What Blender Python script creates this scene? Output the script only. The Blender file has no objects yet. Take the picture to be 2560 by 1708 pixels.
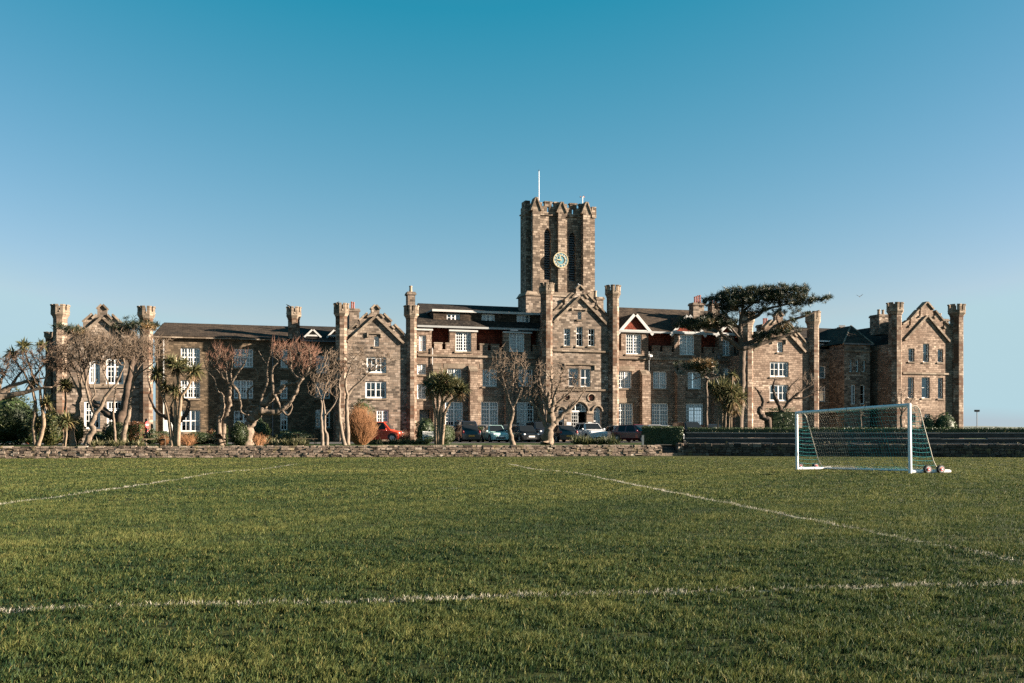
import bpy, math, random
import numpy as np
from mathutils import Vector, Matrix, geometry
R = math.radians
rng = random.Random(11)
nrg = np.random.default_rng(5)
scene = bpy.context.scene
col = scene.collection

# ---------------------------------------------------------------- camera model (photo pixels 2560 x 1708)
HZ, FP, CZ = 1072.0, 2489.0, 1.55
BETA, DIST = R(17.6), 92.0
CB, SB = math.cos(BETA), math.sin(BETA)
SUN_AZ, SUN_EL = R(86), R(15.0)
ZF = {1: (0, 720, .280659), 2: (400, 720, .280659), 3: (800, 690, .280659), 4: (1200, 690, .280659),
      5: (1500, 690, .280659), 6: (1700, 690, .280659), 7: (2100, 720, .280659), 8: (1240, 400, .242424),
      9: (0, 860, .184957), 10: (250, 930, .140335), 11: (500, 840, .197694), 0: (0, 0, 1)}
def zp(k, x, y):
    a = ZF[k]
    return a[0] + x * a[2], a[1] + y * a[2]
def at(px, py, y):
    return Vector(((px - 1280) / FP * y, y, CZ + (HZ - py) / FP * y))
def zat(k, x, y, d):
    return at(*zp(k, x, y), d)
def bl(px, py, t):
    """photo pixel -> (s, z) on the plane t metres behind the facade line, in the building's own frame"""
    u = (px - 1280) / FP
    y = (t + DIST * CB) / (CB - u * SB)
    return u * y * CB + (y - DIST) * SB, CZ + (HZ - py) / FP * y
def zb(k, x, y, t):
    return bl(*zp(k, x, y), t)
def field_h(y):
    a = min(max((y - 34.0) / 10.0, 0), 1)
    return -0.2 * a * a * (3 - 2 * a)
def garden_h(y):
    a = min(max((y - 62.0) / 16.0, 0), 1)
    return 0.50 - 0.10 * a
def b2w(s, t):
    return Vector((s * CB - t * SB, DIST + s * SB + t * CB, 0))

# ---------------------------------------------------------------- materials
MATS = {}
def nmat(name):
    m = bpy.data.materials.new(name); m.use_nodes = True
    nt = m.node_tree; bs = nt.nodes['Principled BSDF']
    MATS[name] = m
    return m, nt, bs
def N(nt, typ, **kw):
    n = nt.nodes.new(typ)
    for k, v in kw.items():
        if k.startswith('i_'):
            n.inputs[int(k[2:])].default_value = v
        elif k.startswith('s_'):
            n.inputs[k[2:].replace('_', ' ')].default_value = v
        else:
            setattr(n, k, v)
    return n
def ramp(nt, stops, src, interp='LINEAR'):
    r = nt.nodes.new('ShaderNodeValToRGB'); r.color_ramp.interpolation = interp
    e = r.color_ramp.elements
    while len(e) < len(stops): e.new(0.5)
    for i, (p, c) in enumerate(stops):
        e[i].position = p; e[i].color = (*c, 1)
    nt.links.new(src, r.inputs[0]); return r
def mixc(nt, fac, a, b, mode='MIX'):
    m = nt.nodes.new('ShaderNodeMix'); m.data_type = 'RGBA'; m.blend_type = mode
    for s, v in ((0, fac), (6, a), (7, b)):
        if hasattr(v, 'is_output'): nt.links.new(v, m.inputs[s])
        elif isinstance(v, (int, float)): m.inputs[s].default_value = v
        else: m.inputs[s].default_value = (*v, 1)
    return m.outputs[2]
def uvnode(nt): return nt.nodes.new('ShaderNodeUVMap').outputs[0]
def objco(nt): return nt.nodes.new('ShaderNodeTexCoord').outputs['Object']
def bump(nt, bs, h, strength=.4, dist=.03):
    b = N(nt, 'ShaderNodeBump'); b.inputs['Strength'].default_value = strength; b.inputs['Distance'].default_value = dist
    nt.links.new(h, b.inputs['Height']); nt.links.new(b.outputs[0], bs.inputs['Normal'])

def plain(name, c, rough=.6, var=.15, scale=3.0, metal=0, spec=.4, bmp=0):
    m, nt, bs = nmat(name)
    nz = N(nt, 'ShaderNodeTexNoise', s_Scale=scale, s_Detail=6.0)
    nt.links.new(objco(nt), nz.inputs['Vector'])
    r = ramp(nt, [(.25, [x * (1 - var) for x in c]), (.75, [min(1, x * (1 + var)) for x in c])], nz.outputs[0])
    nt.links.new(r.outputs[0], bs.inputs['Base Color'])
    bs.inputs['Roughness'].default_value = rough; bs.inputs['Metallic'].default_value = metal
    bs.inputs['Specular IOR Level'].default_value = spec
    if bmp: bump(nt, bs, nz.outputs[0], bmp, .03)
    return m

def stone(name, stops, bw=.42, bh=.205, mortar=(.19, .165, .135), band=.5, msize=.022, rust=.5, dirt=.55):
    m, nt, bs = nmat(name)
    uv = uvnode(nt)
    wob = N(nt, 'ShaderNodeTexNoise', s_Scale=1.3, s_Detail=2.0); nt.links.new(uv, wob.inputs['Vector'])
    sub = N(nt, 'ShaderNodeVectorMath', operation='SCALE'); sub.inputs[3].default_value = .045
    nt.links.new(wob.outputs['Color'], sub.inputs[0])
    add = N(nt, 'ShaderNodeVectorMath', operation='ADD'); nt.links.new(uv, add.inputs[0]); nt.links.new(sub.outputs[0], add.inputs[1])
    br = N(nt, 'ShaderNodeTexBrick', s_Scale=1.0, offset=.43, squash=.85, squash_frequency=3)
    br.inputs['Color1'].default_value = (0, 0, 0, 1); br.inputs['Color2'].default_value = (1, 1, 1, 1)
    br.inputs['Mortar'].default_value = (.5, .5, .5, 1)
    br.inputs['Mortar Size'].default_value = msize; br.inputs['Mortar Smooth'].default_value = .3
    br.inputs['Brick Width'].default_value = bw; br.inputs['Row Height'].default_value = bh
    nt.links.new(add.outputs[0], br.inputs['Vector'])
    stops = [(p, tuple(x * (.68 + .62 * p ** 1.2) * g_ for x, g_ in zip(c, (1.12, 1.10, 1.11)))) for p, c in stops]
    mortar = tuple(x * .5 for x in mortar)
    r = ramp(nt, stops, br.outputs['Color'])
    # patches of rusty brown blocks, patches of grime
    big = N(nt, 'ShaderNodeTexNoise', s_Scale=.33, s_Detail=3.0); mp = N(nt, 'ShaderNodeMapping'); mp.inputs['Scale'].default_value = (.8, 1.7, 1)
    nt.links.new(uv, mp.inputs[0]); nt.links.new(mp.outputs[0], big.inputs['Vector'])
    b1 = N(nt, 'ShaderNodeMath', operation='MULTIPLY_ADD'); b1.inputs[1].default_value = .35; nt.links.new(br.outputs['Color'], b1.inputs[0]); nt.links.new(big.outputs[0], b1.inputs[2])
    rr = ramp(nt, [(.66, (0, 0, 0)), (.8, (1, 1, 1))], b1.outputs[0])
    k = N(nt, 'ShaderNodeMath', operation='MULTIPLY'); k.inputs[1].default_value = rust; nt.links.new(rr.outputs[0], k.inputs[0])
    c = mixc(nt, k.outputs[0], r.outputs[0], (.075, .036, .020))
    fine = N(nt, 'ShaderNodeTexNoise', s_Scale=7.0, s_Detail=8.0, s_Roughness=.7); nt.links.new(uv, fine.inputs['Vector'])
    fr = ramp(nt, [(.3, (.55, .55, .55)), (.7, (1.2, 1.2, 1.2))], fine.outputs[0])
    c = mixc(nt, .75, c, fr.outputs[0], 'MULTIPLY')
    gr = N(nt, 'ShaderNodeTexNoise', s_Scale=.7, s_Detail=5.0, s_Roughness=.65); nt.links.new(objco(nt), gr.inputs['Vector'])
    g2 = ramp(nt, [(.44, (0, 0, 0)), (.72, (dirt, dirt, dirt))], gr.outputs[0])
    c = mixc(nt, g2.outputs[0], c, (.032, .028, .023))
    c = mixc(nt, br.outputs['Fac'], c, mortar)
    nt.links.new(c, bs.inputs['Base Color'])
    bs.inputs['Roughness'].default_value = .92; bs.inputs['Specular IOR Level'].default_value = .2
    inv = N(nt, 'ShaderNodeMath', operation='MULTIPLY_ADD'); inv.inputs[1].default_value = -.8; nt.links.new(br.outputs['Fac'], inv.inputs[0]); nt.links.new(fine.outputs[0], inv.inputs[2])
    bump(nt, bs, inv.outputs[0], .35, .02)
    return m

GRAN = [(0, (.07, .055, .043)), (.25, (.13, .104, .08)), (.5, (.18, .145, .112)), (.75, (.225, .188, .148)), (1, (.30, .265, .22))]
stone('granite', GRAN)
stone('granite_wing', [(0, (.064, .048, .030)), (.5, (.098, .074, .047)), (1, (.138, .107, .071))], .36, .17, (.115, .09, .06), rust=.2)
stone('sandstone', [(0, (.15, .105, .076)), (.5, (.225, .172, .13)), (1, (.31, .25, .195))], .40, .20, (.15, .112, .082), rust=.55, dirt=.35)
stone('tower_stone', [(0, (.10, .077, .058)), (.5, (.19, .152, .115)), (1, (.30, .255, .20))], .44, .235, (.105, .083, .064), rust=.35)
stone('dressed', [(0, (.135, .108, .078)), (.5, (.18, .147, .11)), (1, (.23, .195, .15))], .95, .42, (.16, .127, .092), rust=.2, dirt=.45)
stone('turret_stone', [(0, (.13, .094, .067)), (.4, (.20, .155, .115)), (1, (.31, .265, .21))], .60, .26, (.13, .10, .075), rust=.95, dirt=.45)

def slate(name, c1, c2, bw=.4, bh=.22):
    m, nt, bs = nmat(name); uv = uvnode(nt)
    br = N(nt, 'ShaderNodeTexBrick', s_Scale=1.0)
    br.inputs['Color1'].default_value = (*c1, 1); br.inputs['Color2'].default_value = (*c2, 1); br.inputs['Mortar'].default_value = (*[x * .35 for x in c1], 1)
    br.inputs['Mortar Size'].default_value = .012; br.inputs['Brick Width'].default_value = bw; br.inputs['Row Height'].default_value = bh
    nt.links.new(uv, br.inputs['Vector'])
    nz = N(nt, 'ShaderNodeTexNoise', s_Scale=1.1, s_Detail=7.0, s_Roughness=.7); nt.links.new(uv, nz.inputs['Vector'])
    r = ramp(nt, [(.3, (.35, .35, .37)), (.7, (1.55, 1.45, 1.3))], nz.outputs[0])
    c = mixc(nt, .95, br.outputs['Color'], r.outputs[0], 'MULTIPLY')
    n2 = N(nt, 'ShaderNodeTexNoise', s_Scale=4.5, s_Detail=4.0); nt.links.new(uv, n2.inputs['Vector'])
    r2 = ramp(nt, [(.32, (.5, .5, .5)), (.68, (1.55, 1.5, 1.4))], n2.outputs[0])
    c = mixc(nt, .8, c, r2.outputs[0], 'MULTIPLY')
    nt.links.new(c, bs.inputs['Base Color']); bs.inputs['Roughness'].default_value = .9; bs.inputs['Specular IOR Level'].default_value = .12
    bump(nt, bs, br.outputs['Fac'], -.3, .02)
slate('slate', (.013, .0125, .013), (.034, .030, .027))
slate('slate_brown', (.026, .021, .017), (.058, .046, .037), .42, .2)
slate('red_tile', (.10, .024, .016), (.145, .038, .024), .28, .2)
plain('trim_white', (.34, .34, .33), .5, .12)
plain('white_paint', (.60, .61, .60), .45, .06)
plain('grey_paint', (.22, .23, .23), .5, .1)
plain('blind_cloth', (.60, .60, .58), .8, .06, 1.2)
plain('interior', (.03, .03, .032), .9)
plain('lead', (.09, .097, .105), .5, .2)
plain('terracotta', (.20, .06, .035), .8, .2)
plain('buff_pot', (.22, .165, .115), .8, .2)
plain('dark_metal', (.03, .032, .035), .45, .2)
plain('door_paint', (.20, .22, .22), .5, .15)
plain('clock_ring', (.24, .27, .26), .5, .15)
plain('copper_green', (.04, .15, .19), .6, .3, 2.0)
plain('gilt', (.34, .29, .17), .45, .15)
plain('concrete', (.14, .138, .13), .9, .35, 4.0, bmp=.3)
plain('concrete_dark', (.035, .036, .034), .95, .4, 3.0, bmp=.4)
plain('asphalt', (.055, .055, .058), .9, .2, 5.0, bmp=.2)
plain('tyre', (.018, .018, .019), .8, .2)
plain('rim', (.42, .42, .43), .35, .1, metal=.7)
plain('trim_black', (.015, .015, .016), .5, .2)
plain('tail_red', (.20, .018, .016), .25, .1)
plain('lamp_clear', (.62, .64, .66), .12, .1, spec=.8)
plain('plate_yellow', (.42, .21, .02), .5, .03)
plain('plate_white', (.75, .75, .72), .5, .03)
plain('sign_red', (.34, .014, .014), .5, .05)
plain('sign_white', (.42, .42, .41), .5, .03)
plain('cone_orange', (.75, .13, .03), .5, .1)
plain('wood_weathered', (.10, .075, .045), .85, .3, 6.0)
plain('bark_pale', (.122, .094, .069), .95, .55, 5.0, bmp=.9)
plain('bark_grey', (.135, .107, .082), .9, .4, 4.0, bmp=.6)
plain('bark_dark', (.06, .042, .03), .95, .4, 5.0, bmp=.7)
plain('bark_pine', (.085, .064, .048), .95, .4, 5.0, bmp=.7)
plain('bark_branch', (.088, .064, .044), .9, .4, 4.0)
plain('twig_red', (.090, .058, .038), .85, .35, 2.0)
plain('twig_tan', (.086, .062, .041), .85, .35, 2.0)
plain('twig_bright', (.125, .060, .037), .8, .3, 2.0)
plain('osier', (.21, .10, .042), .8, .3, 2.0)
plain('trunk_palm', (.16, .118, .08), .9, .35, 5.0, bmp=.5)
plain('feather', (.02, .02, .022), .7, .2)
plain('gull_white', (.75, .75, .74), .7, .05)
plain('net_teal', (.02, .20, .21), .7, .2)
plain('net_pale', (.30, .28, .23), .7, .2)
plain('goal_white', (.62, .63, .63), .4, .05, 1.5)
def leafmat(name, cols, rough=.55, trans=.25, spec=.4):
    m, nt, bs = nmat(name)
    at_ = N(nt, 'ShaderNodeAttribute', attribute_name='tone')
    r = ramp(nt, [(i / (len(cols) - 1), c) for i, c in enumerate(cols)], at_.outputs['Fac'])
    nt.links.new(r.outputs[0], bs.inputs['Base Color']); bs.inputs['Roughness'].default_value = rough
    bs.inputs['Specular IOR Level'].default_value = spec
    if trans:
        tr = N(nt, 'ShaderNodeBsdfTranslucent'); nt.links.new(r.outputs[0], tr.inputs[0])
        mx = N(nt, 'ShaderNodeMixShader'); mx.inputs[0].default_value = trans
        nt.links.new(bs.outputs[0], mx.inputs[1]); nt.links.new(tr.outputs[0], mx.inputs[2])
        nt.links.new(mx.outputs[0], nt.nodes['Material Output'].inputs[0])
    return m
leafmat('leaf_dark', [(.012, .022, .010), (.03, .05, .016), (.055, .075, .022)])
leafmat('leaf_olive', [(.020, .030, .008), (.055, .060, .015), (.12, .105, .032)])
leafmat('leaf_mid', [(.013, .024, .008), (.030, .044, .013), (.062, .070, .020)])
leafmat('leaf_rust', [(.05, .022, .012), (.11, .05, .02), (.17, .09, .035)])
leafmat('needles', [(.006, .014, .008), (.018, .029, .011), (.055, .056, .020)], trans=.15)
leafmat('needles_brown', [(.05, .045, .015), (.14, .085, .03), (.22, .12, .045)], trans=.15)
leafmat('blade_palm', [(.016, .026, .010), (.055, .065, .025), (.14, .13, .055), (.24, .175, .09)])
leafmat('blade_dead', [(.10, .066, .035), (.17, .115, .062), (.23, .165, .095)])
leafmat('strap', [(.025, .038, .013), (.085, .088, .034), (.20, .18, .105)])
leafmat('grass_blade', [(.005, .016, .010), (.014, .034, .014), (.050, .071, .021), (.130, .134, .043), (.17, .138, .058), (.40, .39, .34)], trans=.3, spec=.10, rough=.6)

def glassmat():
    m, nt, bs = nmat('glass')
    nt.nodes.remove(bs)
    tr = N(nt, 'ShaderNodeBsdfTransparent'); tr.inputs[0].default_value = (.62, .70, .74, 1)
    gl = N(nt, 'ShaderNodeBsdfGlossy'); gl.inputs['Roughness'].default_value = .03; gl.inputs[0].default_value = (.9, .97, 1, 1)
    fr = N(nt, 'ShaderNodeFresnel'); fr.inputs[0].default_value = 1.5
    mm = N(nt, 'ShaderNodeMath', operation='MULTIPLY_ADD'); mm.inputs[1].default_value = 1.2; mm.inputs[2].default_value = .05
    nt.links.new(fr.outputs[0], mm.inputs[0])
    mx = N(nt, 'ShaderNodeMixShader'); nt.links.new(mm.outputs[0], mx.inputs[0])
    nt.links.new(tr.outputs[0], mx.inputs[1]); nt.links.new(gl.outputs[0], mx.inputs[2])
    nt.links.new(mx.outputs[0], nt.nodes['Material Output'].inputs[0])
glassmat()
plain('car_glass', (.010, .012, .014), .05, .1, spec=.22)
def paint(name, c, rough=.22):
    m = plain(name, c, rough, .05, .8, spec=.6)
    m.node_tree.nodes['Principled BSDF'].inputs['Coat Weight'].default_value = .25
    return m
for n_, c_ in (('paint_orange', (.42, .04, .016)), ('paint_black', (.010, .011, .013)), ('paint_mint', (.30, .47, .45)),
               ('paint_navy', (.012, .018, .03)), ('paint_white', (.46, .47, .48)), ('paint_red', (.085, .008, .010)),
               ('paint_silver', (.24, .255, .27)), ('paint_grey', (.09, .096, .10))):
    paint(n_, c_)
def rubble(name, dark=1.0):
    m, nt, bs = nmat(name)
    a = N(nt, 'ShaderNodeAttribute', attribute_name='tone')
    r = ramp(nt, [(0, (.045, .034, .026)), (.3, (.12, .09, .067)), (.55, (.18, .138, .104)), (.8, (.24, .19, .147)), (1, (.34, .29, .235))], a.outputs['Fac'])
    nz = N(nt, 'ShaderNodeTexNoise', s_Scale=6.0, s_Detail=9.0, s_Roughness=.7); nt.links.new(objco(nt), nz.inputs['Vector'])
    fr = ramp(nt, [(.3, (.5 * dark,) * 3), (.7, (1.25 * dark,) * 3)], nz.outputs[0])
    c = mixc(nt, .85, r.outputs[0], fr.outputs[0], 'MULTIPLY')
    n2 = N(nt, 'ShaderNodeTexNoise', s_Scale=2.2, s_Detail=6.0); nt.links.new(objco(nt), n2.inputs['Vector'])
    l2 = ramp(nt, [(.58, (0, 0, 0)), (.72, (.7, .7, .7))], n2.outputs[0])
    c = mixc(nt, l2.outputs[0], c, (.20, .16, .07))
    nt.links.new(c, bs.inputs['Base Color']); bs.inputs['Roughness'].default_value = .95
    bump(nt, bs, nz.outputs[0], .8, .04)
rubble('rubble'); rubble('rubble_shaded', .30)  # second is a shaded copy: the terrace wall's shade is in its colour

def fieldmat():
    m, nt, bs = nmat('turf')
    oc = objco(nt)
    n1 = N(nt, 'ShaderNodeTexNoise', s_Scale=.35, s_Detail=6.0, s_Roughness=.6); nt.links.new(oc, n1.inputs['Vector'])
    n2 = N(nt, 'ShaderNodeTexNoise', s_Scale=9.0, s_Detail=8.0, s_Roughness=.75); nt.links.new(oc, n2.inputs['Vector'])
    r1 = ramp(nt, [(.3, (.020, .028, .009)), (.5, (.034, .042, .012)), (.7, (.05, .05, .017))], n1.outputs[0])
    r2 = ramp(nt, [(.3, (.35, .4, .35)), (.5, (.95, .95, .9)), (.72, (1.7, 1.6, 1.4))], n2.outputs[0])
    c = mixc(nt, 1.0, r1.outputs[0], r2.outputs[0], 'MULTIPLY')
    nt.links.new(c, bs.inputs['Base Color']); bs.inputs['Roughness'].default_value = 1; bs.inputs['Specular IOR Level'].default_value = .1
    bump(nt, bs, n2.outputs[0], 1.0, .06)
fieldmat()
plain('lawn', (.03, .05, .013), 1, .35, 3.0, spec=.1, bmp=.6)
plain('line_paint', (.20, .20, .155), 1, .35, 14.0, spec=.1, bmp=.5)
plain('hill_green', (.10, .12, .10), 1, .3, .02)
plain('far_land', (.06, .08, .03), 1, .3, .05)

# ---------------------------------------------------------------- mesh building
class MB:
    def __init__(s): s.v = []; s.f = []; s.m = []; s.tone = []
    def quad(s, *pts, m=0, tone=.5):
        b = len(s.v); s.v += [tuple(p) for p in pts]; s.f.append(tuple(range(b, b + len(pts)))); s.m.append(m); s.tone.append(tone)
    def hexa(s, p, m=0, tone=.5):
        """8 points: bottom 4 ccw, top 4 ccw"""
        b = len(s.v); s.v += [tuple(q) for q in p]
        for f in ((0, 3, 2, 1), (4, 5, 6, 7), (0, 1, 5, 4), (1, 2, 6, 5), (2, 3, 7, 6), (3, 0, 4, 7)):
            s.f.append(tuple(b + i for i in f)); s.m.append(m); s.tone.append(tone)
    def box(s, x0, x1, y0, y1, z0, z1, m=0, tone=.5):
        s.hexa([(x0, y0, z0), (x1, y0, z0), (x1, y1, z0), (x0, y1, z0), (x0, y0, z1), (x1, y0, z1), (x1, y1, z1), (x0, y1, z1)], m, tone)
    def slab(s, outline, holes, t0, t1, m=0):
        """sheet in the (s,z) plane with holes, extruded from t0 back to t1"""
        loops = [[Vector((a, b, 0)) for a, b in lp] for lp in [outline] + list(holes)]
        flat = [p for lp in loops for p in lp]
        b = len(s.v)
        s.v += [(p.x, t0, p.y) for p in flat] + [(p.x, t1, p.y) for p in flat]
        n = len(flat)
        for a, c, d in geometry.tessellate_polygon(loops):
            A, B, C = flat[a], flat[c], flat[d]
            if (B - A).cross(C - A).z < 0: c, d = d, c
            s.f.append((b + a, b + c, b + d)); s.f.append((b + n + a, b + n + d, b + n + c)); s.m += [m, m]; s.tone += [.5, .5]
        o = b
        for lp in loops:
            k = len(lp)
            area = sum(lp[i].x * lp[(i + 1) % k].y - lp[(i + 1) % k].x * lp[i].y for i in range(k))
            for i in range(k):
                j = (i + 1) % k
                q = (o + j, o + i, o + n + i, o + n + j)
                outer = lp is loops[0]
                if (area > 0) != outer: q = q[::-1]
                s.f.append(q); s.m.append(m); s.tone.append(.5)
            o += k
    def rake(s, p, q, t0, t1, th, m=0):
        """bar lying along the edge p->q of the (s,z) plane, th thick above it"""
        d = Vector((q[0] - p[0], q[1] - p[1])); L = d.length
        if L < 1e-4: return
        d /= L; nn = Vector((-d.y, d.x))
        if nn.y < 0: nn = -nn
        a = nn * th
        s.hexa([(p[0], t0, p[1]), (q[0], t0, q[1]), (q[0], t1, q[1]), (p[0], t1, p[1]),
                (p[0] + a.x, t0, p[1] + a.y), (q[0] + a.x, t0, q[1] + a.y), (q[0] + a.x, t1, q[1] + a.y), (p[0] + a.x, t1, p[1] + a.y)], m)
    def prism(s, cx, cy, rings, n=8, rot=None, m=0, cap=True, tone=.5):
        rot = math.pi / n if rot is None else rot
        b = len(s.v)
        for z, r in rings:
            for i in range(n):
                a = rot + 2 * math.pi * i / n
                s.v.append((cx + r * math.cos(a), cy + r * math.sin(a), z))
        for k in range(len(rings) - 1):
            for i in range(n):
                j = (i + 1) % n
                s.f.append((b + k * n + i, b + k * n + j, b + (k + 1) * n + j, b + (k + 1) * n + i)); s.m.append(m); s.tone.append(tone)
        if cap:
            s.f.append(tuple(b + (len(rings) - 1) * n + i for i in range(n))); s.m.append(m); s.tone.append(tone)
            s.f.append(tuple(b + i for i in reversed(range(n)))); s.m.append(m); s.tone.append(tone)
    def tube(s, pts, rad, n=6, m=0, tone=.5, cap=True):
        pts = [Vector(p) for p in pts]
        if isinstance(rad, (int, float)): rad = [rad] * len(pts)
        b = len(s.v); ref = None
        for i, p in enumerate(pts):
            d = (pts[min(i + 1, len(pts) - 1)] - pts[max(i - 1, 0)])
            if d.length < 1e-6: d = Vector((0, 0, 1))
            d.normalize()
            if ref is None: ref = Vector((1, 0, 0)) if abs(d.x) < .8 else Vector((0, 1, 0))
            u = (ref - d * ref.dot(d)).normalized(); w = d.cross(u); ref = u
            for k in range(n):
                a = 2 * math.pi * k / n
                s.v.append(tuple(p + (u * math.cos(a) + w * math.sin(a)) * rad[i]))
        for i in range(len(pts) - 1):
            for k in range(n):
                j = (k + 1) % n
                s.f.append((b + i * n + k, b + i * n + j, b + (i + 1) * n + j, b + (i + 1) * n + k)); s.m.append(m); s.tone.append(tone)
        if cap:
            s.f.append(tuple(b + (len(pts) - 1) * n + k for k in range(n))); s.m.append(m); s.tone.append(tone)
            s.f.append(tuple(b + k for k in reversed(range(n)))); s.m.append(m); s.tone.append(tone)
    def ball(s, c, r, nu=10, nv=6, m=0, sc=(1, 1, 1)):
        b = len(s.v)
        for i in range(nv + 1):
            th = math.pi * i / nv
            for k in range(nu):
                a = 2 * math.pi * k / nu
                s.v.append((c[0] + r * sc[0] * math.sin(th) * math.cos(a), c[1] + r * sc[1] * math.sin(th) * math.sin(a), c[2] + r * sc[2] * math.cos(th)))
        for i in range(nv):
            for k in range(nu):
                j = (k + 1) % nu
                s.f.append((b + i * nu + k, b + (i + 1) * nu + k, b + (i + 1) * nu + j, b + i * nu + j)); s.m.append(m); s.tone.append(.5)
    def build(s, name, mats, parent=None, smooth=False, loc=None, bevel=0):
        me = bpy.data.meshes.new(name)
        me.from_pydata(s.v, [], s.f)
        for mt in ([mats] if isinstance(mats, str) else mats): me.materials.append(MATS[mt])
        npol = len(me.polygons)
        if npol:
            me.polygons.foreach_set('material_index', s.m[:npol])
            if smooth: me.polygons.foreach_set('use_smooth', [True] * npol)
            a = me.attributes.new('tone', 'FLOAT', 'FACE'); a.data.foreach_set('value', s.tone[:npol])
            uvmap(me)
        o = bpy.data.objects.new(name, me); col.objects.link(o)
        if parent: o.parent = parent
        if loc is not None: o.location = loc
        if bevel:
            b = o.modifiers.new('bevel', 'BEVEL'); b.width = bevel; b.segments = 2; b.limit_method = 'ANGLE'
        return o
def uvmap(me):
    n = len(me.polygons); L = len(me.loops)
    nor = np.empty(n * 3, np.float32); me.polygons.foreach_get('normal', nor); nor = nor.reshape(-1, 3)
    tot = np.empty(n, np.int32); me.polygons.foreach_get('loop_total', tot)
    vi = np.empty(L, np.int32); me.loops.foreach_get('vertex_index', vi)
    co = np.empty(len(me.vertices) * 3, np.float32); me.vertices.foreach_get('co', co); co = co.reshape(-1, 3)
    p = co[vi]; nl = np.repeat(nor, tot, axis=0)
    h = np.hypot(nl[:, 0], nl[:, 1]); flat = h < .35
    hs = np.where(h < 1e-6, 1, h)
    tx, ty = -nl[:, 1] / hs, nl[:, 0] / hs
    u = p[:, 0] * tx + p[:, 1] * ty
    slope = np.clip(h, .3, 1)
    v = p[:, 2] / slope
    u = np.where(flat, p[:, 0], u); v = np.where(flat, p[:, 1], v)
    uv = np.stack([u, v], 1).astype(np.float32)
    l = me.uv_layers.new(name='UVMap'); l.data.foreach_set('uv', uv.ravel())
def npmesh(name, verts, tris, mat, tone=None, parent=None, smooth=False):
    """big triangle soups straight from numpy; tone is one value per triangle"""
    me = bpy.data.meshes.new(name)
    nv, nf = len(verts), len(tris)
    me.vertices.add(nv); me.vertices.foreach_set('co', verts.astype(np.float32).ravel())
    me.loops.add(nf * 3); me.loops.foreach_set('vertex_index', tris.astype(np.int32).ravel())
    me.polygons.add(nf); me.polygons.foreach_set('loop_start', np.arange(0, nf * 3, 3, dtype=np.int32))
    try: me.polygons.foreach_set('loop_total', np.full(nf, 3, np.int32))
    except Exception: pass
    if tone is not None:
        a = me.attributes.new('tone', 'FLOAT', 'FACE'); a.data.foreach_set('value', tone.astype(np.float32))
    me.materials.append(MATS[mat]); me.update(calc_edges=True)
    o = bpy.data.objects.new(name, me); col.objects.link(o)
    if parent: o.parent = parent
    return o
def tag(o, label=None, cat=None, group=None, kind=None):
    for k, v in (('label', label), ('category', cat), ('group', group), ('kind', kind)):
        if v: o[k] = v
    return o
def thing(name, label, cat, loc=(0, 0, 0), rz=0, group=None):
    o = bpy.data.objects.new(name, None); col.objects.link(o); o.empty_display_size = .3
    o.location = loc; o.rotation_euler = (0, 0, rz)
    return tag(o, label, cat, group)
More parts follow.
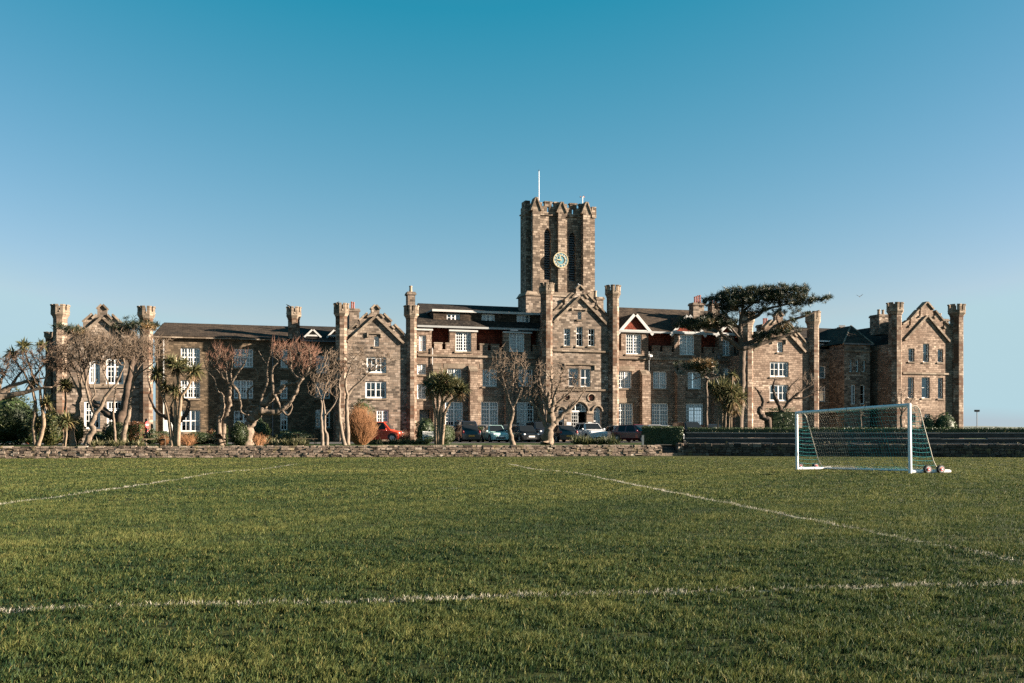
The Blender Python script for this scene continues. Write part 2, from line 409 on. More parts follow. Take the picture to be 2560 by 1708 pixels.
# ================================================================ THE COLLEGE
college = thing('college_building', 'long rubble stone college with stepped gables, octagonal turrets and a tall clock tower', 'building', (0, DIST, 0), BETA)
GZ = 0.32            # foot of the walls
def sx(k, x, t, y=700): return zb(k, x, y, t)[0]
def zz(k, x, y, t): return zb(k, x, y, t)[1]
def rect(k, x0, x1, y0, y1, t):
    xm = (x0 + x1) / 2
    return sx(k, x0, t), sx(k, x1, t), zz(k, xm, y1, t), zz(k, xm, y0, t)
def hole_of(r):
    s0, s1, z0, z1 = r
    return [(s0, z0), (s1, z0), (s1, z1), (s0, z1)]
wrng = random.Random(3)
def window(r, t, ncas=2, nx=3, ny=6, trans=(.67,), blind=None, frame='white_paint', fw=.10, sill=True, pane_t=.21):
    s0, s1, z0, z1 = r
    s0 += .004; s1 -= .004; z0 += .004; z1 -= .004
    b = MB(); T = t + pane_t - .06
    b.box(s0, s0 + fw, T, T + .08, z0, z1); b.box(s1 - fw, s1, T, T + .08, z0, z1)
    b.box(s0 + fw, s1 - fw, T + .003, T + .077, z0, z0 + fw); b.box(s0 + fw, s1 - fw, T + .003, T + .077, z1 - fw, z1)
    W = s1 - s0; H = z1 - z0
    cells = []
    mw = .12
    for i in range(ncas):
        a = s0 + fw + (W - 2 * fw) * i / ncas; c = s0 + fw + (W - 2 * fw) * (i + 1) / ncas
        if i: b.box(a - mw / 2, a + mw / 2, T - .006, T + .074, z0 + fw, z1 - fw)
        if i: a += mw / 2
        if i < ncas - 1: c -= mw / 2
        cells.append((a, c))
    for f in trans:
        zc = z0 + H * f
        for a, c in cells: b.box(a, c, T + .006, T + .07, zc - .045, zc + .045)
    for a, c in cells:
        for j in range(1, nx):
            q = a + (c - a) * j / nx; b.box(q - .02, q + .02, T + .02, T + .054, z0 + fw, z1 - fw)
        for j in range(1, ny):
            q = z0 + fw + (H - 2 * fw) * j / ny
            if min([abs(q - (z0 + H * f)) for f in trans] + [9]) > .12:
                b.box(a, c, T + .024, T + .05, q - .02, q + .02)
    o = b.build('window', frame, college)
    if blind == 0 and wrng.random() < .45: blind = wrng.choice((.18, .3, .42))
    g = MB(); g.quad((s0, T + .06, z0), (s1, T + .06, z0), (s1, T + .06, z1), (s0, T + .06, z1)); g.build('pane', 'glass', o)
    if blind is None: blind = wrng.choice([0, .25, .35, .5, .3, .6, .45])
    if blind:
        q = MB()
        if wrng.random() < .65 or blind > .9:
            zc = z1 - (z1 - z0) * blind; q.box(s0 + .05, s1 - .05, T + .15, T + .165, zc, z1)
        else:
            side = wrng.random() < .5
            for k_, (a, c) in enumerate(((s0 + .05, s0 + W * .42 * blind + .1), (s1 - W * .42 * blind - .1, s1 - .05))):
                n = 5
                for j in range(n):
                    u0, u1 = a + (c - a) * j / n, a + (c - a) * (j + 1) / n
                    d0, d1 = (.15, .20) if j % 2 else (.20, .15)
                    q.quad((u0, T + d0, z0), (u1, T + d1, z0), (u1, T + d1, z1), (u0, T + d0, z1))
        q.build('blind', 'blind_cloth', o)
    if sill:
        q = MB(); q.box(s0 - .12, s1 + .12, t - .10, t - .003, z0 - .17, z0 - .02); q.build('window_sill', 'dressed', o)
    return o
def bar(name, mat, s0, s1, z, t, h=.16, proj=.14, back=.003):
    b = MB(); b.box(s0, s1, t - proj, t - back, z - h / 2, z + h / 2); return b.build(name, mat, college)

def turret(k, xl, xr, hl, hr, ytop, ycorb, t, zbase=GZ, mat='turret_stone', off=.12):
    xm = (xl + xr) / 2
    s = sx(k, xm, t); u = (zp(k, xm, 0)[0] - 1280) / FP
    d = (t + DIST * CB) / (CB - u * SB); cth = 1 / math.sqrt(1 + u * u)
    px2m = d / FP * zp(k, 1, 0)[0] - d / FP * zp(k, 0, 0)[0]
    r = (xr - xl) * px2m * cth / 2 / .965; rh = (hr - hl) * px2m * cth / 2 / .965
    zc, zt = zz(k, xm, ycorb, t), zz(k, xm, ytop, t)
    b = MB(); tc = t + off
    b.prism(s, tc, [(zbase, r * 1.05), (zbase + .9, r * 1.05), (zbase + 1.0, r), (zc - .06, r), (zc - .06, r * 1.07), (zc, r * 1.07)])
    o = b.build('turret', mat, college)
    h = MB(); H = zt - zc
    zs = zc + H * .50
    h.prism(s, tc, [(zc + .003, r * 1.05), (zc + H * .20, rh * .99), (zc + H * .26, rh * 1.03), (zc + H * .31, rh), (zs, rh)])
    ri = rh * .72; g = rh * .085; n = 8
    ap = math.cos(math.pi / n)
    for i in range(n):
        th = math.pi / n + 2 * math.pi * i / n       # corner angle
        c = Vector((math.cos(th), math.sin(th)))
        def fm(a, rr, sgn):
            # middle of the neighbouring facet, moved back towards this corner by the slot's half width
            m_ = Vector((math.cos(a), math.sin(a))) * rr * ap; tv = Vector((-math.sin(a), math.cos(a))) * sgn
            return m_ + tv * g
        a0, a1 = th - math.pi / n, th + math.pi / n
        po = [fm(a0, rh, 1), c * rh, fm(a1, rh, -1)]; pi_ = [fm(a1, ri, -1), c * ri, fm(a0, ri, 1)]
        ring = po + pi_
        for (z0, z1, f) in ((zs + .001, zt - .10, 1.0), (zt - .10, zt, 1.07)):
            bb = len(h.v)
            for z in (z0, z1): h.v += [(s + p.x * f, tc + p.y * f, z) for p in ring]
            m6 = 6
            for q in range(m6):
                j = (q + 1) % m6; h.f.append((bb + q, bb + j, bb + m6 + j, bb + m6 + q)); h.m.append(0); h.tone.append(.5)
            h.f.append(tuple(bb + m6 + q for q in range(m6))); h.m.append(0); h.tone.append(.5)
            h.f.append(tuple(bb + q for q in reversed(range(m6)))); h.m.append(0); h.tone.append(.5)
        a = a0
        m_ = Vector((math.cos(a), math.sin(a))) * rh * ap
        tv = Vector((-math.sin(a), math.cos(a)))
        q0, q1, q2 = m_ - tv * g * 1.7, m_ + tv * g * 1.7, m_ * 1.09
        zq = zs - .10
        h.quad((s + q0.x, tc + q0.y, zq), (s + q2.x, tc + q2.y, zq), (s + m_.x, tc + m_.y, zq + .17))
        h.quad((s + q2.x, tc + q2.y, zq), (s + q1.x, tc + q1.y, zq), (s + m_.x, tc + m_.y, zq + .17))
    h.build('turret_head', 'dressed', o)
    return s, tc, zt, r
PROF = [(0, .41), (.135, .27), (.135, .11), (.26, -.02), (.26, .13), (.53, -.13), (.53, -.28), (.62, -.37), (.62, -.22), (.97, -.56)]
PROF_I = [(0, .49), (.26, .25), (.26, .0), (.33, -.05), (.33, .21), (.67, -.12), (.67, -.33), (.75, -.40), (.75, -.17), (1.0, -.32)]
def gable(k, ax, ay, half, x0, x1, t, holes, prof=PROF, mat='granite', thick=.5, roof='slate', depth=9.0, foot=.92):
    sa, za = zb(k, ax, ay, t); w = (sx(k, ax + half, t) - sx(k, ax - half, t)) / 2
    sl, sr = sx(k, x0, t), sx(k, x1, t)
    up = lambda q, sgn: (sa + sgn * q[0] * w, za + q[1] * w)
    zo = za + prof[-1][1] * w
    out = [(sl, GZ), (sr, GZ), (sr, zo - .03)]
    if sa + prof[-1][0] * w > sr - .02:
        pr = [p for p in prof if sa + p[0] * w < sr - .02]
    else: pr = prof
    out += [up(q, 1) for q in reversed(pr)]
    out += [up(q, -1) for q in pr[1:]] + [(sl, zo - .03)]
    b = MB(); b.slab(out, holes, t, t + thick)
    wall = b.build('gable_wall', mat, college)
    c = MB()
    for sgn in (-1, 1):
        e = .002 if sgn > 0 else 0
        for i in range(0, len(pr) - 1, 2):
            p, q = up(pr[i], sgn), up(pr[i + 1], sgn)
            c.rake(p, q, t - .13 - e, t + thick + .1 + e, .15)
        f = (sa + sgn * foot * w, za - foot * w * .94)
        c.rake(f, (sa, za), t - .20 - e, t - .003, .20)
    c.build('coping', 'dressed', wall)
    r = MB(); ze = za - w * .98; zr = za - .35
    for sgn in (-1, 1):
        a = (sa + sgn * w * .99, ze)
        r.rake(a, (sa, zr), t + thick + .003, t + depth, .12)
    r.build('roof', roof, college)
    sd = MB()
    for s in (sl, sr):
        sd.box(s - .2, s + .2, t + thick + .02, t + depth, GZ, ze + .05)
    sd.box(sl + .2, sr - .2, t + depth - .3, t + depth, GZ, ze)
    sd.build('side_wall', mat, college)
    return wall, sa, za, w
def chimney(k, x0, x1, y0, y1, t, pots, dep=None, mat='granite', pm='terracotta', zlow=None):
    s0, s1, z0, z1 = rect(k, x0, x1, y0, y1, t)
    dep = dep or (s1 - s0)
    if zlow is not None: z0 = zlow
    b = MB(); b.box(s0, s1, t, t + dep, z0 - .6, z1 - .28); b.box(s0 - .09, s1 + .09, t - .09, t + dep + .09, z1 - .28, z1 - .10); b.box(s0 - .03, s1 + .03, t - .03, t + dep + .03, z1 - .10, z1)
    o = b.build('chimney', mat, college)
    for (xa, xb, ya) in pots:
        a, c = sx(k, xa, t), sx(k, xb, t); zt = zz(k, (xa + xb) / 2, ya, t); r = abs(c - a) / 2
        p = MB(); p.prism((a + c) / 2, t + dep / 2, [(z1 + .001, r), (z1 + (zt - z1) * .8, r * .85), (zt - .1, r * 1.05), (zt, r * 1.05)], 10)
        p.build('chimney_pot', pm, o)
    return o

# ---------------- left end gable
TA = 0
wA = [(790, 890, 640, 855), (943, 1100, 622, 858), (748, 892, 1005, 1257), (950, 1087, 1003, 1257)]
rA = [rect(1, *w, TA) for w in wA]
gable(1, 910, 275, 320, 535, 1300, TA, [hole_of(r) for r in rA])
for r in rA: window(r, TA, 2, 2, 4, (.66,), fw=.15, blind=.0)
turret(1, 470, 600, 450, 622, 150, 262, TA); turret(1, 1240, 1365, 1217, 1380, 165, 272, TA)
turret(1, 403, 480, 388, 492, 392, 450, 3.6)
bar('string_course', 'dressed', sx(1, 600, TA), sx(1, 1240, TA), zz(1, 910, 880, TA), TA)

# ---------------- left range
TB = 4.0
B0, B1 = sx(2, -40, TB), sx(3, 160, TB)
ze_b = zz(2, 600, 455, TB)
wB = [((185, 358, 532, 702), 3, 2, 4, .5, .55), ((185, 358, 820, 982), 3, 2, 4, (.6), .0), ((185, 360, 1088, 1280), 2, 2, 2, .5, .72),
      ((658, 830, 543, 708), 3, 2, 4, .55, .0), ((658, 830, 820, 985), 3, 2, 4, .62, .35), ((658, 830, 1092, 1280), 2, 2, 2, .5, .6),
      ((1075, 1138, 545, 710), 1, 2, 4, .55, .0), ((1073, 1137, 820, 988), 1, 2, 4, .55, .3), ((1073, 1137, 1095, 1270), 1, 2, 4, .55, 0),
      ((1390, 1510, 600, 760), 2, 2, 4, .55, .3), ((1385, 1515, 835, 985), 2, 2, 4, .55, .0), ((1385, 1515, 1082, 1243), 2, 2, 4, .55, .0)]
rB = [rect(2, *w[0], TB) for w in wB]
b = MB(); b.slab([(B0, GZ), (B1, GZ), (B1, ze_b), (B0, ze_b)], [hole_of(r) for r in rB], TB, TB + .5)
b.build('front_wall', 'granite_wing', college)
b = MB(); b.box(B0, B1, TB + 9, TB + 9.4, GZ, ze_b); b.build('back_wall', 'granite_wing', college)
for r, w in zip(rB, wB): window(r, TB, w[1], w[2], w[3], (w[4],), blind=w[5], sill=True)
b = MB()
zr = zz(2, 600, 336, TB + 6)
sA, sB_ = sx(1, 1368, TB), sx(2, 1195, TB)
sA2 = sx(1, 1462, TB + 6)
def roofquad(b, p, th=.12):
    q = [Vector(v) for v in p]; n = (q[1] - q[0]).cross(q[3] - q[0]).normalized()
    if n.z < 0: n = -n
    b.hexa([*q, *[v + n * th for v in q]])
roofquad(b, [(sA, TB - .30, ze_b + .02), (sB_, TB - .30, ze_b + .02), (sB_, TB + 6, zr), (sA2, TB + 6, zr)])
roofquad(b, [(sA, TB + 12, ze_b), (sA, TB - .3, ze_b + .02), (sA2, TB + 6, zr), (sA2, TB + 6.01, zr)])
roofquad(b, [(sB_, TB + 12, ze_b), (sA, TB + 12, ze_b), (sA2, TB + 6, zr), (sB_, TB + 6, zr)])
b.build('roof', 'slate_brown', college)
zr2 = zz(2, 1400, 352, TB + 5.5); ze2 = zz(2, 1400, 492, TB)
b = MB(); roofquad(b, [(sB_, TB - .2, ze_b + .01), (B1 + .5, TB - .2, ze_b + .01), (B1 + .5, TB + 5.5, zr2), (sB_, TB + 5.5, zr2)])
roofquad(b, [(B1 + .5, TB + 11, ze_b), (sB_, TB + 11, ze_b), (sB_, TB + 5.5, zr2), (B1 + .5, TB + 5.5, zr2)])
b.build('roof', 'slate', college)
b = MB(); b.box(sA, sB_ - .6, TB - .42, TB - .303, ze_b - .05, ze_b + .05); b.build('gutter', 'dressed', college)
b = MB(); b.box(sB_ + .6, B1, TB - .32, TB - .203, ze_b - .05, ze_b + .07); b.build('gutter', 'lead', college)
turret(2, 1140, 1246, 1126, 1260, 170, 275, TB + .1, zbase=ze_b - 1.2, off=.1)
def gabled_dormer(k, x0, x1, yeave, xap, yap, ybot, t, dep, wins, cheek='slate', face='dressed', tri='red_tile', over=.3, fw=.10):
    s0, s1 = sx(k, x0, t), sx(k, x1, t); zt = zz(k, (x0 + x1) / 2, yeave, t); zb_ = zz(k, (x0 + x1) / 2, ybot, t); za = zz(k, xap, yap, t)
    sm = (s0 + s1) / 2
    b = MB()
    hs = [hole_of(rect(k, *w[0], t)) for w in wins]
    b.slab([(s0, zb_), (s1, zb_), (s1, zt), (s0, zt)], hs, t, t + .3, 0)
    b.box(s0, s0 + .2, t + .302, t + dep, zb_, zt, 0); b.box(s1 - .2, s1, t + .302, t + dep, zb_, zt, 0)
    b.slab([(s0, zt + .003), (s1, zt + .003), (sm, za - .12)], [], t + .10, t + .3, 1)
    for sgn, s in ((-1, s0), (1, s1)):
        b.rake((s + sgn * over, zt - over * (za - zt) / (sm - s0)), (sm, za), t - .1, t + dep, .10, 2)
    o = b.build('dormer', [face, tri, 'slate'], college)
    q = MB()
    for sgn, s in ((-1, s0), (1, s1)):
        q.rake((s + sgn * over, zt - over * (za - zt) / (sm - s0) - .07), (sm, za - .07), t - .17 - .002 * sgn, t - .103, .15)
    q.box(s0 - .1, s1 + .1, t - .14, t - .004, zt - .14, zt + .0)
    q.build('bargeboard', 'trim_white', o)
    for w in wins: window(rect(k, *w[0], t), t, *w[1:], fw=fw, sill=False)
gabled_dormer(2, 1312, 1408, 418, 1360, 372, 505, TB + .6, 5, [((1325, 1395, 425, 503), 1, 2, 2, (.5,), 0)], tri='dressed', over=.25)
gabled_dormer(2, 1512, 1600, 420, 1556, 374, 505, TB + .6, 5, [((1525, 1590, 427, 505), 1, 2, 2, (.5,), 0)], tri='dressed', over=.25)
b = MB(); s_ = sx(2, 1003, TB); b.tube([(s_, TB - .1, ze_b), (s_, TB - .1, GZ)], .055, 8); b.build('drainpipe', 'lead', college)
b = MB(); s_ = sx(2, 30, TB); b.tube([(s_, TB - .1, ze_b), (s_, TB - .1, GZ)], .07, 8); b.build('drainpipe', 'grey_paint', college)

# ---------------- second gable
TC = 0
wC = [((483, 527, 538, 628), 1, 2, 2, (.5,), .0), ((415, 592, 722, 864), 2, 2, 2, (), 0), ((405, 592, 938, 1090), 2, 2, 2, (), .4), ((505, 612, 1192, 1345), 2, 2, 4, (), .0)]
rC = [rect(3, *w[0], TC) for w in wC]
gable(3, 495, 372, 265, 190, 815, TC, [hole_of(r) for r in rC])
for r, w in zip(rC, wC): window(r, TC, *w[1:4], w[4], blind=w[5], fw=.13)
turret(3, 140, 243, 122, 258, 245, 360, TC)
s_, t_, z_, r_ = turret(3, 768, 862, 750, 880, 265, 375, TC)
chimney(3, 783, 848, 140, 262, t_ - .45, [(803, 831, 83)], pm='buff_pot', dep=.9)
chimney(3, 262, 350, 290, 450, 4.5, [(288, 304, 218), (306, 322, 222)], dep=2.0)
def hood(k, x0, x1, y, drop, t):
    s0, s1 = sx(k, x0, t), sx(k, x1, t); z0 = zz(k, (x0 + x1) / 2, y, t); zd = zz(k, (x0 + x1) / 2, y + drop, t)
    b = MB(); b.box(s0, s1, t - .14, t - .003, z0 - .13, z0)
    b.box(s0, s0 + .15, t - .137, t - .003, zd, z0 - .131); b.box(s1 - .15, s1, t - .137, t - .003, zd, z0 - .131)
    b.build('hood_mould', 'dressed', college)
hood(3, 418, 553, 505, 45, TC)

# ---------------- ranges either side of the entrance gable
def rng_wall(k, xs, xe, t, ylow, ymer, ytop, xref, bumps, merlons, holes, mat):
    zl, zm, zt = zz(k, xref, ylow, t), zz(k, xref, ymer, t), zz(k, xref, ytop, t)
    S = lambda x: sx(k, x, t)
    ev = sorted([(a, c, zt) for a, c in bumps] + [(a, c, zm) for a, c in merlons])
    top = [(S(xs), zl)]
    for a, c, z in ev:
        top += [(S(a), zl), (S(a), z), (S(c), z), (S(c), zl)]
    top.append((S(xe), zl))
    top = [p for i, p in enumerate(top) if i == 0 or (abs(p[0] - top[i - 1][0]) + abs(p[1] - top[i - 1][1])) > 1e-3]
    out = [(S(xe), GZ)] + list(reversed(top)) + [(S(xs), GZ)]
    out = list(reversed(out))
    # walk bottom-left -> bottom-right -> top
    b = MB(); b.slab([(S(xs), GZ), (S(xe), GZ)] + list(reversed(top)), holes, t, t + .5)
    w = b.build('front_wall', mat, college)
    c = MB()
    for a, d, z in ev:
        if z == zm: c.box(S(a) - .05, S(d) + .05, t - .06, t + .56, z + .002, z + .12)
    c.build('battlement_cap', 'dressed', w)
    return zl, zm, zt
TD = 1.8
wD = [((1115, 1275, 1120, 1340), 2, 3, 6, (.69,), 0), ((1435, 1590, 1120, 1340), 2, 3, 6, (.69,), 0), ((1753, 1905, 1122, 1336), 2, 3, 6, (.69,), 0),
      ((1135, 1262, 825, 975), 2, 3, 4, (), 0), ((1450, 1578, 830, 985), 2, 3, 4, (), .4), ((1770, 1895, 830, 985), 2, 3, 4, (), 0),
      ((1208, 1348, 497, 672), 2, 3, 6, (), .0), ((1685, 1823, 503, 675), 2, 3, 6, (), .5),
      ((882, 947, 528, 667), 2, 2, 6, (.68,), .0), ((866, 948, 785, 877), 2, 3, 4, (), .0), ((866, 948, 960, 1095), 2, 3, 4, (), 0)]
rD = [rect(3, *w[0], TD) for w in wD]
porch = rect(3, 885, 985, 1190, 1400, TD)
zl, zm, zt = rng_wall(3, 815, 2022, TD, 655, 605, 480, 1100, [(862, 995), (1155, 1395), (1635, 1877)],
                      [(1018, 1090), (1120, 1154), (1425, 1495), (1525, 1595), (1897, 1965), (1990, 2020)], [hole_of(r) for r in rD] + [hole_of(porch)], 'sandstone')
for r, w in zip(rD, wD): window(r, TD, *w[1:4], w[4], blind=w[5])
b = MB(); b.box(porch[0], porch[1], TD + .9, TD + .98, porch[2], porch[3]); b.build('door', 'door_paint', college)
bar('string_course', 'dressed', sx(3, 870, TD), sx(3, 2000, TD), zz(3, 1275, 716, TD), TD, .18, .18)
bar('lintel', 'dressed', rD[3][0] - .35, rD[3][1] + .35, rD[3][3] + .24, TD, .42, .02)
for i in (0, 1, 2, 4, 5): bar('lintel', 'dressed', rD[i][0] - .3, rD[i][1] + .3, rD[i][3] + .25, TD, .44, .02)
def mansard(k, xs, xe, yeave, yridge, t, zl, mat_roof, xref, td=.9, tr=7, ykink=None):
    zte = zz(k, xref, yeave, t); zr = zz(k, xref, yridge, t + tr)
    s0, s1 = sx(k, xs, t), sx(k, xe, t); sk = max(s0, sx(k, xs + 8, t + tr))
    b = MB(); b.box(s0, s1, t + td, t + td + .2, zl - .6, zte); b.build('tile_hung_wall', 'red_tile', college)
    b = MB(); low = (t - .1, zte + .02)
    if ykink:
        kz = zz(k, xref, ykink, t + .42)
        roofquad(b, [(s0, t - .1, zte + .02), (s1, t - .1, zte + .02), (s1, t + .42, kz), (s0, t + .42, kz)]); low = (t + .42, kz)
    roofquad(b, [(s0, *low), (s1, *low), (s1, t + tr, zr), (sk, t + tr, zr)])
    roofquad(b, [(s1, t + 2 * tr, zte), (sk, t + 2 * tr, zte), (sk, t + tr, zr), (s1, t + tr, zr)]); b.build('roof', mat_roof, college)
    b = MB(); b.box(s0, s1, t - .22, t - .102, zte - .08, zte + .10); b.build('gutter', 'grey_paint', college)
    b = MB(); b.box(s0, s1, t + 2 * tr - .4, t + 2 * tr - .1, GZ, zte); b.build('back_wall', 'granite', college)
    return zte, zr
zte, zrD = mansard(3, 862, 2015, 462, 270, TD, zl, 'slate', 1300, ykink=408)
for a, c in ((862, 995), (1155, 1395), (1635, 1877)):
    b = MB(); b.box(sx(3, a - 8, TD), sx(3, c + 8, TD), TD - .16, TD - .003, zt - .12, zt + .03); b.build('cornice', 'trim_white', college)
# long attic dormer
TL = TD + .40
wL = [((1130, 1250, 337, 405), 3, 1, 2, (), .0), ((1440, 1560, 342, 412), 3, 1, 2, (), .5), ((1752, 1872, 345, 415), 3, 1, 2, (), .5)]
rL = [rect(3, *w[0], TL) for w in wL]
s0, s1 = sx(3, 1010, TL), sx(3, 1962, TL); z0, z1 = zz(3, 1300, 440, TL), zz(3, 1300, 322, TL)
b = MB(); b.slab([(s0, z0), (s1, z0), (s1, z1), (s0, z1)], [hole_of(r) for r in rL], TL, TL + .25)
b.box(s0, s0 + .2, TL + .252, TL + 3.6, z0, z1); b.box(s1 - .2, s1, TL + .252, TL + 3.6, z0, z1)
o = b.build('attic_dormer', 'slate_brown', college)
b = MB(); b.box(s0 - .15, s1 + .15, TL - .2, TL + 3.7, z1 + .002, z1 + .14); b.build('dormer_roof', 'lead', o)
b = MB(); b.box(s0 - .16, s1 + .16, TL - .24, TL - .202, z1 - .06, z1 + .15); b.build('fascia', 'trim_white', o)
for r, w in zip(rL, wL): window(r, TL, *w[1:4], w[4], blind=w[5], fw=.09, sill=False)
def buttress(k, x0, x1, ytop, t, proj=.6, mat='sandstone', slope=.55):
    s0, s1 = sx(k, x0, t), sx(k, x1, t); z1 = zz(k, (x0 + x1) / 2, ytop, t)
    b = MB(); b.box(s0, s1, t - proj, t - .003, GZ, z1 - slope)
    b.hexa([(s0 - .03, t - proj - .04, z1 - slope + .002), (s1 + .03, t - proj - .04, z1 - slope + .002), (s1 + .03, t - .004, z1 - slope + .002), (s0 - .03, t - .004, z1 - slope + .002),
            (s0 - .03, t - .08, z1), (s1 + .03, t - .08, z1), (s1 + .03, t - .004, z1), (s0 - .03, t - .004, z1)], 1)
    b.build('buttress', [mat, 'dressed'], college)
buttress(3, 1003, 1075, 780, TD, .35); buttress(3, 1322, 1392, 800, TD); buttress(3, 1640, 1705, 810, TD)
b = MB(); s_ = sx(3, 998, TD); b.tube([(s_, TD - .1, zl + .1), (s_, TD - .1, zz(3, 998, 905, TD))], .05, 8); b.build('drainpipe', 'grey_paint', college)

# ---------------- entrance gable
TE = 0
def arch_poly(k, x0, x1, yb, ys, t, n=10, pointed=False):
    s0, s1, z0, zs = rect(k, x0, x1, ys, yb, t); r = (s1 - s0) / 2; sm = (s0 + s1) / 2
    pts = [(s0, z0), (s1, z0)]
    if pointed:
        R_ = (s1 - s0) * 1.0
        for i in range(n + 1):
            a = math.pi / 3 * i / n; pts.append((s0 + R_ * math.cos(a), zs + R_ * math.sin(a)))
        for i in range(1, n + 1):
            a = math.pi / 3 * (n - i) / n; pts.append((s1 - R_ * math.cos(a), zs + R_ * math.sin(a)))
    else:
        for i in range(n + 1):
            a = math.pi * i / n; pts.append((sm + r * math.cos(a), zs + r * math.sin(a)))
    return pts
def circ(k, x, y, r, t, n=18):
    s, z = zb(k, x, y, t); rr = sx(k, x + r, t) - s
    return [(s + rr * math.cos(2 * math.pi * i / n), z + rr * math.sin(2 * math.pi * i / n)) for i in range(n)], s, z, rr
wE = [((748, 805, 468, 622), 1, 2, 3, (.66,), .0), ((858, 915, 452, 626), 1, 2, 3, (.66,), .4), ((965, 1022, 472, 624), 1, 2, 3, (.66,), .0),
      ((870, 904, 315, 387), 1, 2, 2, (), .0), ((790, 878, 822, 985), 1, 1, 2, (), .4), ((897, 985, 828, 987), 1, 2, 2, (.5,), 0)]
rE = [rect(4, *w[0], TE) for w in wE]
c1 = circ(4, 775, 1081, 26, TE); c2 = circ(4, 993, 1084, 29, TE)
aC = arch_poly(4, 815, 950, 1400, 1205, TE); aL = arch_poly(4, 697, 750, 1400, 1205, TE); aR = arch_poly(4, 1012, 1076, 1400, 1205, TE)
gable(4, 890, 197, 250, 597, 1187, TE, [hole_of(r) for r in rE] + [c1[0], c2[0], aC, aL, aR])
for i, (r, w) in enumerate(zip(rE, wE)): window(r, TE, *w[1:4], w[4], blind=w[5], fw=.07, pane_t=.2)
turret(4, 545, 648, 527, 658, 65, 165, TE); turret(4, 1135, 1240, 1118, 1253, 85, 187, TE)
for y in (672, 1016): bar('string_course', 'dressed', sx(4, 645, TE), sx(4, 1140, TE), zz(4, 890, y, TE), TE, .16, .16)
hood(4, 748, 1030, 782, 55, TE); hood(4, 815, 948, 290, 22, TE)
for cc in (c1, c2):
    b = MB(); n = 20
    for i in range(n):
        a0, a1 = 2 * math.pi * i / n, 2 * math.pi * (i + 1) / n
        for (ra, rb, ta, tb) in ((1.0, 1.28, TE - .06, TE - .003),):
            P = lambda a, r: (cc[1] + cc[3] * r * math.cos(a), cc[2] + cc[3] * r * math.sin(a))
            p0, p1, p2, p3 = P(a0, ra), P(a1, ra), P(a1, rb), P(a0, rb)
            b.hexa([(p0[0], ta, p0[1]), (p1[0], ta, p1[1]), (p1[0], tb, p1[1]), (p0[0], tb, p0[1]), (p3[0], ta, p3[1]), (p2[0], ta, p2[1]), (p2[0], tb, p2[1]), (p3[0], tb, p3[1])])
    o = b.build('roundel', 'dressed', college)
    b = MB(); b.slab(cc[0], [], TE + .22, TE + .3); r_ = cc[3] * .55
    b.box(cc[1] - r_, cc[1] + r_, TE + .12, TE + .219, cc[2] - r_, cc[2] + r_, 1); b.build('shield', ['dressed', 'terracotta'], o)
def archframe(poly, t, leafs, name='arch_window', glass=True, zcut=None):
    s0, s1 = poly[0][0], poly[1][0]; z0 = poly[0][1]; zs = poly[2][1]; sm = (s0 + s1) / 2; r = (s1 - s0) / 2
    b = MB(); fw = .08; T = t + .18
    def arc(rr): return [(sm + rr * math.cos(math.pi * i / 12), zs + rr * math.sin(math.pi * i / 12)) for i in range(13)]
    A, B = arc(r), arc(r - fw)
    for i in range(12):
        p0, p1, q0, q1 = B[i], B[i + 1], A[i], A[i + 1]
        b.hexa([(p0[0], T, p0[1]), (p1[0], T, p1[1]), (p1[0], T + .07, p1[1]), (p0[0], T + .07, p0[1]), (q0[0], T, q0[1]), (q1[0], T, q1[1]), (q1[0], T + .07, q1[1]), (q0[0], T + .07, q0[1])])
    b.box(s0, s1, T - .004, T + .074, zs - .06, zs + .06)
    for f in leafs: b.box(s0 + (s1 - s0) * f - .035, s0 + (s1 - s0) * f + .035, T + .004, T + .066, zs + .06, zs + math.sqrt(max(r * r - ((f - .5) * 2 * r) ** 2, 0)) - .03)
    if zcut is None:
        b.box(s0, s0 + fw, T + .002, T + .068, z0, zs - .06); b.box(s1 - fw, s1, T + .002, T + .068, z0, zs - .06)
        b.box(s0 + fw, s1 - fw, T + .004, T + .066, z0 + (zs - z0) * .55 - .04, z0 + (zs - z0) * .55 + .04)
    o = b.build('window', 'white_paint', college)
    g = MB()
    pp = [(s0, zs), (s1, zs)] + [p for p in poly[3:-1]] if zcut is not None else poly
    g.quad(*[(p[0], T + .05, p[1]) for p in pp]); g.build('pane', 'glass', o)
    if zcut is None:
        q = MB(); q.box(s0, s1, T + .1, T + .12, z0 + (zs - z0) * .5, zs); q.build('blind', 'blind_cloth', o)
archframe(aC, TE, (.3, .7), zcut=1); archframe(aL, TE, ()); archframe(aR, TE, ())
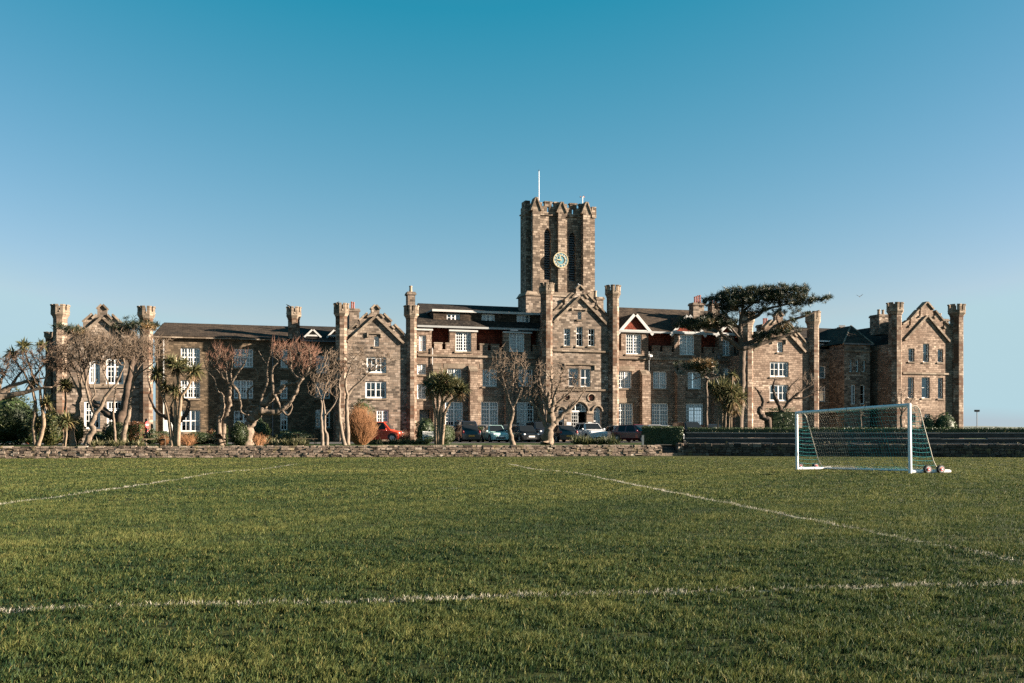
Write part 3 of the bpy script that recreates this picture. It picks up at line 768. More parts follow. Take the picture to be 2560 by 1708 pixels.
# the entrance door: one glazed leaf shut, the other open on the dark hall
s0, s1 = aC[0][0], aC[1][0]; zs = aC[2][1] - .08; sm = (s0 + s1) / 2
b = MB(); T = TE + .2; z0 = aC[0][1]
xa, xb = s0 + .03, sm
b.box(xa, xa + .09, T, T + .06, z0, zs); b.box(xb - .09, xb, T, T + .06, z0, zs)
for j in range(7): b.box(xa + .09, xb - .09, T + .004, T + .056, z0 + (zs - z0 - .07) * j / 6, z0 + (zs - z0 - .07) * j / 6 + .07)
for j in (1, 2): b.box(xa + (xb - xa) * j / 3 - .025, xa + (xb - xa) * j / 3 + .025, T + .008, T + .052, z0, zs)
o = b.build('door', 'grey_paint', college)
g = MB(); g.quad((xa, T + .03, z0), (xb, T + .03, z0), (xb, T + .03, zs), (xa, T + .03, zs)); g.build('pane', 'glass', o)
for cx in (790, 980):       # squat piers of the arcade with white notices
    s_, z_ = zb(4, cx, 1215, TE); b = MB(); b.box(s_ - .34, s_ + .34, TE - .12, TE - .003, z_ - .12, z_ + .1); b.build('impost', 'dressed', college)
    s_, z_ = zb(4, cx, 1322, TE); b = MB(); b.box(s_ - .22, s_ + .22, TE - .03, TE - .003, z_ - .22, z_ + .22); b.build('notice_board', 'sign_white', college)
b = MB()
for poly, rr in ((aC, 1.22), (aL, 1.5), (aR, 1.4)):
    sm = (poly[0][0] + poly[1][0]) / 2; zs = poly[2][1]; r = (poly[1][0] - poly[0][0]) / 2 * rr
    b.tube([(sm + r * math.cos(math.pi * i / 14), TE - .05, zs + r * math.sin(math.pi * i / 14)) for i in range(15)], .09, 6)
b.build('arch_moulding', 'dressed', college)
chimney(4, 1040, 1100, 187, 300, 3.0, [(1040, 1068, 123)], pm='buff_pot', dep=1.6)

# ---------------- right range
TF = 3.3
wF = [((160, 298, 1133, 1345), 2, 3, 6, (.69,), 0), ((462, 612, 1133, 1335), 2, 3, 6, (.69,), 0), ((767, 922, 1135, 1335), 2, 3, 6, (.69,), 0),
      ((165, 285, 848, 1000), 2, 3, 4, (), .95), ((475, 598, 850, 1003), 2, 3, 4, (), .7), ((783, 903, 855, 1007), 2, 3, 4, (), .8),
      ((1095, 1172, 820, 880), 3, 2, 2, (), 0)]
wFd = [((232, 373, 517, 697), 2, 3, 6, (), .95), ((710, 843, 522, 703), 2, 3, 6, (), .95), ((1092, 1158, 570, 710), 2, 2, 6, (.66,), 0)]
rF = [rect(5, *w[0], TF) for w in wF]; rFd = [rect(5, *w[0], TF) for w in wFd]
zl, zm, zt = rng_wall(5, 118, 1350, TF, 675, 632, 490, 520, [(190, 430), (662, 902), (1060, 1195)],
                      [(120, 160), (470, 535), (562, 640), (930, 1000), (1022, 1058), (1215, 1275)], [hole_of(r) for r in rF + rFd], 'sandstone')
for r, w in zip(rF + rFd, wF + wFd): window(r, TF, *w[1:4], w[4], blind=w[5])
zte, zrF = mansard(5, 118, 1345, 505, 303, TF, zl, 'slate_brown', 520)
bar('string_course', 'dressed', sx(5, 165, TF), sx(5, 1290, TF), zz(5, 520, 740, TF), TF, .2, .2)
for i in range(6): bar('lintel', 'dressed', rF[i][0] - .3, rF[i][1] + .3, rF[i][3] + .27, TF, .48, .03)
for (x0, x1, xa, ya) in ((190, 430, 318, 342), (662, 902, 795, 350), (1060, 1195, 1135, 440)):
    s0, s1, sm = sx(5, x0, TF), sx(5, x1, TF), sx(5, xa, TF)
    sm = (s0 + s1) / 2; za = zz(5, xa, ya, TF); k_ = (za - zt) / (sm - s0)
    b = MB(); b.slab([(s0, zt + .004), (s1, zt + .004), (sm, za - .1)], [], TF + .12, TF + .4, 0)
    for sgn, s in ((-1, s0), (1, s1)): b.rake((s + sgn * .3, zt - .3 * k_), (sm, za), TF - .1, TF + 5, .1, 1)
    for s in (s0 + .05, s1 - .25): b.box(s, s + .2, TF + .502, TF + 4, zl, zt, 2)
    o = b.build('dormer', ['red_tile', 'slate_brown', 'sandstone'], college)
    q = MB()
    for sgn, s in ((-1, s0), (1, s1)): q.rake((s + sgn * .34, zt - .34 * k_ - .16), (sm, za - .16), TF - .18 - .002 * sgn, TF - .103, .30)
    q.box(s0 - .1, s1 + .1, TF - .15, TF - .004, zt - .13, zt + .02); q.build('bargeboard', 'trim_white', o)
buttress(5, 355, 428, 838, TF); buttress(5, 665, 738, 840, TF); buttress(5, 990, 1055, 845, TF)
for x, m_ in ((431, 'grey_paint'), (1047, 'lead')):
    b = MB(); s_ = sx(5, x, TF); b.tube([(s_, TF - .12, zl), (s_, TF - .12, GZ)], .05, 8); b.box(s_ - .16, s_ + .16, TF - .36, TF - .205, zl - .55, zl - .3); b.build('drainpipe', m_, college)
b = MB(); s_, z_ = zb(5, 432, 716, TF); b.box(s_ - .14, s_ + .14, TF - .65, TF - .21, z_ - .1, z_ + .1, 0); b.box(s_ - .04, s_ + .04, TF - .35, TF - .22, z_ - .4, z_ - .1, 1); b.build('security_camera', ['white_paint', 'dark_metal'], college)
chimney(5, 832, 928, 238, 350, 6.0, [(857, 870, 180), (873, 886, 174), (889, 902, 168), (905, 918, 166)], dep=1.0)
chimney(5, 1000, 1068, 240, 330, 6.0, [(1012, 1026, 190), (1040, 1054, 190)], dep=1.0)

# ---------------- fourth gable
TG = 0
wG = [((868, 918, 587, 680), 1, 2, 2, (), .8), ((803, 968, 765, 900), 2, 2, 2, (), .0), ((800, 965, 968, 1115), 2, 2, 2, (), 0)]
rG = [rect(6, *w[0], TG) for w in wG]
gable(6, 885, 436, 245, 602, 1190, TG, [hole_of(r) for r in rG], mat='sandstone')
for r, w in zip(rG, wG): window(r, TG, *w[1:4], w[4], blind=w[5], fw=.13)
hood(6, 815, 948, 556, 50, TG)
turret(6, 548, 656, 530, 666, 320, 430, TG); turret(6, 1137, 1243, 1118, 1255, 318, 435, TG)
chimney(6, 735, 800, 430, 490, 3.5, [(766, 778, 372), (780, 792, 372), (794, 806, 372)], dep=1.2)

# ---------------- recessed right corner with its canted bay
TH = 5.0
wH = [((-187, -125, 693, 805), 1, 1, 2, (), .9), ((-183, -125, 878, 1013), 1, 1, 2, (), 0)]
rH = [rect(7, *w[0], TH) for w in wH]
zp_h, zm_h = zz(7, -100, 568, TH), zz(7, -100, 548, TH)
S = lambda x: sx(7, x, TH)
H0_, H1_ = S(-235), S(470)
top = [(H0_, zm_h), (S(-165), zm_h), (S(-165), zp_h), (S(-130), zp_h), (S(-130), zm_h), (S(-60), zm_h), (S(-60), zp_h), (S(-45), zp_h), (S(-45), zm_h), (H1_, zm_h)]
b = MB(); b.slab([(H0_, GZ), (H1_, GZ)] + list(reversed(top)), [hole_of(r) for r in rH], TH, TH + .5); b.build('front_wall', 'granite', college)
b = MB(); b.box(H0_, H1_, TH + 10, TH + 10.4, GZ, zm_h); b.build('back_wall', 'granite', college)
for r, w in zip(rH, wH): window(r, TH, *w[1:4], w[4], blind=w[5])
zrh = zz(7, 200, 380, TH + 6)
b = MB(); roofquad(b, [(H0_, TH + .9, zm_h + .1), (H1_ + 3, TH + .9, zm_h + .1), (H1_ + 3, TH + 6, zrh), (H0_, TH + 6, zrh)])
roofquad(b, [(H1_ + 3, TH + 11, zm_h), (H0_, TH + 11, zm_h), (H0_, TH + 6, zrh), (H1_ + 3, TH + 6, zrh)])
b.build('roof', 'slate', college)
r = rect(7, -190, -68, 494, 550, TH + 1.0)
b = MB(); b.slab([(r[0] - .15, r[2] - .5), (r[1] + .15, r[2] - .5), (r[1] + .15, r[3] + .15), (r[0] - .15, r[3] + .15)], [hole_of(r)], TH + 1.0, TH + 1.2, 0)
b.box(r[0] - .3, r[1] + .3, TH + .8, TH + 4, r[3] + .152, r[3] + .3, 1); b.build('dormer', ['slate', 'white_paint'], college)
window(r, TH + 1.0, 3, 1, 2, (), .8, sill=False)
TI2 = 2.4
wI2 = [((84, 112, 635, 747), 1, 1, 2, (), 0), ((142, 170, 635, 747), 1, 1, 2, (), 0), ((201, 229, 637, 748), 1, 1, 2, (), 0), ((98, 142, 860, 1036), 1, 1, 2, (), 0), ((182, 226, 862, 1036), 1, 1, 2, (), 0)]
rI2 = [rect(7, *w[0], TI2) for w in wI2]
a0, a1 = sx(7, 38, TI2), sx(7, 268, TI2); zt2 = zz(7, 150, 505, TI2)
b = MB(); b.slab([(a0, GZ), (a1, GZ), (a1, zt2), (a0, zt2)], [hole_of(r) for r in rI2], TI2, TI2 + .4)
b.box(a0, a0 + .35, TI2 + .402, TH - .01, GZ, zt2); b.box(a1 - .35, a1, TI2 + .402, TH - .01, GZ, zt2); b.build('bay_wall', 'granite', college)
for r, w in zip(rI2, wI2): window(r, TI2, *w[1:4], w[4], blind=0, fw=.09, pane_t=.25)
bar('string_course', 'dressed', a0 - .1, a1 + .1, zz(7, 150, 563, TI2), TI2, .16, .14)
b = MB(); b.box(a0 - .25, a1 + .25, TI2 - .28, TI2 - .02, zt2 - .02, zt2 + .12); b.build('gutter', 'lead', college)
ap = Vector((sx(7, 97, TI2 + 4.0), TI2 + 4.0, zz(7, 97, 338, TI2 + 4.0)))
e0, e1 = Vector((a0 - .3, TI2 - .25, zt2 + .05)), Vector((a1 + .3, TI2 - .25, zt2 + .05))
bk0, bk1, apb = Vector((a0 - .3, TH + 7, zt2 + .05)), Vector((a1 + .3, TH + 7, zt2 + .05)), Vector((ap.x, TH + 7, ap.z))
b = MB(); b.quad(e0, e1, ap); b.quad(e1, bk1, apb, ap); b.quad(e0, ap, apb, bk0); b.build('roof', 'slate_brown', college)
b = MB(); b.tube([e1, ap], .09, 6); b.tube([e0, ap], .09, 6); b.build('ridge_tile', 'dressed', college)
chimney(7, 5, 62, 348, 400, TI2 + 5.5, [(5 + 10 * i, 11 + 10 * i, 330) for i in range(6)], dep=.6, pm='buff_pot')

# ---------------- right end gable
TI = 0
wI = [((610, 664, 538, 656), 1, 1, 2, (), .3), ((740, 796, 495, 660), 1, 1, 2, (), .6), ((870, 920, 545, 662), 1, 1, 2, (), .6),
      ((605, 660, 795, 981), 1, 1, 2, (), .5), ((728, 800, 795, 982), 1, 1, 2, (), .95), ((872, 920, 800, 985), 1, 1, 2, (), .5), ((752, 802, 1122, 1200), 1, 1, 2, (), 0), ((640, 672, 1120, 1200), 1, 1, 2, (), 0)]
rI = [rect(7, *w[0], TI) for w in wI]
gable(7, 775, 257, 213, 496, 1047, TI, [hole_of(r) for r in rI], prof=PROF_I, mat='sandstone', depth=12)
for r, w in zip(rI, wI): window(r, TI, *w[1:4], w[4], blind=w[5], fw=.09, pane_t=.26)
bar('string_course', 'dressed', sx(7, 556, TI), sx(7, 990, TI), zz(7, 775, 763, TI), TI, .18, .14)
turret(7, 437, 557, 420, 574, 132, 235, TI); turret(7, 985, 1108, 970, 1132, 148, 250, TI)
chimney(7, 350, 438, 235, 365, 3.4, [(376, 400, 185), (416, 436, 188)], pm='buff_pot', dep=1.6)
chimney(7, 905, 968, 275, 340, 6, [(872, 886, 232), (890, 904, 228), (910, 934, 222)], pm='buff_pot', dep=1.2)

# ---------------- clock tower
TT = 6.0
S = lambda x, t=TT: sx(8, x, t)
Z = lambda y, t=TT, x=690: zz(8, x, y, t)
def lancet(x0, x1, ytop, yb):
    s0, s1 = S(x0), S(x1); w = s1 - s0; zt = Z(ytop); zs = zt - w * .9
    pts = [(s0, Z(yb)), (s1, Z(yb))]
    R_ = w * 1.05
    zk = math.sqrt(R_ * R_ - (w / 2 + (R_ - w)) ** 2)
    n = 8
    for i in range(n + 1):
        a = math.asin(zk / R_) * i / n; pts.append((s1 - R_ + R_ * math.cos(a), zt - zk + R_ * math.sin(a)))
    for i in range(n - 1, -1, -1):
        a = math.asin(zk / R_) * i / n; pts.append((s0 + R_ - R_ * math.cos(a), zt - zk + R_ * math.sin(a)))
    return pts
l1, l2 = lancet(497, 566, 712, 1245), lancet(752, 821, 738, 1245)
tl, tr_ = S(385), S(968); zpar = Z(580); zm_t = Z(455); zlow_t = Z(492)
TDEP = 3.3
def crenel(pairs, a, c, zbase, zlow, ztop):
    """outline of a battlemented wall between a and c"""
    top = [(a, zlow)]
    for p, q in pairs: top += [(p, zlow), (p, ztop), (q, ztop), (q, zlow)]
    top.append((c, zlow))
    cl = [p for i, p in enumerate(top) if i == 0 or abs(p[0] - top[i - 1][0]) + abs(p[1] - top[i - 1][1]) > 1e-3]
    return [(a, zbase), (c, zbase)] + list(reversed(cl))
b = MB(); b.slab([(tl, 5), (tr_, 5), (tr_, zpar), (tl, zpar)], [l1, l2], TT, TT + .7)
b.box(tl, tl + .6, TT + .702, TT + TDEP - .01, 5, zpar); b.box(tr_ - .6, tr_, TT + .702, TT + TDEP - .01, 5, zpar); b.box(tl, tr_, TT + TDEP, TT + TDEP + .5, 5, zpar)
b.box(tl + .6, tr_ - .6, TT + .702, TT + TDEP, zpar - .3, zpar)
def tb(s0, s1, t0, t1, ztop): b.box(s0, s1, t0, t1, 5, ztop)
# buttresses: front left, middle, right; flanks; the low one at the back
fl0, fl1 = S(380, TT - .6), S(455, TT - .6); fr0, fr1 = S(900, TT - .6), S(973, TT - .6); fm0, fm1 = S(630), S(705)
zsh = Z(545)
tb(fl0, fl1, TT - .6, TT - .003, zsh); tb(fr0, fr1, TT - .6, TT - .003, zsh); tb(fm0, fm1, TT - .35, TT - .003, zsh)
lf = S(302, TT + .5); rf_ = S(1014, TT + .3)
tb(lf, tl - .003, TT + .3, TT + 1.3, Z(580)); tb(tr_ + .003, rf_, TT + .15, TT + 1.15, Z(575))
bk = S(252, TT + TDEP + 1.1)
tb(bk, tr_ - 1, TT + TDEP + .505, TT + TDEP + 1.1, Z(600, TT + TDEP + .7))
tower = b.build('tower', 'tower_stone', college)
for s0, s1, t0, apx in ((fl0, fl1, TT - .6, 410), (fm0, fm1, TT - .35, 432), (fr0, fr1, TT - .6, 420)):
    b = MB(); sm = (s0 + s1) / 2; zt = Z(apx)
    b.slab([(s0, zsh + .002), (s1, zsh + .002), (sm, zt - .1)], [], t0, TT + .25)
    for sgn, s in ((-1, s0), (1, s1)): b.rake((s + sgn * .1, zsh - .12), (sm, zt - .12), t0 - .1 - .002 * sgn, TT + .3, .13)
    b.build('buttress_gablet', 'dressed', tower)
b = MB()
b.slab(crenel([(S(455), S(471)), (S(500), S(570)), (S(598), S(655)), (S(680), S(728)), (S(760), S(828)), (S(858), S(905))], S(452), S(903), zpar + .15, zlow_t, zm_t),
       [[(S(523), Z(553)), (S(547), Z(553)), (S(547), Z(497)), (S(523), Z(497))], [(S(779), Z(555)), (S(804), Z(555)), (S(804), Z(500)), (S(779), Z(500))]], TT - .12, TT + .28)
for x0, x1 in ((500, 570), (760, 828), (858, 903), (598, 640)): b.box(S(x0) - .06, S(x1) + .06, TT - .2, TT + .36, zm_t + .002, zm_t + .13)
# flank parapets, battlemented along their own length
for (s0, s1) in ((tl - .25, tl + .15), (tr_ - .15, tr_ + .25)):
    n = 5; L = TDEP / (2 * n - 1)
    b.box(s0, s1, TT + .3, TT + TDEP, zpar + .15, zlow_t)
    for i in range(1, n): b.box(s0, s1, TT + 2 * i * L, TT + (2 * i + 1) * L, zlow_t + .002, zm_t)
b.box(lf - .1, tl - .26, TT + .2, TT + 1.4, Z(580) + .002, Z(440)); b.box(tr_ + .26, rf_ + .12, TT + .05, TT + 1.25, Z(575) + .002, Z(458))
b.box(bk - .1, tr_ - .9, TT + TDEP + .51, TT + TDEP + 1.2, Z(600, TT + TDEP + .7) + .002, Z(590, TT + TDEP + .7))
b.box(fl1 + .01, fm0 - .01, TT - .14, TT - .005, zpar - .05, zpar + .12); b.box(fm1 + .01, fr0 - .01, TT - .14, TT - .005, zpar - .05, zpar + .12)
b.box(tl, tr_, TT + TDEP + .05, TT + TDEP + .4, zpar + .01, zlow_t)
b.build('battlement', 'tower_stone', tower)
for lp in (l1, l2):
    b = MB(); s0, s1 = lp[0][0], lp[1][0]; z0 = lp[0][1]; zt = max(p[1] for p in lp); zs = lp[2][1]
    z = z0 + .06
    while z < zt - .15:
        w = 0 if z < zs else (s1 - s0) / 2 * (1 - math.sqrt(max(0, 1 - ((z - zs) / (zt - zs + .05)) ** 2)))
        b.hexa([(s0 + w, TT + .28, z), (s1 - w, TT + .28, z), (s1 - w, TT + .5, z + .17), (s0 + w, TT + .5, z + .17), (s0 + w, TT + .28, z + .04), (s1 - w, TT + .28, z + .04), (s1 - w, TT + .5, z + .21), (s0 + w, TT + .5, z + .21)])
        z += .24
    b.build('louvre', 'lead', tower)
# base stage with its weathered set-off
b = MB(); zb0 = Z(1400); g0, g1 = S(308, TT - .9), S(1030, TT - .9)
b.box(g0, g1, TT - .95, TT + 1.6, 4, zb0 - .25)
b.hexa([(g0 - .1, TT - 1.05, zb0 - .248), (g1 + .1, TT - 1.05, zb0 - .248), (g1 + .1, TT + 2, zb0 - .248), (g0 - .1, TT + 2, zb0 - .248), (g0 + .25, TT - .55, zb0 + .25), (g1 - .25, TT - .55, zb0 + .25), (g1 - .25, TT + 2, zb0 + .25), (g0 + .25, TT + 2, zb0 + .25)], 1)
b.build('tower_base', ['granite', 'dressed'], tower)
cs, cz = zb(8, 666, 1033, TT - .4); cr = (sx(8, 740, TT - .4) - sx(8, 592, TT - .4)) / 2
b = MB(); n = 36; tc = TT - .47
def ringseg(r0, r1, t0, t1, m):
    for i in range(n):
        a0, a1 = 2 * math.pi * i / n, 2 * math.pi * (i + 1) / n
        P = lambda a, r, t: (cs + r * math.cos(a), t, cz + r * math.sin(a))
        if r0 > 0: b.quad(P(a0, r0, t0), P(a1, r0, t0), P(a1, r1, t0), P(a0, r1, t0), m=m)
        else: b.quad(P(a0, 0, t0), P(a0, r1, t0), P(a1, r1, t0), m=m)
        b.quad(P(a0, r1, t0), P(a1, r1, t0), P(a1, r1, t1), P(a0, r1, t1), m=m)
ringseg(0, cr * .62, tc + .02, tc + .11, 0); ringseg(cr * .60, cr * .97, tc, tc + .11, 1); ringseg(cr * .93, cr * 1.03, tc - .03, tc + .11, 2)
ringseg(cr * .57, cr * .63, tc - .025, tc + .11, 2)
for i in range(12):
    a = math.pi / 2 - i * math.pi / 6; d = Vector((math.cos(a), math.sin(a))); e = Vector((-d.y, d.x)) * cr * (.05 if i % 3 else .075)
    p0, p1 = d * cr * .66, d * cr * .90
    for off_ in ((-1.2, 0, 1.2) if i % 3 == 0 else (-.7, .7)):
        o_ = e * off_; w_ = e * .38
        pts = [p0 + o_ - w_, p0 + o_ + w_, p1 + o_ + w_, p1 + o_ - w_]
        b.hexa([(cs + p.x, tc - .02, cz + p.y) for p in pts] + [(cs + p.x, tc - .002, cz + p.y) for p in pts], 3)
for a, L, w_ in ((math.pi / 2 + .18, .88, .05), (math.pi - .05, .58, .075)):     # minute hand just before twelve, hour hand at nine
    d = Vector((math.cos(a), math.sin(a))); e = Vector((-d.y, d.x)) * cr * w_
    pts = [-d * cr * .18 - e * .7, -d * cr * .18 + e * .7, d * cr * L * .7 + e, d * cr * L, d * cr * L * .7 - e]
    bb = len(b.v)
    b.quad(*[(cs + p.x, tc - .06, cz + p.y) for p in pts], m=2); b.quad(*[(cs + p.x, tc - .045, cz + p.y) for p in reversed(pts)], m=2)
b.build('clock', ['copper_green', 'clock_ring', 'gilt', 'copper_green'], tower)
fs, fz = zb(8, 443, 100, TT + 1.5); b = MB(); b.tube([(fs, TT + 1.5, zpar), (fs, TT + 1.5, fz - .15)], [.042, .026], 8, 0); b.ball((fs, TT + 1.5, fz - .08), .06, m=1); b.build('flagpole', ['white_paint', 'dark_metal'], tower)
fs, fz = zb(8, 893, 380, TT + 2); b = MB(); b.tube([(fs, TT + 2, zpar), (fs, TT + 2, fz)], .045, 6, 0)
for i in range(3):
    a = 2 * math.pi * i / 3 + .5; b.tube([(fs, TT + 2, fz), (fs + .22 * math.cos(a), TT + 2 + .22 * math.sin(a), fz)], .02, 5, 0); b.ball((fs + .24 * math.cos(a), TT + 2 + .24 * math.sin(a), fz), .065, m=1)
b.build('anemometer', ['white_paint', 'terracotta'], tower)
# ================================================================ GROUND
def sheet(name, pts_fn, xs, ys, mat, kind='structure'):
    b = MB()
    nx, ny = len(xs), len(ys)
    for y in ys:
        for x in xs: b.v.append(pts_fn(x, y))
    for j in range(ny - 1):
        for i in range(nx - 1):
            b.f.append((j * nx + i, j * nx + i + 1, (j + 1) * nx + i + 1, (j + 1) * nx + i)); b.m.append(0); b.tone.append(.5)
    return tag(b.build(name, mat, smooth=True), kind=kind)
sheet('field', lambda x, y: (x, y, field_h(y)), [-160 + 8 * i for i in range(41)], [-30 + 2 * i for i in range(33)] + [33 + i for i in range(13)] + [50, 58, 66, 74], 'turf')
WL, WR = Vector((-29.9, 58.1)), Vector((9.64, 64.0))
WD = (WR - WL).normalized(); WN = Vector((-WD.y, WD.x))          # along the wall, and back from it
TL0 = Vector((10.95, 64.35)); TA_ = R(-10.5); TDv = Vector((math.cos(TA_), math.sin(TA_))); TNv = Vector((-TDv.y, TDv.x))
def lawn_pt(x, v):
    yf = WL.y + (x - WL.x) * WD.y / WD.x + .3 if x < 10.0 else TL0.y + (x - TL0.x) * TDv.y / TDv.x + .5
    y = yf + v * (150 - yf)
    return (x, y, garden_h(y))
sheet('lawn', lawn_pt, [-120 + 5 * i for i in range(26)] + [10.02 + 5 * i for i in range(23)], [0, .02, .05, .08, .12, .16, .2, .25, .4, 1], 'lawn')
sheet('land', lambda x, y: (x, y, -.75), [-5000, -1000, 0, 1000, 5000], [-800, 60, 400, 1500, 5200], 'far_land')
def hill(name, d, prof, mat):
    b = MB(); n = len(prof)
    for py_d, dd in ((0, d), (1, d + 500), (0, d + 1400)):
        for px, h in prof:
            p = at(px, HZ, d); k = dd / d
            b.v.append((p.x * k, dd, (h / FP * d) * py_d * (k if py_d else 1) - (.7 if not py_d else 0)))
    for r_ in range(2):
        for i in range(n - 1):
            b.f.append((r_ * n + i, r_ * n + i + 1, (r_ + 1) * n + i + 1, (r_ + 1) * n + i)); b.m.append(0); b.tone.append(.5)
    return tag(b.build(name, mat, smooth=True), kind='structure')
hill('hill', 2600, [(-900, 14), (-500, 22), (-200, 30), (0, 34), (120, 32), (260, 27), (420, 20), (640, 13), (900, 7), (1200, 3)], 'hill_green')
hill('hill', 3400, [(1700, 2), (2000, 4), (2350, 6.0), (2420, 7.5), (2460, 7.8), (2500, 6.5), (2560, 5.2), (2700, 6), (3000, 3), (3400, 1)], 'hill_green')
# tarmac in front of the college
b = MB()
cp = [b2w(-48, -12.5), b2w(-10, -12.0), b2w(34, -12.0), b2w(46, -10), b2w(46, -1.2), b2w(-48, -1.2)]
b.v = []
ns = 40
for i in range(ns + 1):
    for t in (-12.2, -8, -4, -1.0):
        p = b2w(-48 + 96 * i / ns, t); b.v.append((p.x, p.y, garden_h(p.y) + .006))
for i in range(ns):
    for j in range(3):
        a = i * 4 + j; b.f.append((a, a + 4, a + 5, a + 1)); b.m.append(0); b.tone.append(.5)
tag(b.build('car_park', 'asphalt', smooth=True), kind='structure')

# ---------------------------------------------------------------- pitch markings
def g2(px, py):
    d = CZ * FP / (py - HZ)
    for _ in range(6): d = (CZ - field_h(d)) * FP / (py - HZ)
    return Vector(((px - 1280) / FP * d, d))
L1 = [g2(-150, 1536), g2(0, 1530.5), g2(600, 1514), g2(1400, 1504), g2(2140, 1473), g2(2700, 1452)]
a_, b_ = g2(0, 1530.5), g2(2140, 1473); d_ = (b_ - a_).normalized()
L1 = [a_ - d_ * 14, a_, b_, b_ + d_ * 14]
c_, e_ = g2(1272, 1160), g2(1896, 1275); d2 = (e_ - c_).normalized()
L2 = [c_, e_, e_ + d2 * 9.6]
L3 = [g2(738, 1160.5), g2(620, 1176), g2(432, 1202), g2(180, 1238), g2(0, 1263), g2(0, 1263) + (g2(0, 1263) - g2(180, 1238)) * .8]
L4 = [g2(-60, 1228), g2(66, 1227), g2(700, 1222), g2(1330, 1221)]
L5 = [g2(1560, 1219), g2(1760, 1217), g2(2400, 1210)]
L6 = [g2(0, 1174), g2(130, 1166)]
L7 = [g2(1380, 1157), g2(1740, 1153), g2(1930, 1159)]
def strip(pts, w, fade, seed):
    r = random.Random(seed); b = MB()
    P = []
    for i in range(len(pts) - 1):
        L = (pts[i + 1] - pts[i]).length; n = max(1, int(L / .12))
        for j in range(n): P.append(pts[i].lerp(pts[i + 1], j / n))
    P.append(pts[-1])
    for i in range(len(P) - 1):
        if r.random() < fade: continue
        d = (P[i + 1] - P[i]); e = Vector((-d.y, d.x)).normalized()
        wa, wb = w * r.uniform(.25, .6), w * r.uniform(.25, .6)
        q = [P[i] - e * wa, P[i + 1] - e * wb, P[i + 1] + e * w * r.uniform(.25, .6), P[i] + e * w * r.uniform(.25, .6)]
        b.quad(*[(v.x, v.y, field_h(v.y) + .005) for v in q])
    return tag(b.build('pitch_line', 'line_paint'), kind='structure')
strip(L1, .11, .45, 1); strip(L2, .13, .22, 2); strip(L3, .14, .2, 3); strip(L4, .10, .68, 4); strip(L5, .10, .72, 5); strip(L6, .12, .4, 6); strip(L7, .16, .5, 7)

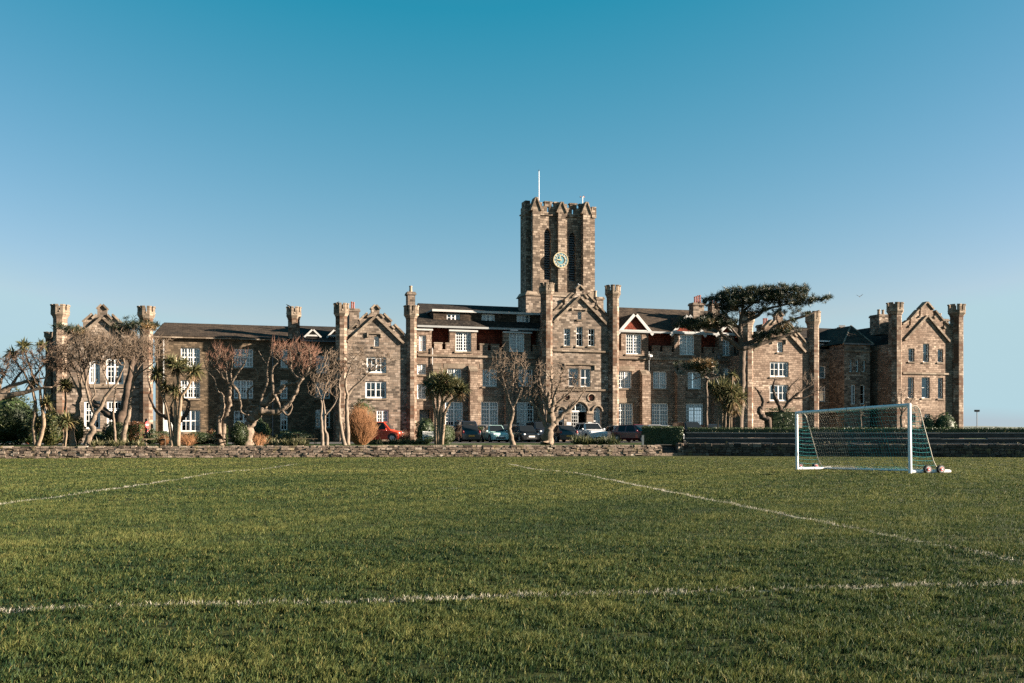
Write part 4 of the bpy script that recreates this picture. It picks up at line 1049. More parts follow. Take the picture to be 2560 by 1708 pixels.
# ---------------------------------------------------------------- grass of the pitch
def grass():
    V, T, C = [], [], []
    base = 0
    def lumps(x, y):
        return (np.sin(x * 1.9 + 1.3 * np.sin(y * .8)) * np.sin(y * 2.3 + .9 * np.sin(x * 1.1)) + .7 * np.sin(x * 4.7 + y * 3.1) * np.sin(y * 5.9 - x * 2.2) + .5 * np.sin(x * 11.3 - y * 7.7) * np.sin(y * 13.1 + x * 4.1)) / 2.2
    segs = [(np.array([p.x for p in L]), np.array([p.y for p in L]), k) for L, k in ((L1, .07), (L2, .065), (L3, .07))]
    for y0, y1, dens, hgt, wid, two in ((4.6, 8.5, 8500, .034, .0031, True), (8.5, 13, 6000, .034, .0036, True), (13, 21, 3000, .033, .0050, False), (21, 34, 1100, .033, .009, False), (34, 60, 260, .030, .018, False)):
        xm = .56 * y1 + 1.5
        n = int(2 * xm * (y1 - y0) * dens)
        per = 16 if two else 10
        m_ = max(1, n // per); cx, cy = nrg.uniform(-xm, xm, m_), nrg.uniform(y0 - .1, y1 + .1, m_)
        ci = nrg.integers(0, m_, n); ch = nrg.normal(0, 1, m_)[ci]; ct = nrg.normal(0, 1, m_)[ci]; sg = (.022 if two else .035) * nrg.uniform(.5, 1.5, m_)[ci]
        x = cx[ci] + nrg.normal(0, 1, n) * sg; y = cy[ci] + nrg.normal(0, 1, n) * sg
        keep = np.abs(x) < .56 * y + 1.2
        lp = lumps(x, y) * 1.3
        keep &= nrg.random(n) < np.clip(.78 + .6 * lp, .12, 1)
        # stay on the pitch side of the walls
        yw = np.where(x < 10, WL.y + (x - WL.x) * WD.y / WD.x, TL0.y + (x - TL0.x) * TDv.y / TDv.x) - .15
        keep &= y < yw
        x, y, lp, ch, ct = x[keep], y[keep], lp[keep], ch[keep], ct[keep]; n = len(x)
        a = np.clip((y - 34) / 10, 0, 1); z = -.2 * a * a * (3 - 2 * a)
        big = np.sin(x * .35 + 1) * np.sin(y * .27 + .5) + .6 * np.sin(x * .8 - y * .5)
        h = hgt * np.clip(1 + .45 * lp + .30 * ch + nrg.normal(0, .25, n), .25, 2.3)
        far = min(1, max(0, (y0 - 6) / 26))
        tone = np.clip(.31 + .13 * far + (.15 - .06 * far) * lp + .06 * big + .07 * ct + nrg.normal(0, .10 - .04 * far, n), .0, .62)  # shade between near blades and in hollows is put into the tone
        dry = np.clip(.5 + .5 * np.sin(x * .9 + 2 * np.sin(y * .6)) * np.sin(y * 1.1 + 1.5 * np.sin(x * .5)), 0, 1)
        st = nrg.random(n); tone = np.where(st < .015 + .075 * dry ** 2, nrg.uniform(.58, .8, n), tone)
        for li, (X, Y, k) in enumerate(segs):
            dm = np.full(n, 9.0)
            for i in range(len(X) - 1):
                dx, dy = X[i + 1] - X[i], Y[i + 1] - Y[i]; L2_ = dx * dx + dy * dy
                t = np.clip(((x - X[i]) * dx + (y - Y[i]) * dy) / L2_, 0, 1)
                dm = np.minimum(dm, np.hypot(x - X[i] - t * dx, y - Y[i] - t * dy))
            amount = .50 + .38 * np.sin(x * 2.1 + y) * np.sin(x * .9 + 2) - .03 * np.clip(x, 0, 9)
            if li: amount = .74 + .2 * np.sin(x * 2.3 + y * .7) - .5 * np.clip((17.5 - y) / 4, 0, 1) * (li == 1)
            on = (dm < k * nrg.uniform(.6, 1.35, n)) & (nrg.random(n) < amount)
            tone = np.where(on, nrg.uniform(.88, 1.0, n), tone)
        th = nrg.uniform(0, 2 * np.pi, n); ln = nrg.uniform(.15, 1.0, n) * h
        lx, ly = np.cos(th) * ln + .25 * h, np.sin(th) * ln
        ph = nrg.uniform(0, np.pi, n); w = wid * nrg.uniform(.6, 1.4, n)
        wx, wy = np.cos(ph) * w, np.sin(ph) * w
        p0 = np.stack([x - wx, y - wy, z - .004], 1); p1 = np.stack([x + wx, y + wy, z - .004], 1)
        tip = np.stack([x + lx, y + ly, z + h], 1)
        if two:
            q0 = np.stack([x - wx * .75 + lx * .35, y - wy * .75 + ly * .35, z + h * .62], 1); q1 = np.stack([x + wx * .75 + lx * .35, y + wy * .75 + ly * .35, z + h * .62], 1)
            V.append(np.stack([p0, p1, q1, q0, tip], 1).reshape(-1, 3))
            i = base + np.arange(n) * 5
            T.append(np.stack([np.stack([i, i + 1, i + 2], 1), np.stack([i, i + 2, i + 3], 1), np.stack([i + 3, i + 2, i + 4], 1)], 1).reshape(-1, 3)); C.append(np.repeat(tone, 3)); base += n * 5
        else:
            V.append(np.stack([p0, p1, tip], 1).reshape(-1, 3)); i = base + np.arange(n) * 3
            T.append(np.stack([i, i + 1, i + 2], 1)); C.append(tone); base += n * 3
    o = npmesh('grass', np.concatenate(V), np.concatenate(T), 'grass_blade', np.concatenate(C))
    tag(o, kind='stuff')
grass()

# ================================================================ WALLS AND TERRACE
def rubble_wall(o2, d2_, n2, length, z0, z1, seed, mat, thick=.45, parent=None, name='stone_wall', courses=4):
    r = random.Random(seed); b = MB()
    P = lambda s, q, z: (o2.x + d2_.x * s + n2.x * q, o2.y + d2_.y * s + n2.y * q, z)
    H = z1 - z0
    hs = [r.uniform(.8, 1.25) for _ in range(courses)]; sm = sum(hs); z = z0
    # mortar core
    c = [P(0, .07, z0 - .15), P(length, .07, z0 - .15), P(length, thick, z0 - .15), P(0, thick, z0 - .15), P(0, .07, z1 - .06), P(length, .07, z1 - .06), P(length, thick, z1 - .06), P(0, thick, z1 - .06)]
    b.hexa(c, 0, .04)
    for k, hh in enumerate(hs):
        dz = H * hh / sm; s = -r.uniform(0, .2)
        while s < length:
            w = r.uniform(.15, .48) * (1.15 if k == courses - 1 else 1)
            sub = r.random() < .3 and k < courses - 1
            rows = [(z, z + dz)] if not sub else [(z, z + dz * .48), (z + dz * .5, z + dz)]
            for (za, zb_) in rows:
                a0, a1 = max(s + .008, 0), min(s + w - .008, length)
                if a1 - a0 < .06: continue
                j = lambda m_: r.uniform(-m_, m_)
                f = r.uniform(-.035, .025)
                tp = zb_ - .008 + (r.uniform(-.025, .02) if k == courses - 1 else 0)
                ff = f + r.uniform(-.025, .025)
                p = [P(a0 + j(.02), f + j(.02), za + .01 + j(.02)), P(a1 + j(.02), ff + j(.02), za + .01 + j(.02)), P(a1, .12, za), P(a0, .12, za),
                     P(a0 + j(.02), f + j(.02), tp + j(.02)), P(a1 + j(.02), ff + j(.02), tp + j(.02)), P(a1, .12 if k < courses - 1 else thick, tp), P(a0, .12 if k < courses - 1 else thick, tp)]
                b.hexa(p, 0, min(1, max(0, r.gauss(.5, .22))))
            s += w
        z += dz
    o = b.build(name, mat, parent)
    me = o.data
    bm_ = o.modifiers.new('bevel', 'BEVEL'); bm_.width = .025; bm_.segments = 1; bm_.limit_method = 'ANGLE'
    return o
gw = rubble_wall(WL - WD * 20, WD, WN, (WR - WL).length + 20, -.2, .52, 4, 'rubble', courses=5)
tag(gw, 'low rubble stone wall with pale capstones edging the garden above the pitch', 'wall')
terrace = thing('spectator_terrace', 'dark stepped stone and concrete terrace beside the pitch behind the goal', 'terrace', (0, 0, 0))
rubble_wall(TL0, TDv, TNv, 42, -.2, .60, 9, 'rubble_shaded', .5, terrace, 'retaining_wall')
b = MB(); Q = lambda s, q, z: (TL0.x + TDv.x * s + TNv.x * q, TL0.y + TDv.y * s + TNv.y * q, z)
def tbox(b, s0, s1, q0, q1, z0, z1, m=0): b.hexa([Q(s0, q0, z0), Q(s1, q0, z0), Q(s1, q1, z0), Q(s0, q1, z0), Q(s0, q0, z1), Q(s1, q0, z1), Q(s1, q1, z1), Q(s0, q1, z1)], m)
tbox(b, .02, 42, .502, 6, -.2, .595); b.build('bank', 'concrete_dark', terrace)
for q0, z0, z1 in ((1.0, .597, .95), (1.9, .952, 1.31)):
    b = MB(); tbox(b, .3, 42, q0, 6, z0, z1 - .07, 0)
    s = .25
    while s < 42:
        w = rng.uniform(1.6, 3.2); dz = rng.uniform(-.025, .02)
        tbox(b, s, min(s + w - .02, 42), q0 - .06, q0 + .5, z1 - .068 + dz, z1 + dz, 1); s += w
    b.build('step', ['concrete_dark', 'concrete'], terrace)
b = MB(); s = .1
while s < 42:
    w = rng.uniform(1.2, 2.6)
    if rng.random() < .45: tbox(b, s, s + w - .02, .56, .98, .598, .645, 0)
    s += w
b.build('kerb', 'concrete', terrace)
pier = rubble_wall(Vector((10.72, 64.2)), WD, WN, .36, -.2, .62, 21, 'rubble', .6, terrace, 'end_pier')
st = thing('garden_steps', 'narrow stone steps in the gap between the garden wall and the terrace', 'steps', (0, 0, 0))
for i in range(4):
    b = MB(); p0 = WR + WD * .02 + WN * (i * .34 + .05)
    a, c = p0, p0 + WD * 1.05; e = WN * (1.5 - i * .34)
    z = -.2 + .18 * (i + 1)
    b.hexa([(a.x, a.y, -.3), (c.x, c.y, -.3), (c.x + e.x, c.y + e.y, -.3), (a.x + e.x, a.y + e.y, -.3), (a.x, a.y, z), (c.x, c.y, z), (c.x + e.x, c.y + e.y, z), (a.x + e.x, a.y + e.y, z)])
    b.build('step', 'rubble' if i == 0 else 'concrete_dark', st)

# ================================================================ GOAL
gL, gR = Vector((11.86, 41.4, field_h(41.4))), Vector((13.80, 34.5, field_h(34.5)))
gx = (gR - gL); GW = gx.length; gx.normalize(); gy = Vector((0, 0, 1)).cross(gx).normalized(); gz = gx.cross(gy)
goal = thing('football_goal', 'white wheeled football goal with teal and pale netting standing on the pitch', 'goal')
goal.matrix_world = Matrix((( gx.x, gy.x, gz.x, gL.x), (gx.y, gy.y, gz.y, gL.y), (gx.z, gy.z, gz.z, gL.z), (0, 0, 0, 1)))
HG = 2.44
for x in (0, GW):
    b = MB(); b.tube([(x, 0, .0), (x, 0, HG)], .062, 14); b.build('post', 'goal_white', goal, smooth=False)
    b = MB(); b.tube([(x, .063, .06), (x, 1.5, .06), (x, 1.62, .06), (x, 1.66, .06)], [.062, .062, .055, .03], 12); b.build('base_bar', 'goal_white', goal)
b = MB(); b.tube([(.063, 0, HG - .062), (GW - .063, 0, HG - .062)], .062, 14)
for f in (.33, .5, .66): b.tube([(GW * f - .02, 0, HG - .062), (GW * f + .02, 0, HG - .062)], .0645, 14, 1)
b.build('crossbar', ['goal_white', 'grey_paint'], goal)
b = MB(); b.tube([(.063, 1.38, .06), (GW - .063, 1.38, .06)], .05, 10); b.build('back_bar', 'goal_white', goal)
PR = [(0.02, HG - .06), (.34, HG - .10), (.44, HG - .22), (.98, .42), (1.12, .18), (1.36, .08)]
def prof_pt(f):
    L = [0]
    for i in range(len(PR) - 1): L.append(L[-1] + math.dist(PR[i], PR[i + 1]))
    d = f * L[-1]
    for i in range(len(PR) - 1):
        if d <= L[i + 1] + 1e-9:
            u = (d - L[i]) / (L[i + 1] - L[i]); return (PR[i][0] + (PR[i + 1][0] - PR[i][0]) * u, PR[i][1] + (PR[i + 1][1] - PR[i][1]) * u)
    return PR[-1]
def prof_y(z):
    for i in range(len(PR) - 1):
        if PR[i + 1][1] <= z <= PR[i][1]:
            u = (PR[i][1] - z) / (PR[i][1] - PR[i + 1][1]); return PR[i][0] + (PR[i + 1][0] - PR[i][0]) * u
    return PR[-1][0]
for x in (.03, GW - .03):
    b = MB(); b.tube([(x, *p) for p in PR], .017, 6); b.build('net_stay', 'net_pale', goal)
def sidenet(x):
    b = MB(); r = random.Random(int(x * 10)); rad = .0062
    z = .12
    while z < HG - .12:
        ye = prof_y(z); n = 8; sag = r.uniform(.02, .05)
        b.tube([(x + .04 * math.sin(math.pi * i / n) * math.sin(z * 2), ye * i / n, z + .05 * (1 - i / n) - sag * math.sin(math.pi * i / n)) for i in range(n + 1)], rad * 1.25, 3, 0, cap=False); z += .155
    y = .1
    while y < 1.3:
        # vertical strands reach up to the stay
        zt = next((zz_ / 100 for zz_ in range(235, 5, -2) if prof_y(zz_ / 100) >= y), .1)
        b.tube([(x + .04 * math.sin(math.pi * i / 6), y + .015 * math.sin(i * 1.7), .05 + (zt - .05) * i / 6) for i in range(7)], rad * .8, 3, 0, cap=False); y += .145
    b.build('side_net', 'net_teal', goal)
sidenet(.03); sidenet(GW - .03)
b = MB(); n = 46; r = random.Random(8)
for i in range(n + 1):
    x = .05 + (GW - .1) * i / n
    pale = (i < 15 or i % 20 in (0, 1) or i > n - 12)
    pts = []
    for j in range(11):
        y, z = prof_pt(j / 10); s_ = math.sin(math.pi * j / 10)
        pts.append((x + .05 * s_ * math.sin(i * .23), y + .06 * s_, z - .05 * s_))
    b.tube(pts, (.010 if i in (13, 31) else (.0058 if pale else .0048)), 3, 1 if pale else 0, cap=False)
for j in range(1, 19):
    f = j / 19; y, z = prof_pt(f); s_ = math.sin(math.pi * f)
    m = 28
    for h0, h1, mt in ((0, 9, 1), (9, 28, 0)):
        b.tube([(.05 + (GW - .1) * i / m, y + .06 * s_, z - .05 * s_ - .03 * abs(math.sin(i * math.pi / 4))) for i in range(h0, h1 + 1)], .0042, 3, mt, cap=False)
b.build('back_net', ['net_teal', 'net_pale'], goal)
def goal_wheel(x, y):
    b = MB()
    def disc(rad, x0, x1, m):
        k = len(b.v); nn = 18
        for xx in (x0, x1):
            for i in range(nn): b.v.append((xx, y + rad * math.cos(2 * math.pi * i / nn), .14 + rad * math.sin(2 * math.pi * i / nn)))
        for i in range(nn):
            q = (i + 1) % nn; b.f.append((k + i, k + q, k + nn + q, k + nn + i)); b.m.append(m); b.tone.append(.5)
        for c_ in (0, nn): b.f.append(tuple(k + c_ + i for i in range(nn))); b.m.append(m); b.tone.append(.5)
    s = -1 if x < GW / 2 else 1
    disc(.14, x, x + .10, 0)
    w = b.build('wheel', 'tyre', goal, bevel=.01)
    for nm, mt, rad in (('side_wall', 'grey_paint', .098), ('hub', 'sign_red', .066), ('axle_cap', 'white_paint', .026)):
        b = MB(); e = {'side_wall': .004, 'hub': .016, 'axle_cap': .03}[nm]
        disc(rad, x - e, x + .10 + e, 0); b.build(nm, mt, w)
for x, y in ((GW + .07, .62), (GW + .07, 1.16), (-.17, .22), (-.17, .95)): goal_wheel(x, y)

# ================================================================ CARS
def car(label, px, d, w, h, L, colr, front=True, rot=0.0, kind='hatch', plate='plate_white', roofrails=False, name='parked_car'):
    p = at(px, HZ, d); g = garden_h(d) + .008
    root = thing(name, label, 'van' if kind == 'van' else 'car', (p.x, p.y, g), BETA + rot + (0 if front else math.pi), 'cars parked in front of the college')
    if kind == 'suv': f = [0, .04, .25, .40, .84, .97, 1]; top = [.46, .60, .66, 1, .99, .62, .45]; belt = [.44, .56, .63, .64, .64, .58, .44]; hw = [.84, .95, 1, 1, 1, .96, .88]
    elif kind == 'van': f = [0, .05, .20, .36, .93, .995, 1]; top = [.42, .52, .60, 1, 1, .62, .5]; belt = [.40, .48, .58, .60, .60, .60, .5]; hw = [.84, .95, 1, 1, 1, .99, .97]
    elif kind == 'saloon': f = [0, .05, .30, .46, .74, .90, 1]; top = [.42, .54, .62, 1, .98, .66, .5]; belt = [.4, .5, .6, .61, .61, .62, .48]; hw = [.84, .95, 1, 1, 1, .97, .88]
    else: f = [0, .05, .27, .44, .80, .97, 1]; top = [.43, .55, .61, 1, .97, .64, .43]; belt = [.41, .52, .59, .60, .61, .60, .42]; hw = [.82, .94, 1, 1, 1, .95, .85]
    H = w / 2
    def ring(i):
        a = H * hw[i]; tp = top[i] * h; be = belt[i] * h; zl = .20 if 0 < i < 6 else .28
        cab = tp > be + .25
        ta = a * (.74 if cab else .86)
        y = f[i] * L - L / 2
        return [(-a * .93, y, zl), (-a, y, zl + .18), (-a * 1.0, y, be - .05), (-a * .965, y, be), (-ta, y, tp - .05), (-ta * .86, y, tp), (ta * .86, y, tp), (ta, y, tp - .05), (a * .965, y, be), (a, y, be - .05), (a, y, zl + .18), (a * .93, y, zl)]
    rings = [ring(i) for i in range(7)]
    b = MB(); n = 12
    for rg in rings: b.v += rg
    for i in range(6):
        for k in range(n - 1):
            b.f.append((i * n + k, i * n + k + 1, (i + 1) * n + k + 1, (i + 1) * n + k)); b.m.append(0); b.tone.append(.5)
        b.f.append((i * n + n - 1, i * n, (i + 1) * n, (i + 1) * n + n - 1)); b.m.append(0); b.tone.append(.5)
    b.f.append(tuple(range(n))); b.m.append(0); b.tone.append(.5); b.f.append(tuple(6 * n + k for k in reversed(range(n)))); b.m.append(0); b.tone.append(.5)
    wb = .30 if h < 1.6 else .34
    for fy in (.17, .81):        # wheel arches
        for s in (-1, 1):
            k = len(b.v); nn = 12
            for xx in (s * H * .80, s * H * 1.012):
                for i in range(nn + 1): a = math.pi * i / nn; b.v.append((xx, fy * L - L / 2 + (wb + .07) * math.cos(a), wb + .02 + (wb + .07) * math.sin(a)))
            b.f.append(tuple(k + nn + 1 + i for i in range(nn + 1))); b.m.append(1); b.tone.append(.5)
    b.build('body', [colr, 'trim_black'], root, bevel=.03, smooth=False)
    V = lambda q: Vector(q)
    def glassq(name, q, off, sc_=.90):
        q = [V(v) for v in q]; c = sum(q, Vector()) / len(q)
        q = [c + (v - c) * sc_ for v in q]
        nn = (q[1] - q[0]).cross(q[-1] - q[0]).normalized()
        if nn.dot(off) < 0: nn = -nn
        g_ = MB(); g_.quad(*[v + nn * .022 for v in q]); g_.build(name, 'car_glass', root)
    glassq('windscreen', [Vector(rings[2][5]).lerp(V(rings[3][5]), .04) + Vector((-.06, 0, 0)), V(rings[2][6]).lerp(V(rings[3][6]), .04) + Vector((.06, 0, 0)), V(rings[3][6]).lerp(V(rings[2][6]), .08), V(rings[3][5]).lerp(V(rings[2][5]), .08)], Vector((0, -1, .5)), 1.0)
    glassq('rear_window', [V(rings[4][5]).lerp(V(rings[5][5]), .1), V(rings[4][6]).lerp(V(rings[5][6]), .1), V(rings[5][6]).lerp(V(rings[4][6]), .12), V(rings[5][5]).lerp(V(rings[4][5]), .12)], Vector((0, 1, .3)), 1.0)
    for s, ia, ib in ((-1, 3, 4), (1, 8, 7)):
        for i0, i1 in ((3, 4),):
            A, B, C, D = V(rings[i0][ia]), V(rings[i1][ia]), V(rings[i1][ib]), V(rings[i0][ib])
            m0, m1 = A.lerp(B, .47), D.lerp(C, .47); m2, m3 = A.lerp(B, .52), D.lerp(C, .52)
            glassq('side_window', [V(rings[2][ia]).lerp(A, .45), m0, m1, D], Vector((s, 0, .2)))
            if kind != 'van': glassq('side_window', [m2, B, C, m3], Vector((s, 0, .2)))
    yf, yr = -L / 2, L / 2
    for s in (-1, 1):
        b = MB(); b.ball((s * H * .70, yf + .13, belt[1] * h - .08), .11, 10, 6, sc=(1.25, .9, .85)); b.build('headlight', 'lamp_clear', root, smooth=True)
        b = MB(); b.ball((s * H * .80, yr - .14, belt[5] * h - .02), .12, 10, 6, sc=(.9, .9, 1.25)); b.build('tail_light', 'tail_red', root, smooth=True)
        b = MB(); b.ball((s * (H + .09), yf + L * .30, belt[2] * h + .09), .09, 8, 6, sc=(1.2, .7, .8)); b.build('mirror', colr, root, smooth=True)
    b = MB(); b.box(-H * .52, H * .52, yf - .012, yf + .1, .30, .44); b.box(-H * .45, H * .45, yf - .006 + L * .01, yf + .12, belt[0] * h - .10, belt[0] * h + .03); b.build('grille', 'trim_black', root)
    b = MB(); b.box(-.26, .26, yf - .03, yf - .014, .44, .55); b.build('number_plate', 'plate_white', root)
    b = MB(); b.box(-.26, .26, yr + .012, yr + .028, .48, .60); b.build('number_plate', 'plate_yellow', root)
    for fy in (.17, .81):
        for s in (-1, 1):
            y = fy * L - L / 2; b = MB(); nn = 16
            x0, x1 = sorted((s * H * .78, s * H * 1.016))
            for xx in (x0, x1):
                for i in range(nn): b.v.append((xx, y + wb * math.cos(2 * math.pi * i / nn), wb + wb * math.sin(2 * math.pi * i / nn)))
            for i in range(nn): b.f.append((i, (i + 1) % nn, nn + (i + 1) % nn, nn + i)); b.m.append(0); b.tone.append(.5)
            b.f.append(tuple(range(nn))); b.f.append(tuple(nn + i for i in range(nn))); b.m += [0, 0]; b.tone += [.5, .5]
            w_ = b.build('wheel', 'tyre', root)
            b = MB(); xx = s * H * 1.022
            b.quad(*[(xx, y + wb * .64 * math.cos(2 * math.pi * i / nn), wb + wb * .64 * math.sin(2 * math.pi * i / nn)) for i in range(nn)]); b.build('rim', 'rim', w_)
    if roofrails:
        for s in (-1, 1):
            b = MB(); b.tube([(s * H * .66, -L * .05, h + .0), (s * H * .66, -L * .03, h + .06), (s * H * .66, L * .28, h + .05), (s * H * .66, L * .30, h - .01)], .02, 6); b.build('roof_rail', 'rim', root)
    return root
car('small orange van parked side on behind the russet willow bush', 948, 87.5, 1.75, 1.75, 4.1, 'paint_orange', True, R(66), 'van', name='parked_van')
car('dark grey hatchback parked tail towards the wall beside the clipped round hedge', 1163, 85, 1.75, 1.5, 4.2, 'paint_black', False)
car('tall black estate car with roof rails behind the dark hatchback', 1161, 91, 1.8, 1.85, 4.6, 'paint_navy', False, kind='suv', roofrails=True)
car('mint green small car facing the wall, left of the slender bare tree', 1236.5, 85, 1.63, 1.45, 3.6, 'paint_mint')
car('silver car almost hidden behind the mint green small car', 1212, 91.5, 1.75, 1.5, 4.2, 'paint_silver')
car('grey car half hidden behind the slender bare tree trunk', 1272, 91, 1.75, 1.5, 4.2, 'paint_grey')
car('black rounded small car with big round headlights between the two bare trees', 1311.5, 84, 1.73, 1.42, 3.8, 'paint_black')
car('dark blue off roader behind the knobbly bare tree', 1349, 90, 1.85, 1.75, 4.5, 'paint_navy', kind='suv')
car('black hatchback with yellow rear number plate right of the knobbly tree', 1402, 84.5, 1.75, 1.45, 4.1, 'paint_black', False)
car('white compact off roader facing the wall near the arched entrance', 1474, 86, 1.80, 1.62, 4.2, 'paint_white', kind='suv', roofrails=True)
car('light grey car parked behind the dark red car', 1548, 91, 1.75, 1.45, 4.3, 'paint_silver')
car('dark red hatchback turned towards the clipped hedge', 1590, 83, 1.78, 1.5, 4.2, 'paint_red', True, R(28))
car('white hatchback roof showing over the clipped hedge', 1634, 91, 1.75, 1.5, 4.2, 'paint_white')
car('silver saloon with its windscreen showing over the clipped hedge', 1664, 88, 1.78, 1.42, 4.4, 'paint_silver', kind='saloon')
car('black off roader showing over the terrace below the tall ground floor window', 1722, 88.5, 1.9, 1.75, 4.6, 'paint_black', kind='suv')
car('dark blue saloon showing over the terrace beside the pine trunk', 1781, 90, 1.8, 1.55, 4.5, 'paint_navy', kind='saloon')

# ================================================================ GARDEN FURNITURE
def picnic(label, px, d, rz):
    p = at(px, HZ, d); t = thing('picnic_table', label, 'picnic table', (p.x, p.y, garden_h(d)), rz, 'picnic tables on the garden lawn')
    b = MB()
    for i in range(5): b.box(-.8, .8, -.36 + .145 * i, -.36 + .145 * i + .13, .70, .74)
    b.build('table_top', 'wood_weathered', t)
    for s in (-1, 1):
        b = MB(); b.box(-.8, .8, s * .72 - .13, s * .72 - .005, .40, .44); b.box(-.8, .8, s * .72 + .005, s * .72 + .13, .40, .44); b.build('bench_seat', 'wood_weathered', t)
    for x in (-.55, .55):
        b = MB(); b.box(x - .03, x + .03, -.86, .86, .33, .399); b.box(x - .03, x + .03, -.36, .36, .63, .699)
        for s in (-1, 1): b.hexa([(x + .031, s * .62 - .05, 0), (x + .075, s * .62 - .05, 0), (x + .075, s * .62 + .05, 0), (x + .031, s * .62 + .05, 0), (x + .031, s * .25 - .05, .69), (x + .075, s * .25 - .05, .69), (x + .075, s * .25 + .05, .69), (x + .031, s * .25 + .05, .69)])
        b.build('leg_frame', 'wood_weathered', t)
picnic('weathered picnic table beside the red road sign', 384, 61.5, .5)
picnic('weathered picnic table between the low hedge and the round clipped bush', 560, 62.5, .15)
picnic('weathered picnic table in shade behind the strap leaved plants', 765, 66, .1)
p = at(1079, HZ, 73); t = thing('garden_bench', 'white slatted garden bench beside the clipped round hedge', 'bench', (p.x, p.y, garden_h(73)), .15)
b = MB()
for i in range(4): b.box(-.65, .65, -.42 + .11 * i, -.42 + .11 * i + .09, .42, .45)
b.build('seat', 'white_paint', t)
b = MB(); b.box(-.65, .65, .04, .09, .55, .62); b.box(-.65, .65, .06, .11, .86, .93)
for i in range(13): b.box(-.6 + .1 * i - .03, -.6 + .1 * i + .03, .055, .085, .621, .859)
b.build('backrest', 'white_paint', t)
for x in (-.62, .62):
    b = MB(); b.box(x - .035, x + .035, -.42, -.36, 0, .64); b.box(x - .035, x + .035, .0, .055, 0, .9); b.box(x - .04, x + .04, -.45, 0, .641, .69); b.build('leg', 'white_paint', t)
p = at(369, HZ, 82); gz_ = garden_h(82)
t = thing('road_sign', 'round red no entry sign over a small triangular warning sign on one post', 'sign', (p.x, p.y, gz_), R(66))
b = MB(); b.tube([(0, .03, 0), (0, .03, 2.0)], .04, 8); b.build('post', 'dark_metal', t)
b = MB(); n = 24; zc = CZ - (1062 - HZ) / FP * -82 * -1 - gz_; zc = CZ + (HZ - 1062) / FP * 82 - gz_
b.quad(*[(.29 * math.cos(2 * math.pi * i / n), -.02, zc + .29 * math.sin(2 * math.pi * i / n)) for i in range(n)], m=0)
b.quad(*[(.29 * math.cos(-2 * math.pi * i / n), -.012, zc + .29 * math.sin(2 * math.pi * i / n)) for i in range(n)], m=2)
b.box(-.22, .22, -.026, -.021, zc - .05, zc + .05, 1); b.build('no_entry_disc', ['sign_red', 'sign_white', 'grey_paint'], t)
z2 = CZ + (HZ - 1084) / FP * 82 - gz_
b = MB(); b.quad((-.32, -.02, z2 - .25), (.32, -.02, z2 - .25), (0, -.02, z2 + .3), m=0); b.quad((-.21, -.024, z2 - .18), (.21, -.024, z2 - .18), (0, -.024, z2 + .18), m=1)
b.box(-.07, .07, -.03, -.026, z2 - .13, z2 - .02, 2); b.build('warning_triangle', ['sign_red', 'sign_white', 'trim_black'], t)
p = at(420, HZ, 82.5); t = thing('notice_sign', 'pale notice board on a post behind the forked palm trunks', 'sign', (p.x, p.y, garden_h(82.5)), R(50))
b = MB(); b.tube([(0, .03, 0), (0, .03, 1.9)], .035, 8); b.build('post', 'dark_metal', t)
b = MB(); b.box(-.4, .4, -.02, .0, .75, 1.85); b.build('board', 'grey_paint', t)
p = at(69, HZ, 75); b = MB(); b.prism(0, 0, [(0, .2), (.03, .2)], 4); b.prism(0, 0, [(.031, .14), (.2, .1)], 14); b.prism(0, 0, [(.2, .1), (.3, .068)], 14, m=1, cap=False); b.prism(0, 0, [(.3, .068), (.48, .03)], 14)
o = b.build('traffic_cone', ['cone_orange', 'sign_white'], loc=(p.x, p.y, garden_h(75))); tag(o, 'small orange traffic cone in the shade at the far left', 'traffic cone')
p = at(289, HZ, 80); t = thing('globe_lamp', 'white globe lamp on a short post behind the left garden trees', 'lamp', (p.x, p.y, garden_h(80)))
b = MB(); b.tube([(0, 0, 0), (0, 0, 1.72)], .04, 8); b.build('post', 'dark_metal', t); b = MB(); b.ball((0, 0, 1.86), .15, 14, 10); b.build('globe', 'sign_white', t, smooth=True)
p = at(2442.5, HZ, 90); t = thing('floodlight', 'small box floodlight on a thin pole at the far right', 'lamp', (p.x, p.y, garden_h(90)))
hz_ = CZ + (HZ - 1030) / FP * 90 - garden_h(90)
b = MB(); b.tube([(0, 0, 0), (0, 0, hz_)], .035, 8); b.build('pole', 'dark_metal', t)
b = MB(); b.hexa([(-.17, -.14, hz_ + .001), (.17, -.14, hz_ + .001), (.17, .14, hz_ + .001), (-.17, .14, hz_ + .001), (-.19, -.16, hz_ + .19), (.19, -.16, hz_ + .19), (.19, .16, hz_ + .19), (-.19, .16, hz_ + .19)]); b.build('lamp_head', 'dark_metal', t)
p = at(1607, HZ, 66); b = MB(); b.box(-.07, .07, -.06, .06, 0, .62); b.box(-.08, .08, -.07, .07, .621, .65)
tag(b.build('bollard', 'grey_paint', loc=(p.x, p.y, garden_h(66))), 'short pale post at the end of the clipped box hedge', 'bollard')

